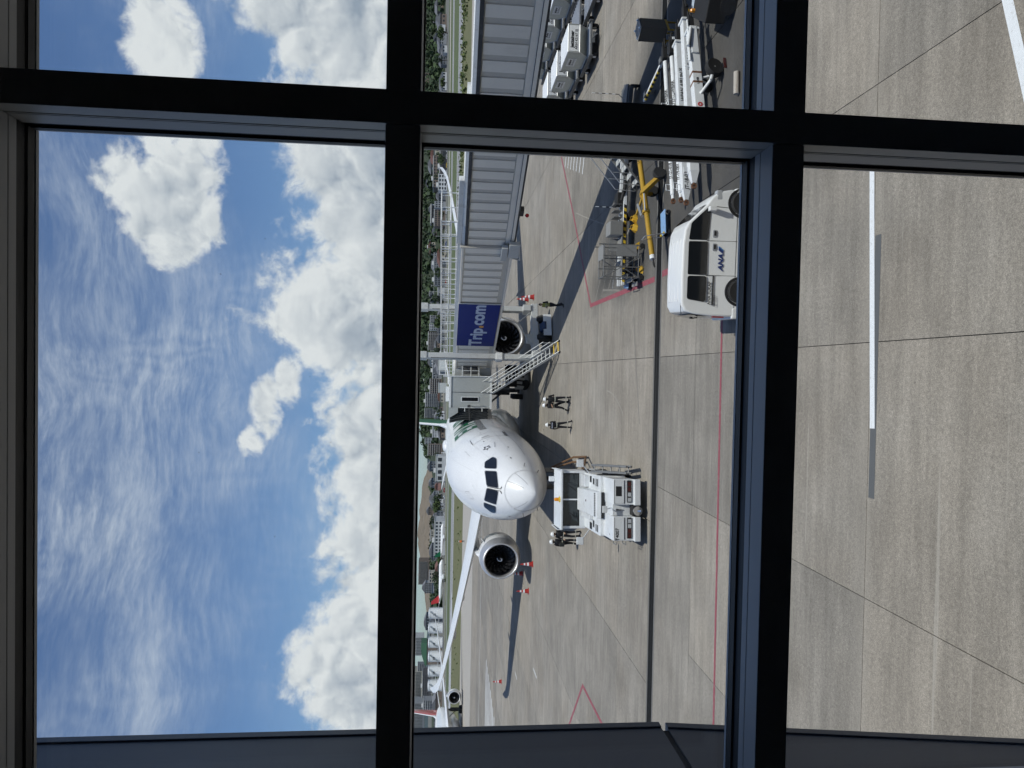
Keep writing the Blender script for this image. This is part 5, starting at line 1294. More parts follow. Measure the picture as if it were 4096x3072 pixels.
# cab
cabt = tg(lambda b: (b.box(-1.36, 1.36, 5.3, 7.1, 1.5, 1.80), b.box(-1.36, -1.24, 5.3, 7.1, 1.8, 2.6), b.box(1.24, 1.36, 5.3, 7.1, 1.8, 2.6), b.box(-1.24, 1.24, 6.98, 7.1, 1.8, 2.6)), 'cab', M_TUG, body, bevel=.02)
tg(lambda b: b.box(-1.42, 1.42, 5.15, 7.2, 2.60, 2.72), 'roof', M_TUG, cabt, bevel=.04)
tg(lambda b: (b.path([(-1.40, 5.2, 2.72), (-1.40, 5.2, 2.84), (-1.40, 7.1, 2.84), (-1.40, 7.1, 2.72)], .02, 6), b.path([(1.40, 5.2, 2.72), (1.40, 5.2, 2.84), (1.40, 7.1, 2.84), (1.40, 7.1, 2.72)], .02, 6)), 'roof_rail', M_TUG, cabt)
for x0, x1 in ((-1.22, -.035), (.035, 1.22)):
    wsn = tg(lambda b: b.box(x0, x1, 5.32, 5.35, 1.80, 2.56), 'windscreen', M_GLD, cabt, bevel=.01)
    tg(lambda b: (b.tube((x0 + .3, 5.30, 1.83), (x0 + .62, 5.30, 2.3), .014, n=6),), 'wiper', M_VENT, wsn)
    tg(lambda b: (b.box(x0 - .01, x1 + .01, 5.305, 5.318, 2.53, 2.58), b.box(x0 - .01, x1 + .01, 5.305, 5.318, 1.79, 1.83), b.box(x0 - .01, x0 + .035, 5.305, 5.318, 1.83, 2.53), b.box(x1 - .035, x1 + .01, 5.305, 5.318, 1.83, 2.53)), 'screen_seal', M_VENT, wsn)
tg(lambda b: b.box(-.034, .034, 5.29, 5.34, 1.8, 2.58), 'centre_post', M_TUG, cabt)
tg(lambda b: (b.lathe([(.14, 2.72), (.14, 2.77), (.09, 2.79)], Matrix.Translation((0, 5.32, 0)), n=16),), 'beacon_base', M_HAZ, cabt)
tg(lambda b: b.lathe([(.085, 2.78), (.085, 2.95), (.05, 3.0), (.01, 3.01)], Matrix.Translation((0, 5.32, 0)), n=16), 'beacon', M_AMB, cabt, smooth=True)
tg(lambda b: b.box(.75, 1.0, 6.9, 7.15, 2.72, 3.0), 'rear_lamp', M_TUG, cabt, bevel=.02)
for sx_ in (-1, 1):
    arm = tg(lambda b: b.path([(sx_ * 1.3, 4.3, 1.54), (sx_ * 1.55, 4.2, 1.75), (sx_ * 1.75, 4.0, 1.95)], .025, 6), 'mirror_arm', M_TUG, body)
    tg(lambda b: b.box(sx_ * 1.75 - .17, sx_ * 1.75 + .17, 3.95, 4.0, 1.85, 2.18), 'mirror', M_TUG, arm, bevel=.03)
    for yw_ in (3.1, 7.4):
        wh = tg(lambda b: b.lathe([(.30, -.20), (.55, -.22), (.62, -.15), (.62, .15), (.55, .22), (.30, .20)], Matrix.Translation((sx_ * 1.13, yw_, .62)) @ Matrix.Rotation(PI / 2, 4, 'Y'), n=28), 'wheel', M_TYRE, body, smooth=True)
        tg(lambda b: b.lathe([(.06, -.235), (.26, -.235), (.30, -.20), (.30, .20), (.26, .235), (.06, .235)], Matrix.Translation((sx_ * 1.13, yw_, .62)) @ Matrix.Rotation(PI / 2, 4, 'Y'), n=20), 'rim', M_TUG, wh, smooth=True)
        tg(lambda b: b.lathe([(.66, -.012), (.80, -.012), (.80, .012), (.66, .012)], Matrix.Translation((sx_ * 1.285, yw_, .62)) @ Matrix.Rotation(PI / 2, 4, 'Y'), n=28, closed=True), 'wheel_arch', M_VENT, body)
arm = tg(lambda b: b.path([(.05, .6, 1.37), (.02, .4, 1.62), (0, .3, 1.7)], .02, 6), 'mirror_arm', M_TUG, body)
tg(lambda b: b.box(-.12, .16, .26, .30, 1.62, 1.82), 'mirror', M_TUG, arm, bevel=.02)
rack = tg(lambda b: (b.tube((1.45, .7, .7), (1.45, 2.7, 1.75), .045), b.tube((1.45, .9, .45), (1.45, 3.0, 1.45), .045), b.tube((1.72, .7, .7), (1.72, 2.7, 1.75), .045), b.tube((1.72, .9, .45), (1.72, 3.0, 1.45), .045), b.tube((1.45, 2.7, 1.75), (1.45, 3.0, 1.45), .045)), 'folding_rack', M_TUGD, body)
for k in range(5):
    t = k / 4; tg(lambda b: b.tube((1.45, .8 + 2.0 * t, .6 + 1.0 * t), (1.72, .8 + 2.0 * t, .6 + 1.0 * t), .03, n=6), 'rack_rung', M_TUGD, rack)
tg(lambda b: (b.path([(-1.3, .5, 1.2), (-1.42, .5, 1.2), (-1.42, 1.0, 1.2), (-1.3, 1.0, 1.2)], .018, 6), b.path([(-1.3, .5, .8), (-1.42, .5, .8), (-1.42, 1.0, .8), (-1.3, 1.0, .8)], .018, 6)), 'grab_handle', M_TUGD, body)
# driver's seats and wheel behind the glass
tg(lambda b: (b.box(-.9, -.4, 6.0, 6.5, 1.6, 2.0), b.box(-.9, -.4, 6.4, 6.55, 2.0, 2.4)), 'seat', M_VENT, cabt, bevel=.04)
tg(lambda b: b.lathe([(.17, -.012), (.2, -.012), (.2, .012), (.17, .012)], Matrix.Translation((-.62, 5.8, 2.05)) @ Matrix.Rotation(R(35), 4, 'X'), n=20, closed=True), 'steering_wheel', M_VENT, cabt)

# nose gear tow link between tug and jet
tl = empty('tow_link', (-6.2, 37.0, 0), 0, 'dark nose gear towing cradle and hoses behind the tug', 'tow bar')
b = MB(); b.tube((-.0, -.2, .5), (-.35, 7.2, .55), .10, n=10); b.tube((-.2, 2.0, .9), (-.35, 7.2, .6), .05); b.build('bar', M_TUGD, tl)
b = MB(); b.box(-.75, .1, 6.5, 7.1, .35, .75); b.build('cradle', M_VENT, tl, bevel=.04)
b = MB(); b.path([(.9, .3, .9), (1.3, 2.5, .35), (1.0, 4.6, .6), (.3, 6.6, 1.6)], .06, 8); b.path([(1.15, .2, .8), (1.6, 2.2, .3), (1.25, 4.9, .5), (.4, 6.8, 1.5)], .06, 8); b.build('ground_hose', mat('brown hose', (.14, .075, .035), .7, var=.2), tl, smooth=True)

# ------------------------------------------------------------------ van
M_VAN = mat('white van paint', (.76, .77, .77), .3, var=.015, scale=1.0, coat=.5)
M_VGLASS = mat('dark van glass', (.010, .011, .012), .05, var=.1, spec=.8)
M_ANA = mat('navy lettering', (.014, .035, .16), .4)
M_ANA2 = mat('light blue stripe', (.06, .22, .50), .4)
M_HUB = mat('steel wheel', (.42, .43, .44), .35, .7, var=.1)
van = empty('white_van', (1.66, 18.75, 0), R(-2.5), 'white airport van with dark windows parked beside the drain at right', 'van')
VW, VL = 1.46, 3.42
def vy(y, z):
    """tumblehome: the sides lean in above the waist"""
    k = max(0, z - 1.12) * .11
    return y + (k if y < VW / 2 else -k)
prof = [(.02, .30), (-.01, .55), (.0, 1.1), (.05, 1.55), (.12, 1.78), (.30, 1.885), (1.0, 1.905), (1.95, 1.895), (2.32, 1.855), (2.52, 1.765), (3.02, 1.27), (3.22, 1.13), (3.36, .93), (3.42, .62), (3.40, .30)]
b = MB(); n_ = len(prof); rings = []
for y, inset in ((0.0, .035), (.035, .0), (VW / 2, -.012), (VW - .035, .0), (VW, .035)):
    cxm, czm = 1.7, 1.0
    rings.append([Vector((x + (cxm - x) * inset / 1.7, vy(y, z), z + (czm - z) * inset)) for x, z in prof])
b.loft(rings, True, True); vb = b.build('body', M_VAN, van, smooth=32, bevel=.03)
for k in range(4):
    yy = .36 + k * .25; b = MB(); b.box(.40, 2.1, yy, yy + .1, 1.89, 1.912); b.build('roof_rib', M_VAN, vb, bevel=.02)
def vside(poly, name, m_, out=.008, near=True, bevel=0.0, parent=None):
    """a flat piece on the near (y = 0) flank"""
    b = MB(); q = [Vector((x, vy(0 if near else VW, z) + (-out if near else out), z)) for x, z in poly]
    q2 = [Vector((x, vy(0 if near else VW, z) + (.02 if near else -.02), z)) for x, z in poly]
    m2 = len(poly); b.add(q + q2, [tuple(range(m2)), tuple(range(2 * m2 - 1, m2 - 1, -1))] + [((i + 1) % m2, i, m2 + i, m2 + (i + 1) % m2) for i in range(m2)])
    return b.build(name, m_, parent or vb)
for near in (True, False):
    vside(rounded([(.38, 1.25), (1.08, 1.24), (1.08, 1.745), (.45, 1.745)], .07), 'side_window', M_VGLASS, near=near)
    vside(rounded([(1.115, 1.24), (2.01, 1.235), (2.01, 1.745), (1.115, 1.745)], .04), 'side_window', M_VGLASS, near=near)
    vside(rounded([(2.05, 1.235), (2.84, 1.18), (2.94, 1.24), (2.50, 1.69), (2.05, 1.745)], .05), 'side_window', M_VGLASS, near=near)
    for x in (1.10, 2.03): vside([(x - .006, .42), (x + .006, .42), (x + .006, 1.26), (x - .006, 1.26)], 'door_gap', M_VENT, .004, near)
    vside([(.10, .44), (3.30, .44), (3.30, .452), (.10, .452)], 'sill_gap', M_VENT, .004, near)
    vside([(.30, 1.045), (1.10, 1.045), (1.10, 1.065), (.30, 1.065)], 'slide_rail', M_VENT, .006, near)
    vside([(2.90, .45), (2.912, .45), (2.96, 1.14), (2.95, 1.14)], 'door_gap', M_VENT, .004, near)
    for x in (1.86, 2.22): vside(rounded([(x - .10, 1.0), (x + .10, 1.0), (x + .10, 1.10), (x - .10, 1.10)], .03), 'handle_recess', M_GREYT, .003, near); vside([(x - .05, 1.03), (x + .07, 1.03), (x + .07, 1.07), (x - .05, 1.07)], 'door_handle', M_VENT, .02, near)
b = MB(); b.quad((2.57, .13, 1.715), (3.0, .07, 1.29), (3.0, VW - .07, 1.29), (2.57, VW - .13, 1.715)); b.v = [(x + .012, y, z + .014) for x, y, z in b.v]; b.build('windscreen', M_VGLASS, vb)
b = MB(); b.quad((.045, .10, 1.62), (-.012, .06, 1.15), (-.012, VW - .06, 1.15), (.045, VW - .10, 1.62)); b.v = [(x - .012, y, z) for x, y, z in b.v]; b.build('rear_window', M_VGLASS, vb)
b = MB(); b.box(-.035, -.005, .03, .12, .70, 1.02); b.build('tail_lamp', mat('tail lamp red', (.35, .02, .02), .2), vb, bevel=.01)
b = MB(); b.tube((-.06, .35, 1.50), (-.03, .5, 1.28), .015); b.box(-.07, -.02, .3, .4, 1.48, 1.54); b.build('rear_wiper', M_VENT, vb)
b = MB(); b.box(-.06, .25, -.015, VW + .015, .27, .50); b.build('rear_bumper', M_VAN, vb, bevel=.04)
b = MB(); b.box(3.22, 3.46, -.01, VW + .01, .27, .52); b.build('front_bumper', M_VAN, vb, bevel=.05)
b = MB(); b.box(3.12, 3.395, .0, .22, .86, 1.04); b.build('head_lamp', M_LENS, vb, bevel=.04)
b = MB(); b.box(2.80, 2.92, -.20, -.03, 1.10, 1.28); b.tube((2.88, .03, 1.14), (2.86, -.08, 1.16), .025); b.build('door_mirror', M_VAN, vb, bevel=.04)
b = MB(); b.tube((.35, .18, 1.885), (.0, .18, 1.85), .008); b.build('aerial', M_VENT, vb)
for x in (.68, 3.06):
    for y, sg in ((.06, -1), (VW - .06, 1)):
        b = MB(); b.lathe([(.18, -.075), (.28, -.085), (.315, -.05), (.315, .05), (.28, .085), (.18, .075)], Matrix.Translation((x, y - .03 if sg < 0 else y + .03, .315)) @ Matrix.Rotation(PI / 2, 4, 'X'), n=28); wh = b.build('wheel', M_TYRE, vb, smooth=True)
        b = MB(); b.lathe([(.03, .075), (.07, .08), (.09, .05), (.15, .045), (.175, .07), (.175, -.03), (.02, -.03)], Matrix.Translation((x, y - .03 if sg < 0 else y + .03, .315)) @ Matrix.Rotation(PI / 2 if sg < 0 else -PI / 2, 4, 'X'), n=24); b.build('rim', M_HUB, wh, smooth=True)
    for yy in (-.004, VW - .004):
        b = MB(); b.lathe([(.325, -.006), (.40, -.006), (.40, .006), (.325, .006)], Matrix.Translation((x, yy, .32)) @ Matrix.Rotation(PI / 2, 4, 'X'), n=28, closed=True); b.build('wheel_arch', M_VENT, vb)
VF = lambda x, z: frame((x, vy(0, z) - .010, z), (1, 0, 0), (0, 0, 1))
lettering('lettering', 'ANA', .185, VF(1.45, .86), M_ANA, vb, .008, 1.0, 1.15, .25)
vside([(1.68, .80), (1.76, .80), (1.86, .93), (1.78, .93)], 'stripe_mark', M_ANA, .010); vside([(1.76, .80), (1.79, .80), (1.89, .93), (1.86, .93)], 'stripe_mark', M_ANA2, .011)
lettering('lettering', 'ANA FUKAP', .115, VF(.62, 1.15), M_BLACK, vb, .003)
lettering('lettering', 'LE-2001', .095, VF(.42, 1.0), M_BLACK, vb, .0)

# ------------------------------------------------------------------ air cargo containers on dollies
M_CONT = mat('aluminium container skin', (.46, .49, .47), .42, .35, var=.08, scale=2, dirt=((.30, .29, .27), 1.5, .45), rnd=.10)
M_CTOP = mat('white container roof', (.74, .76, .78), .45, var=.05, scale=2)
M_CLAB = mat('white container label', (.72, .73, .73), .5, var=.03)
M_DOLL = mat('dolly steel', (.13, .135, .14), .55, .4, var=.25, scale=4)
M_EDGE = mat('container edge rail', (.55, .56, .57), .35, .7, var=.1)
AKH = [(-.78, .0), (.78, .0), (1.22, .50), (1.22, 1.14), (-1.22, 1.14), (-1.22, .50)]
def container(x, y, label, number):
    z = zg(y) + .56
    e = empty('air_container', (x, y, z), 0, label, 'container', 'air cargo containers on dollies')
    M0 = Matrix.Translation((-.76, 0, 0)) @ Matrix.Rotation(PI / 2, 4, 'Z') @ Matrix.Translation((0, -1.52, 0))
    b = MB(); b.prism(AKH, 1.52, M0); b.build('shell', M_CONT, e, bevel=.012)
    b = MB(); b.box(-.74, .74, -1.20, 1.20, 1.142, 1.165); b.build('roof_sheet', M_CTOP, e)
    b = MB()
    for xx in (-.765, .765):
        pts = [(xx, u_, v_) for u_, v_ in AKH]
        for i in range(6): b.tube(pts[i], pts[(i + 1) % 6], .022, n=6)
    for u_, v_ in AKH: b.tube((-.765, u_, v_), (.765, u_, v_), .022, n=6)
    b.build('edge_rail', M_EDGE, e)
    b = MB(); b.hexa([(-.70, -1.232, .54), (.70, -1.232, .54), (.70, -1.222, .54), (-.70, -1.222, .54)], [(-.70, -1.232, 1.10), (.70, -1.232, 1.10), (.70, -1.222, 1.10), (-.70, -1.222, 1.10)]); b.build('label_panel', M_CLAB, e)
    Mf = frame((.02, -1.236, .89), (1, 0, 0), (0, 0, 1))
    lettering('lettering', 'jettainer', .27, Mf @ Matrix.Translation((-.08, .03, 0)), M_BLACK, e, .012)
    lettering('lettering', number, .19, Mf @ Matrix.Translation((-.08, -.20, 0)), M_BLACK, e, .004)
    b = MB(); b.box(-.778, -.768, -.45, .55, .50, .98); b.build('side_label', M_CLAB, e)
    Ms = frame((-.780, .05, .74), (0, -1, 0), (0, 0, 1))
    lettering('lettering', 'jettainer', .20, Ms @ Matrix.Translation((0, .08, 0)), M_BLACK, e, .006)
    lettering('lettering', number, .13, Ms @ Matrix.Translation((0, -.1, 0)), M_BLACK, e)
    return e
def dolly(x, y, label):
    e = empty('container_dolly', (x, y, zg(y)), 0, label, 'dolly', 'container dollies')
    b = MB(); b.box(-.95, .95, -1.4, 1.4, .40, .48); b.box(-1.0, -.92, -1.45, 1.45, .36, .56); b.box(.92, 1.0, -1.45, 1.45, .36, .56); b.build('deck', M_DOLL, e, bevel=.01)
    for k in range(7):
        yy = -1.15 + k * .38; b = MB(); b.tube((-.88, yy, .50), (.88, yy, .50), .035, n=8); b.build('roller', M_EDGE, e)
    for sx_ in (-.8, .8):
        for sy_ in (-1.05, 1.05):
            b = MB(); b.lathe([(.10, -.07), (.19, -.08), (.20, .0), (.19, .08), (.10, .07)], Matrix.Translation((sx_, sy_, .20)) @ Matrix.Rotation(PI / 2, 4, 'Y'), n=16); w_ = b.build('wheel', M_TYRE, e, smooth=True)
            b = MB(); b.lathe([(.02, -.085), (.10, -.085), (.10, .085), (.02, .085)], Matrix.Translation((sx_, sy_, .20)) @ Matrix.Rotation(PI / 2, 4, 'Y'), n=12); b.build('rim', M_CTOP, w_)
    b = MB(); b.tube((0, -1.4, .40), (0, -1.95, .25), .04); b.box(-.3, .3, -1.55, -1.45, .28, .4); b.build('draw_bar', M_DOLL, e)
    return e
for i, (x, y) in enumerate(((18.5, 40.1), (18.7, 43.8), (18.95, 47.5))):
    container(x, y, ['pale green metal cargo container nearest us, lettered on its white end panel', 'worn grey cargo container, second in the front row of dollies', 'cargo container farthest back in the front row, cut by the mullion'][i], ['AKH 42167 5J', 'AKH 42208 5J', 'AKH 42185 5J'][i])
    dolly(x, y, ['low wheeled dolly under the nearest cargo container', 'low wheeled dolly under the second container of the front row', 'low wheeled dolly under the last container of the front row'][i])
for i, (x, y) in enumerate(((24.2, 45.6), (24.35, 49.3), (24.6, 53.0), (24.7, 56.7))):
    container(x, y, ['grey cargo container at the upper frame edge, nearest of the rear row', 'pale cargo container second in the rear row beside the bridge', 'dented grey cargo container third in the rear row', 'grey cargo container farthest off, half hidden by the bridge'][i], ['AKH 42146 5J', 'AKH 42196 5J', 'AKH 42113 5J', 'AKH 42177 5J'][i])
    dolly(x, y, ['low dolly under the nearest container of the rear row', 'low dolly under the second container of the rear row', 'low dolly under the third container of the rear row', 'low dolly under the farthest container of the rear row'][i])
dolly(21.6, 43.4, 'empty roller dolly standing between the two rows of containers')
dolly(21.2, 39.4, 'empty dolly with bright rollers beside the nearest container')

# ------------------------------------------------------------------ towbars
M_TBW = mat('white towbar paint', (.74, .76, .77), .4, var=.05, scale=3, dirt=((.45, .43, .40), 3.0, .4))
M_RUST = mat('rusty steel eye', (.16, .075, .04), .75, var=.3, scale=9)
M_YEL = mat('yellow towbar paint', (.42, .25, .02), .4, var=.08, scale=3, coat=.2, dirt=((.25, .16, .03), 2.5, .5))
def towbar(name, p0, p1, label, beam, texts, wheel=None):
    """p0: right-hand head end, p1: left-hand eye end; a bar on its wheels"""
    p0, p1 = Vector(p0), Vector(p1); L = (p1 - p0).length; d = (p1 - p0).normalized()
    e = empty(name, p0, math.atan2(d.y, d.x), label, 'tow bar', 'towbars parked side by side')
    if beam:
        b = MB(); b.box(0, L - .55, -beam / 2, beam / 2, -beam * .55, beam * .55); main = b.build('beam', M_TBW, e, bevel=.015)
        b = MB(); b.hexa([(L - .55, -beam / 2, -beam * .5), (L - .2, -.05, -.06), (L - .2, .05, -.06), (L - .55, beam / 2, -beam * .5)], [(L - .55, -beam / 2, beam * .5), (L - .2, -.05, .06), (L - .2, .05, .06), (L - .55, beam / 2, beam * .5)]); b.build('beam_taper', M_TBW, main)
        b = MB(); b.box(-.08, .0, -beam * .7, beam * .7, -beam * .7, beam * .7); b.build('end_plate', M_TBW, main, bevel=.01)
    else:
        b = MB(); b.tube((0, 0, 0), (L - .35, 0, 0), .085, n=14); main = b.build('tube', M_TBW, e, smooth=True)
        b = MB(); b.tube((L - .36, 0, 0), (L - .2, 0, 0), .06, n=12); b.build('tube_end', M_TBW, main)
    b = MB(); b.lathe([(.035, -.03), (.085, -.035), (.085, .035), (.035, .03)], Matrix.Translation((L - .1, 0, 0)) @ Matrix.Rotation(PI / 2, 4, 'X'), n=14, closed=True); b.tube((L - .24, 0, 0), (L - .16, 0, 0), .05); b.build('tow_eye', M_RUST, main)
    b = MB(); b.box(-.62, -.10, -.10, .10, -.07, .10); b.tube((-.55, -.16, 0), (-.55, .16, 0), .05); b.tube((-.9, -.09, .02), (-.6, -.09, .02), .03); b.tube((-.9, .09, .02), (-.6, .09, .02), .03); b.build('tow_head', M_VENT, main, bevel=.01)
    rad = (beam * .5 if beam else .085)
    for xx in (L - .75, L * .30):
        b = MB(); zt_ = (beam * .55 if beam else .08)
        b.path([(xx, -rad * .3, zt_), (xx, -rad * .3, zt_ + .14), (xx + .22, -rad * .3, zt_ + .14), (xx + .22, -rad * .3, zt_)], .014, 6); b.build('grab_handle', M_TBW, main)
    wx = L * (.42 if wheel is None else wheel); hz = p0.z
    b = MB(); b.tube((wx, -.34, -hz + .2), (wx, .34, -hz + .2), .03); b.tube((wx, -.2, -hz + .2), (wx, 0, -.05), .03); b.tube((wx, .2, -hz + .2), (wx, 0, -.05), .03); ax_ = b.build('axle', M_TBW, main)
    for sy_ in (-.34, .34):
        b = MB(); b.lathe([(.06, -.05), (.18, -.055), (.20, 0), (.18, .055), (.06, .05)], Matrix.Translation((wx, sy_, -hz + .2)) @ Matrix.Rotation(PI / 2, 4, 'X'), n=18); b.build('wheel', M_TYRE, ax_, smooth=True)
    for tx, at, size in texts:
        if beam: Mt = frame((L * at, beam / 2 + .004, .0), (-1, 0, 0), (0, 0, 1))
        else: Mt = frame((L * at, .060, .065), (-1, 0, 0), (0, -.6, .8))
        lettering('lettering', tx, size, Mt, M_BLACK, main, .004, 1.0, 1.0, .15 if beam else 0)
    return e
towbar('towbar', (11.4, 25.3, .50), (5.95, 24.0, .42), 'slim white tube towbar nearest the drain, farthest of the row', 0, [('737 TOWBAR', .30, .16), ('JT-21-018', .78, .15)])
towbar('towbar', (11.2, 24.45, .52), (5.78, 23.1, .42), 'slim white tube towbar, second of the row from the drain', 0, [('B737TOWBAR', .27, .16), ('JT-19-001', .80, .15)])
towbar('towbar', (11.2, 23.55, .58), (5.52, 22.4, .44), 'white box beam towbar with black airline lettering, third from the drain', .26, [('JAPAN AIRLINES', .27, .17), ('JT-18-00', .86, .17)])
towbar('towbar', (11.55, 22.75, .62), (5.85, 21.6, .48), 'white box beam towbar with airline lettering, fourth from the drain', .28, [('JAPAN AIRLINES', .20, .18)])
jb = towbar('towbar', (10.9, 22.05, .66), (7.6, 21.05, .60), 'short white towbar with red bird emblem and raised black wheel', .27, [('LEVER', .55, .09)], .5)
b = MB(); b.lathe([(.035, -.004), (.075, -.004), (.075, .004), (.035, .004)], frame((2.75, .14, 0), (1, 0, 0), (0, 0, 1)), n=18, closed=True); b.build('emblem', M_REDT, jb)
for xx in (1.55, 1.9):
    b = MB(); b.box(xx, xx + .07, -.139, .139, -.152, .152); b.build('red_band', M_RUST, jb)
b = MB(); b.box(-.1, .9, .12, .2, -.1, .12); b.tube((-.4, .1, .15), (1.2, .16, .2), .03); b.tube((0, .2, .1), (.7, .22, .25), .05); b.build('hydraulic_pump', M_TBW, jb, bevel=.02)
b = MB(); b.lathe([(.16, -.09), (.26, -.10), (.29, 0), (.26, .10), (.16, .09)], Matrix.Translation((1.75, .55, -.36)) @ Matrix.Rotation(R(78), 4, 'X'), n=22); b.build('swing_wheel', M_TYRE, jb, smooth=True)
b = MB(); b.tube((2.35, .1, -.05), (2.15, .5, -.25), .045); b.tube((2.15, .5, -.25), (1.75, .6, -.36), .05); b.build('swing_arm', M_TBW, jb)
b = MB(); b.box(1.6, 1.95, .80, .82, -.64, -.56); b.build('red_chock_plate', M_RLENS, jb)
# crossing chains between towbars
ch = empty('bar_clamp', (8.2, 23.4, .75), 0, 'thin steel clamp rods lying across the white towbars', 'clamp')
b = MB(); b.tube((-.3, 1.75, .05), (.2, -.9, .1), .015); b.tube((-.18, 1.75, .05), (.3, -.9, .1), .015); b.build('rod', M_EDGE, ch)

# big yellow towbar
ytb = empty('yellow_towbar', (9.2, 27.75, .80), math.atan2(-2.2, -4.98), 'large yellow towbar on a wheeled yoke lying across the drain', 'tow bar')
b = MB(); b.tube((0, 0, 0), (5.35, 0, -.08), .10, n=18); ym = b.build('tube', M_YEL, ytb, smooth=True)
for xx in (2.3, 3.2): 
    b = MB(); b.tube((xx, 0, -.035), (xx + .12, 0, -.036), .145, n=18); b.build('collar', M_YEL, ym, smooth=True)
b = MB(); b.tube((5.2, 0, -.08), (5.36, 0, -.08), .103, n=18); b.build('white_mark', M_TBW, ym)
b = MB(); b.path([(5.35, .03, -.08), (5.6, .03, -.1), (5.68, .0, -.12), (5.6, -.05, -.12), (5.45, -.05, -.1)], .028, 8); b.build('hook', M_VENT, ym)
b = MB(); b.hexa([(1.9, -.5, -.62), (2.05, -.5, -.62), (2.5, -.08, -.05), (2.3, -.08, -.05)], [(1.9, -.58, -.5), (2.05, -.58, -.5), (2.5, -.14, .1), (2.3, -.14, .1)]); b.hexa([(1.9, .5, -.62), (2.3, .08, -.05), (2.5, .08, -.05), (2.05, .5, -.62)], [(1.9, .58, -.5), (2.3, .14, .1), (2.5, .14, .1), (2.05, .58, -.5)]); b.hexa([(2.5, -.1, .0), (2.75, -.8, .05), (2.85, -.78, .05), (2.62, -.08, .0)], [(2.5, -.1, .06), (2.75, -.8, .12), (2.85, -.78, .12), (2.62, -.08, .06)]); yk = b.build('wheel_yoke', M_YEL, ym)
for sy_ in (-.52, .52):
    b = MB(); b.lathe([(.08, -.08), (.23, -.09), (.26, -.04), (.26, .04), (.23, .09), (.08, .08)], Matrix.Translation((1.85, sy_, -.54)) @ Matrix.Rotation(PI / 2, 4, 'X'), n=20); b.build('wheel', M_TYRE, yk, smooth=True)
b = MB(); b.tube((2.6, -.45, .1), (3.35, -.15, .1), .06, n=10); b.tube((2.6, .25, .05), (3.3, .15, .05), .03); b.build('jack_cylinder', M_EDGE, ym, smooth=True)
lettering('lettering', 'CAUTION', .13, frame((.75, .075, .088), (-1, 0, 0), (0, -.7, .7)), M_BLACK, ym)

# blue hand cart
bc = empty('blue_hand_cart', (5.72, 25.98, 0), R(8), 'small blue flat hand cart with steel handle lying across the drain', 'cart')
M_BLUE = mat('worn sky blue paint', (.22, .38, .62), .5, var=.1, scale=5, dirt=((.20, .17, .12), 5.0, .9))
b = MB(); b.box(-.46, .46, -.27, .27, .20, .25); b.build('deck', M_BLUE, bc, bevel=.02)
for sx_ in (-.38, .38):
    for sy_ in (-.2, .2):
        b = MB(); b.lathe([(.02, -.03), (.07, -.03), (.08, 0), (.07, .03), (.02, .03)], Matrix.Translation((sx_, sy_, .09)) @ Matrix.Rotation(PI / 2, 4, 'X'), n=14); b.tube((sx_, sy_, .09), (sx_, sy_, .2), .02); b.build('wheel', M_TYRE, bc)
b = MB(); b.path([(-.46, -.22, .22), (-.55, -.22, .75), (-.6, -.2, 1.0), (-.6, .2, 1.0), (-.55, .22, .75), (-.46, .22, .22)], .017, 8); b.build('handle', M_EDGE, bc)
for yy in (-.17, .17):
    b = MB(); b.box(-.47, -.40, yy - .05, yy + .05, .24, .30); b.build('corner_pad', M_HAZ, bc)

# ------------------------------------------------------------------ service equipment by the drain
M_GALV = mat('galvanised tube', (.22, .222, .22), .45, .5, var=.12, scale=6)
M_PANEL = mat('grey sheet panel', (.25, .25, .245), .5, .05, var=.08, scale=3, dirt=((.22, .21, .2), 3, .4))
rk = empty('maintenance_platform', (4.75, 29.6, .02), R(-2), 'wheeled steel maintenance platform with braced frame and grey panels by the red line', 'platform')
def rkb(fn, name, m_, bevel=0.0): b = MB(); fn(b); return b.build(name, m_, rk, bevel=bevel)
for x in (-.62, -.2, .25, .72):
    for y in (-.45, .5): rkb(lambda b: b.tube((x, y, .18), (x, y, 1.75 if x < .5 else 1.95), .024, n=8), 'post', M_GALV)
for z in (.25, .95, 1.72):
    for y in (-.45, .5): rkb(lambda b: b.tube((-.62, y, z), (.72, y, z), .022, n=8), 'rail', M_GALV)
    for x in (-.62, .72): rkb(lambda b: b.tube((x, -.45, z), (x, .5, z), .022, n=8), 'rail', M_GALV)
for (xa, za, xb, zb) in ((-.62, .25, -.2, .95), (-.2, .95, .25, .25), (-.62, 1.72, -.2, .95), (-.2, .95, .25, 1.72), (.25, .25, .72, .95)):
    for y in (-.46, .51): rkb(lambda b: b.tube((xa, y, za), (xb, y, zb), .016, n=6), 'brace', M_GALV)
rkb(lambda b: b.box(.26, .72, -.47, -.46, .35, 1.2), 'side_panel', M_PANEL)
rkb(lambda b: b.box(.1, .72, -.45, .5, 1.74, 1.77), 'top_panel', M_PANEL, .008)
rkb(lambda b: b.box(-.62, .1, -.45, .5, .93, .96), 'deck_panel', M_PANEL, .008)
for k in range(4): rkb(lambda b: b.box(-.95 + k * .16, -.78 + k * .16, -.40, .42, .25 + k * .22, .28 + k * .22), 'step', M_PANEL)
for x in (-.6, .7):
    for y in (-.45, .5): rkb(lambda b: (b.lathe([(.03, -.03), (.10, -.03), (.11, 0), (.10, .03), (.03, .03)], Matrix.Translation((x, y, .11)) @ Matrix.Rotation(PI / 2, 4, 'X'), n=14),), 'castor', M_TYRE)
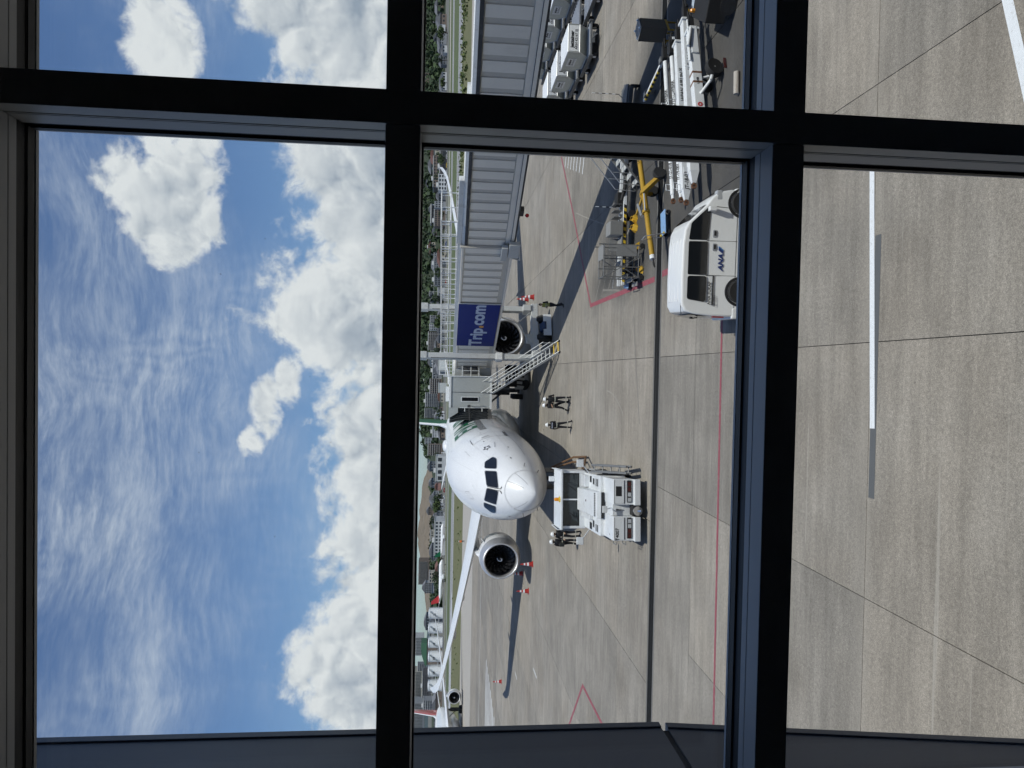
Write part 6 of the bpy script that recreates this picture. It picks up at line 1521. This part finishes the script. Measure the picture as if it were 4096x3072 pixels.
# long white rail trolley
rt_ = empty('rail_trolley', (7.3, 31.0, .04), R(-2), 'long low trolley with white side rails and hazard stripes behind the yellow towbar', 'trolley')
def rtb(fn, name, m_, bevel=0.0, smooth=False): b = MB(); fn(b); return b.build(name, m_, rt_, bevel=bevel, smooth=smooth)
for y in (-.38, .38): rtb(lambda b: b.box(-3.3, 3.4, y - .05, y + .05, .42, .56), 'side_rail', M_TBW, .01)
rtb(lambda b: b.box(-3.3, 3.4, -.33, .33, .36, .41), 'deck', M_PANEL)
hz_ = MB()
for k in range(24):
    x = -3.2 + k * .14; hz_.cur = k % 2; hz_.hexa([(x, -.437, .43), (x + .14, -.437, .43), (x + .14, -.432, .43), (x, -.432, .43)], [(x + .05, -.437, .55), (x + .19, -.437, .55), (x + .19, -.432, .55), (x + .05, -.432, .55)])
hz_.build('hazard_strip', [M_HAZ, M_VENT], rt_)
rtb(lambda b: b.box(-1.15, -.55, -.5, .35, .57, 1.15), 'cabinet', M_PANEL, .02)
rtb(lambda b: (b.box(-1.75, -1.2, -.45, .3, .57, .62), b.box(-1.75, -1.2, .28, .3, .62, 1.0)), 'tray', M_PANEL)
rtb(lambda b: b.box(.2, .75, -.3, .3, .57, .82), 'motor_box', M_VENT, .03)
rtb(lambda b: b.path([(.4, -.3, .62), (.9, -.5, .55), (1.4, -.35, .5), (1.9, -.55, .48)], .085, 10), 'hose', M_VENT, smooth=True)
for x in (-2.6, -.2, 2.4):
    for y in (-.4, .4): rtb(lambda b: b.lathe([(.06, -.06), (.17, -.06), (.18, 0), (.17, .06), (.06, .06)], Matrix.Translation((x, y, .18)) @ Matrix.Rotation(PI / 2, 4, 'X'), n=16), 'wheel', M_TYRE, 0, True)
for k in range(3): rtb(lambda b: b.box(-.35 + k * .28, -.33 + k * .28, -.36, .36, .57, .95), 'mesh_frame', M_GALV)
# mobile steps
ms = empty('mobile_steps', (8.05, 30.0, .03), R(3), 'grey mobile steps with pale treads and tall handrails cut by the mullion', 'steps')
def msb(fn, name, m_, bevel=0.0): b = MB(); fn(b); return b.build(name, m_, ms, bevel=bevel)
for k in range(7): msb(lambda b: b.box(.12 + k * .30, .40 + k * .30, -.40, .40, .22 + k * .24, .26 + k * .24), 'tread', M_BRC, .008); 
for y in (-.42, .42):
    msb(lambda b: b.hexa([(0, y - .02, .1), (.1, y - .02, .1), (.1, y + .02, .1), (0, y + .02, .1)], [(2.1, y - .02, 1.85), (2.3, y - .02, 1.85), (2.3, y + .02, 1.85), (2.1, y + .02, 1.85)]), 'stringer', M_GALV)
    msb(lambda b: b.path([(.0, y, .15), (.05, y, 1.0), (1.7, y, 2.35), (2.9, y, 2.4)], .02, 8), 'handrail', M_EDGE)
    msb(lambda b: b.path([(.5, y, .45), (.5, y, 1.3)], .018, 6), 'handrail_post', M_EDGE); msb(lambda b: b.path([(1.4, y, 1.2), (1.4, y, 2.05)], .018, 6), 'handrail_post', M_EDGE); msb(lambda b: b.tube((2.3, y, .1), (2.3, y, 1.85), .025), 'leg', M_GALV)
msb(lambda b: b.box(2.15, 3.0, -.42, .42, 1.84, 1.90), 'landing', M_PANEL, .01)
# yellow wheel chocks, one by one
M_CHK = mat('yellow rubber chock', (.60, .36, .03), .6, var=.15, scale=7, dirt=((.20, .13, .04), 6, .6))
for i, (x, y, rz, wh_) in enumerate(((6.95, 30.35, .5, 'rightmost of the four lying behind the yellow towbar'), (6.76, 30.48, -.4, 'second from the right behind the yellow towbar'), (6.58, 30.34, .9, 'third from the right behind the yellow towbar'), (6.40, 30.50, -.2, 'leftmost of the four lying behind the yellow towbar'), (5.62, 29.9, .3, 'alone beside the platform panel'), (4.6, 29.35, 1.1, 'inside the platform frame'))):
    e = empty('wheel_chock', (x, y, zg(y)), rz, 'yellow rubber wheel chock ' + wh_, 'chock', 'yellow wheel chocks')
    b = MB(); b.prism([(-.16, 0), (.16, 0), (.03, .19), (-.03, .19)], .26); b.build('wedge', M_CHK, e, bevel=.012)
    b = MB(); b.path([(0, .03, .18), (.02, .08, .27), (.0, .18, .27), (0, .23, .18)], .014, 6); b.build('rope_handle', M_CHK, e)
# second, smaller flat cart behind the platform
e = empty('blue_hand_cart', (4.12, 31.3, .04), R(80), 'second blue hand cart standing upright at the platform end', 'cart')
b = MB(); b.box(-.38, .38, -.24, .24, .16, .2); b.build('deck', M_BLUE, e, bevel=.015)
b = MB(); b.path([(-.38, -.2, .18), (-.46, -.2, .9), (-.46, .2, .9), (-.38, .2, .18)], .017, 8); b.build('handle', M_EDGE, e)
for sx_ in (-.3, .3): 
    b = MB(); b.tube((sx_, -.2, .08), (sx_, .2, .08), .07, n=12); b.build('wheel', M_TYRE, e)
# cabinet on yellow stand
e = empty('power_cabinet', (12.72, 25.75, 0), R(38), 'grey steel cabinet on a yellow stand at the drain by the upper edge', 'cabinet')
b = MB(); b.hexa([(-.36, -.26, .42), (.36, -.26, .42), (.36, .26, .42), (-.36, .26, .42)], [(-.36, -.26, 1.36), (.36, -.26, 1.36), (.36, .26, 1.40), (-.36, .26, 1.40)]); b.build('box', mat('shade toned steel cabinet', (.095, .085, .072), .75, 0, var=.1, spec=.2), e, bevel=.012)  # box colour darkened to stand in for shade on its near faces
b = MB(); b.box(-.37, .37, -.27, .27, 1.401, 1.415); b.build('lid', M_PANEL, e)
for sx_ in (-.28, .28):
    for sy_ in (-.2, .2):
        b = MB(); b.tube((sx_, sy_, 0), (sx_, sy_, .42), .03); b.build('leg', M_YEL, e)
        b = MB(); b.lathe([(.02, 1.41), (.035, 1.44), (.02, 1.48)], Matrix.Translation((sx_, sy_, 0)), n=8); b.build('lifting_eye', M_CHROME, e)
b = MB(); b.box(-.36, .36, -.26, -.2, .34, .42); b.box(-.36, .36, .2, .26, .34, .42); b.build('stand_rail', M_YEL, e)
# bollard, log, dark cart, marker pole
e = empty('yellow_bollard', (12.2, 23.25, 0), 0, 'short yellow bollard on a square base plate near the towbar heads', 'bollard')
b = MB(); b.lathe([(.07, .02), (.07, .38), (.05, .43), (.01, .45)], n=16); b.build('post', M_YEL, e, smooth=True)
b = MB(); b.box(-.16, .16, -.16, .16, 0, .02); b.build('base_plate', M_HAZ, e)
e = empty('timber_chock', (8.44, 19.78, 0), R(2), 'weathered white round timber chock lying alone on the dark concrete', 'chock')
b = MB(); b.tube((-.32, 0, .085), (.32, 0, .085), .085, n=16); b.build('log', mat('weathered white timber', (.42, .39, .35), .85, var=.25, scale=4, streak=(.4, 4, 4), dirt=((.20, .12, .10), 4, .7)), e, smooth=True)
b = MB(); b.box(-.27, -.1, .06, .088, .05, .12); b.build('red_mark', M_RED, e)
e = empty('baggage_cart', (12.1, 20.1, 0), R(-33), 'dark low equipment cart with an orange corner lamp at the upper edge', 'cart')
b = MB(); b.box(-1.6, 1.2, -.7, .7, .25, .85); b.build('body', M_VENT, e, bevel=.03)
b = MB(); b.lathe([(.06, .85), (.06, .95), (.02, .99)], Matrix.Translation((-1.4, .5, 0)), n=12); b.build('lamp', M_AMB, e, smooth=True)
for sx_ in (-1.1, .8):
    b = MB(); b.tube((sx_, -.72, .25), (sx_, .72, .25), .25, n=16); b.build('wheel', M_TYRE, e)
e = empty('pipe_bundle', (12.75, 22.55, .0), R(-20), 'pair of bluish steel pipes lying beyond the towbar heads', 'pipes')
for k in range(2):
    b = MB(); b.tube((-.9, k * .13, .35), (1.6, k * .13, .35), .055, n=10); b.build('pipe', mat('bluish steel', (.26, .31, .38), .4, .5), e, smooth=True)
for (x, y, wh_) in ((13.3, 33.2, 'near the mullion above the white ticks'), (7.65, 31.9, 'behind the black hose')):
    e = empty('marker_pole', (x, y, zg(y)), 0, 'thin black and white striped marker pole ' + wh_, 'pole', 'striped marker poles')
    b = MB()
    for k in range(8): b.cur = k % 2; b.tube((0, 0, .25 + k * .16), (0, 0, .41 + k * .16), .016, n=6)
    b.build('pole', [M_BLACK, M_TBW], e)
    b = MB(); b.box(-.25, .25, -.2, .2, .0, .06); b.tube((-.2, 0, .03), (0, 0, .25), .02); b.build('foot', M_DOLL, e)
e = empty('tow_dolly', (12.3, 30.9, .03), R(70), 'low grey tow dolly with long pale drawbar half behind the mullion', 'dolly')
b = MB(); b.box(-.5, .5, -.4, .4, .3, .5); b.box(-.4, .4, -.5, .5, .5, .55); b.build('frame', M_DOLL, e, bevel=.02)
for sx_ in (-.3, .3): 
    b = MB(); b.tube((sx_, -.5, .2), (sx_, -.38, .2), .2, n=14); b.tube((sx_, .38, .2), (sx_, .5, .2), .2, n=14); b.build('wheel', M_TYRE, e)
e = empty('white_drawbar', (11.5, 27.4, .35), math.atan2(-4.2, .95), 'long pale drawbar with hazard stripes lying behind the tube towbars', 'tow bar')
b = MB(); b.box(-1.2, 2.6, -.05, .05, -.05, .05); b.build('bar', M_TBW, e, bevel=.01)
hz_ = MB()
for k in range(14):
    x = -1.0 + k * .14; hz_.cur = k % 2; hz_.box(x, x + .14, -.115, -.06, -.04, .04)
hz_.build('hazard_strip', [M_HAZ, M_VENT], e)
for x in (-.9, 1.2):
    b = MB(); b.box(x, x + .22, -.09, .12, .05, .12); b.box(x + .02, x + .2, .1, .2, -.3, .05); b.build('bracket', M_GALV, e)

# ------------------------------------------------------------------ cones
M_CONE = mat('red cone plastic', (.40, .028, .022), .5, var=.06)
M_CONEW = mat('white reflective band', (.72, .73, .74), .4)
def cone(x, y, label, S=1.0, z=None):
    e = empty('traffic_cone', (x, y, zg(y)), random.uniform(0, 1), label, 'cone', 'red and white traffic cones'); e.scale = (S, S, S)
    b = MB(); b.box(-.21, .21, -.21, .21, 0, .035); b.build('base', M_CONE, e, bevel=.01)
    def fr(z0, z1, m_, nm):
        r_ = lambda z: .165 * (1 - z / .98) + .02
        b = MB(); b.lathe([(r_(z0), z0), (r_(z1), z1)], n=18); b.build(nm, m_, e, smooth=True)
    for z0, z1, m_, nm in ((.035, .30, M_CONE, 'body'), (.30, .44, M_CONEW, 'band'), (.44, .56, M_CONE, 'body'), (.56, .67, M_CONEW, 'band'), (.67, .92, M_CONE, 'body')): fr(z0, z1, m_, nm)
CONES = [(-16.6, 61.2, 'striped red cone standing in front of the left engine', 1.2), (-19.4, 68.2, 'striped red cone left of and behind the left engine', 1.2), (-19.7, 63.6, 'striped red cone farthest left of the three by the left engine', 1.2), (-38.3, 87.3, 'lone striped red cone under the left wing tip shadow', 1.2), (-18.4, 73.2, 'dark striped cone in shade between nose and left engine', 1.15), (7.15, 68.0, 'bright striped cone behind the right person, the far one of a pair', 1.25), (6.95, 64.0, 'darker striped cone behind the right person, the near one of a pair', 1.25), (-2.0, 88.0, 'small cone under the bridge cab near the main gear', 1.2)]
for x, y, lab, S in CONES: cone(x, y, lab, S)

# ------------------------------------------------------------------ people
M_SKIN = mat('skin', (.36, .22, .15), .6, var=.06, scale=12)
M_CLO = mat('black workwear', (.010, .011, .014), .85, var=.3, scale=14)
M_CLO2 = mat('dark navy trousers', (.012, .013, .018), .85, var=.3, scale=14)
M_REFL = mat('pale reflective band', (.52, .54, .46), .5)
M_VEST = mat('yellow green vest', (.34, .33, .08), .8, var=.15, scale=14)
M_HAIR = mat('black hair', (.010, .009, .008), .6)
M_HELM = mat('white helmet', (.78, .80, .81), .25, coat=.4, var=.02)
M_SHOE = mat('black shoe', (.010, .010, .011), .5)
M_ORAN = mat('orange hi-vis', (.75, .16, .03), .7)
M_EYE = mat('dark eye', (.01, .01, .01), .2)
def person(x, y, rz, label, pose, top=M_CLO, S=1.0, helmet=True, held=None, bands=True, vest=None, back=None):
    """pose: dict of joint positions in metres, person facing -y; one continuous body grown by voxel union"""
    e = empty('person', (x, y, zg(y)), rz, label, 'person'); e.scale = (S, S, S)
    P = dict(hipL=(.10, 0, .90), hipR=(-.10, 0, .90), kneeL=(.13, -.03, .50), kneeR=(-.13, -.03, .50), ankL=(.15, .02, .09), ankR=(-.15, .02, .09), toeL=(.17, -.17, .04), toeR=(-.17, -.17, .04),
             pel=(0, 0, .95), waist=(0, -.005, 1.08), chest=(0, -.01, 1.30), neck=(0, 0, 1.47), head=(0, -.02, 1.60), shL=(.19, 0, 1.41), shR=(-.19, 0, 1.41), elL=(.26, .03, 1.13), elR=(-.26, .03, 1.13), wrL=(.27, -.08, .90), wrR=(-.27, -.08, .90), lean=0.0)
    P.update(pose)
    V = {k: Vector(v) for k, v in P.items() if isinstance(v, tuple)}
    b = MB()
    def limb(a, c, ra, rc, n=10):
        a, c = Vector(a), Vector(c); d = c - a
        b.tube(a, c, ra, rc, n); b.sphere(a, ra, n, 7); b.sphere(c, rc, n, 7)
    for s_ in 'LR':
        limb(V['hip' + s_], V['knee' + s_], .095, .065); limb(V['knee' + s_], V['ank' + s_], .065, .048)
        limb(V['ank' + s_] + Vector((0, .03, -.04)), V['toe' + s_], .045, .038)
        limb(V['sh' + s_], V['el' + s_], .062, .047); limb(V['el' + s_], V['wr' + s_], .045, .032)
        # hand: palm, four fingers of unequal length and a thumb
        w0 = V['wr' + s_]; fdir = (w0 - V['el' + s_]).normalized(); side = Vector((1, 0, 0)) if abs(fdir.x) < .8 else Vector((0, -1, 0))
        side = (side - fdir * side.dot(fdir)).normalized(); curl = fdir.cross(side)
        if curl.y > 0: curl = -curl
        pm = w0 + fdir * .05; limb(w0, w0 + fdir * .075, .030, .036, 8)
        for k, (off, ln) in enumerate(((-.030, .055), (-.010, .065), (.012, .060), (.032, .048))):
            r0_ = w0 + fdir * .085 + side * off; m0 = r0_ + fdir * ln * .6 + curl * .012; t0 = m0 + fdir * ln * .35 + curl * .032
            b.tube(r0_ - fdir * .02, m0, .0105, .0095, 6); b.tube(m0, t0, .0095, .008, 6)
        th0 = w0 + fdir * .03 + side * .032 * (1 if s_ == 'R' else -1); b.tube(th0, th0 + fdir * .04 + side * .03 * (1 if s_ == 'R' else -1) + curl * .02, .012, .0095, 6)
    # torso as stacked ellipses
    def ell(c, rx, ry): return [Vector(c) + Vector((math.cos(2 * PI * k / 16) * rx, math.sin(2 * PI * k / 16) * ry, 0)) for k in range(16)]
    b.loft([ell(V['pel'] + Vector((0, 0, -.10)), .13, .095), ell(V['pel'], .175, .12), ell(V['waist'], .155, .11), ell(V['chest'] + Vector((0, 0, -.08)), .18, .125), ell(V['chest'] + Vector((0, 0, .06)), .19, .12), ell(V['neck'] + Vector((0, 0, -.05)), .12, .085), ell(V['neck'], .06, .06)], True, True)
    limb(V['neck'] - Vector((0, 0, .04)), V['head'] - Vector((0, 0, .04)), .058, .055)
    hd = V['head']; b.sphere(hd, .115, 16, 12, (.78, .90, 1.06)); b.sphere(hd + Vector((0, -.03, -.07)), .06, 12, 8, (.9, .95, .8))
    b.sphere(hd + Vector((0, -.112, -.015)), .018, 8, 6, (.8, 1, 1.3))
    for sx_ in (-1, 1): b.sphere(hd + Vector((sx_ * .092, .005, -.01)), .028, 8, 6, (.4, .8, 1.1))
    me = b.mesh('body', [top, M_CLO2, M_SKIN, M_HAIR, M_SHOE, M_REFL, vest or M_CLO])
    o = bpy.data.objects.new('body_raw', me); C.objects.link(o)
    rm = o.modifiers.new('r', 'REMESH'); rm.mode = 'VOXEL'; rm.voxel_size = .0125; rm.use_smooth_shade = True
    sm_ = o.modifiers.new('s', 'SMOOTH'); sm_.iterations = 2; sm_.factor = .4
    dg = bpy.context.evaluated_depsgraph_get()
    m2 = bpy.data.meshes.new_from_object(o.evaluated_get(dg)); bpy.data.objects.remove(o)
    m2.materials.clear()
    for m_ in (top, M_CLO2, M_SKIN, M_HAIR, M_SHOE, M_REFL, vest or M_CLO): m2.materials.append(m_)
    short = P.get('short', False)
    for pg in m2.polygons:
        c = pg.center; mi = 0
        dh = (c - hd).length
        arm = min(((c - V['el' + s_].lerp(V['wr' + s_], t)).length for s_ in 'LR' for t in (0.12, .3, .5, .7, .9, 1.1, 1.35, 1.6, 1.9)))
        legk = c.z < V['pel'].z - .02
        hand = min((c - (V['wr' + s_] + (V['wr' + s_] - V['el' + s_]).normalized() * .08)).length for s_ in 'LR')
        if c.z < .085: mi = 4
        elif hand < .10 and c.z < 1.45: mi = 2
        elif short and arm < .058 and abs(c.z - V['pel'].z) < .6: mi = 2
        elif c.z > V['neck'].z + .005: mi = 3 if (c.z > hd.z + .045 or c.y > hd.y + .035) else 2
        elif legk: mi = 5 if (bands and .30 < c.z < .345) else 1
        else:
            tz = c.z - V['pel'].z
            if vest and abs(c.x - V['chest'].x) < .20 and tz > .03: mi = 5 if (.12 < tz < .16 or .26 < tz < .30) else 6
            elif bands and .06 < tz < .095 and abs(c.x) < .22: mi = 5
        pg.material_index = mi
    m2.shade_smooth()
    body_ = bpy.data.objects.new('body', m2); C.objects.link(body_); body_.parent = e
    for sx_ in (-1, 1):
        q = MB(); q.sphere(hd + Vector((sx_ * .034, -.094, .012)), .011, 8, 6); q.build('eye', M_EYE, e)
    if helmet:
        q = MB(); q.lathe([(.135, .02), (.132, .06), (.115, .11), (.075, .15), (.01, .165)], Matrix.Translation(hd + Vector((0, .0, .005))), n=22); hm = q.build('helmet', M_HELM, e, smooth=True)
        q = MB(); q.lathe([(.120, .018), (.150, .012), (.150, .022), (.120, .030)], Matrix.Translation(hd + Vector((0, -.012, .005))) @ Matrix.Diagonal((1, 1.16, 1, 1)), n=22, closed=True); q.build('brim', M_HELM, hm, smooth=True)
        q = MB(); q.path([hd + Vector((-.085, -.03, .02)), hd + Vector((-.06, -.07, -.09)), hd + Vector((.0, -.085, -.125)), hd + Vector((.06, -.07, -.09)), hd + Vector((.085, -.03, .02))], .007, 5); q.build('chin_strap', M_CLO, hm)
    if back:
        lettering('back_lettering', back, .09, frame((0, V['chest'].y + .13, 1.33), (-1, 0, 0), (0, 0, 1)), mat('pale print', (.5, .55, .7), .6), e, .004)
    if held == 'clipboard':
        q = MB(); c = (V['wrL'] + V['wrR']) / 2 + Vector((.02, -.12, .03)); q.box(-.11, .11, -.16, .16, -.008, .008, Matrix.Translation(c) @ Matrix.Rotation(R(25), 4, 'X')); q.box(-.09, .09, -.13, .12, .008, .012, Matrix.Translation(c) @ Matrix.Rotation(R(25), 4, 'X'))
        cb_ = q.build('clipboard', M_CONEW, None); cb_.parent = None; cb_.matrix_world = Matrix.Translation((x, y, zg(y))) @ Matrix.Rotation(rz, 4, 'Z') @ Matrix.Scale(S, 4); tag(cb_, 'white clipboard held by the helmeted person beside the stairs', 'clipboard')
    return e
# right: bareheaded, yellow vest, hands folded in front, walking
person(4.78, 48.5, R(-55), 'bareheaded person in yellow vest over black, arms folded, right of the bridge wheels', dict(kneeL=(.12, -.16, .50), ankL=(.13, -.10, .09), toeL=(.14, -.30, .05), kneeR=(-.11, .04, .49), ankR=(-.12, .24, .12), toeR=(-.12, .08, .04), elL=(.27, .02, 1.14), wrL=(.02, -.20, 1.14), elR=(-.27, .02, 1.14), wrR=(-.02, -.22, 1.20)), helmet=False, vest=M_VEST, bands=False, S=1.0)
# two by the stairs
person(-1.62, 45.0, R(170), 'helmeted person in black holding a white sheet, right of the pair by the stairs', dict(short=True, kneeL=(.14, -.02, .50), ankL=(.20, .0, .09), toeL=(.24, -.18, .04), elL=(.28, .0, 1.12), wrL=(.22, -.24, 1.08), elR=(-.28, .0, 1.12), wrR=(-.06, -.26, 1.06)), held='clipboard', S=1.02)
person(-2.05, 45.5, R(60), 'helmeted person in black workwear facing the other, left one of the pair by the stairs', dict(short=True, kneeL=(.16, -.14, .50), ankL=(.20, -.22, .09), toeL=(.22, -.41, .05), kneeR=(-.13, .06, .50), ankR=(-.16, .26, .11), toeR=(-.18, .08, .04), elL=(.27, -.02, 1.12), wrL=(.10, -.25, 1.20), elR=(-.27, -.02, 1.12), wrR=(-.08, -.26, 1.22)), S=1.0)
# single one seen from behind
person(-3.22, 44.4, R(172), 'helmeted person in black workwear seen from behind, alone between stairs and tug', dict(kneeL=(.12, .02, .50), ankL=(.14, .0, .09), toeL=(.17, -.18, .04), kneeR=(-.16, -.02, .50), ankR=(-.26, .03, .09), toeR=(-.30, -.15, .04), elL=(.25, .04, 1.14), wrL=(.24, -.10, .94), elR=(-.24, .05, 1.14), wrR=(-.14, -.16, 1.10)), back='GROUND', S=.97)
# two left of the tug
person(-9.35, 41.0, R(-20), 'helmeted person in black workwear with hose, right one of the pair left of the tug', dict(elL=(.30, .0, 1.14), wrL=(.24, -.26, 1.02), elR=(-.30, .0, 1.13), wrR=(-.22, -.24, 1.00), kneeR=(-.14, -.05, .50)), S=1.02, back='STAFF')
person(-9.95, 41.5, R(150), 'helmeted person in black with shoulder bag, left of the pair beside the tug', dict(elL=(.27, .04, 1.13), wrL=(.14, -.24, 1.05), elR=(-.27, .04, 1.13), wrR=(-.20, -.2, .98), kneeL=(.13, -.06, .50)), S=1.0)
e = empty('shoulder_bag', (-10.08, 41.42, 1.05 + zg(41.4)), R(150), 'dark shoulder bag worn by the left person of the pair beside the tug', 'bag')
b = MB(); b.box(-.14, .14, -.08, .06, -.16, .14); b.build('pouch', mat('dark bag cloth', (.03, .032, .03), .9), e, bevel=.04)
b = MB(); b.path([(-.12, 0, .12), (-.08, .06, .34), (.06, .05, .36), (.14, 0, .12)], .014, 6); b.build('strap', M_CLO, e)
# far worker in orange beyond the wing
person(-51.0, 214.0, R(30), 'distant person in orange standing on the grass edge above the left wing', dict(), top=M_ORAN, helmet=True, bands=False, S=1.15)
# ground power hose and cart under the bridge
e = empty('ground_power_unit', (-.4, 66.5, zg(66.5)), R(15), 'dark ground equipment cart with pipes under the bridge tunnel', 'cart')
b = MB(); b.box(-1.0, 1.0, -.6, .6, .4, 1.3); b.build('body', M_BRW, e, bevel=.05)
b = MB()
for k in range(5): b.tube((-.9 + k * .4, -.7, .5), (-.8 + k * .4, -.75, 1.9), .07, n=8)
b.box(-1.05, 1.05, -.7, -.61, 1.2, 2.3); b.build('pipe_frame', M_VENT, e)
for sx_ in (-.7, .7):
    b = MB(); b.tube((sx_, -.62, .35), (sx_, .62, .35), .35, n=16); b.build('wheel', M_TYRE, e)
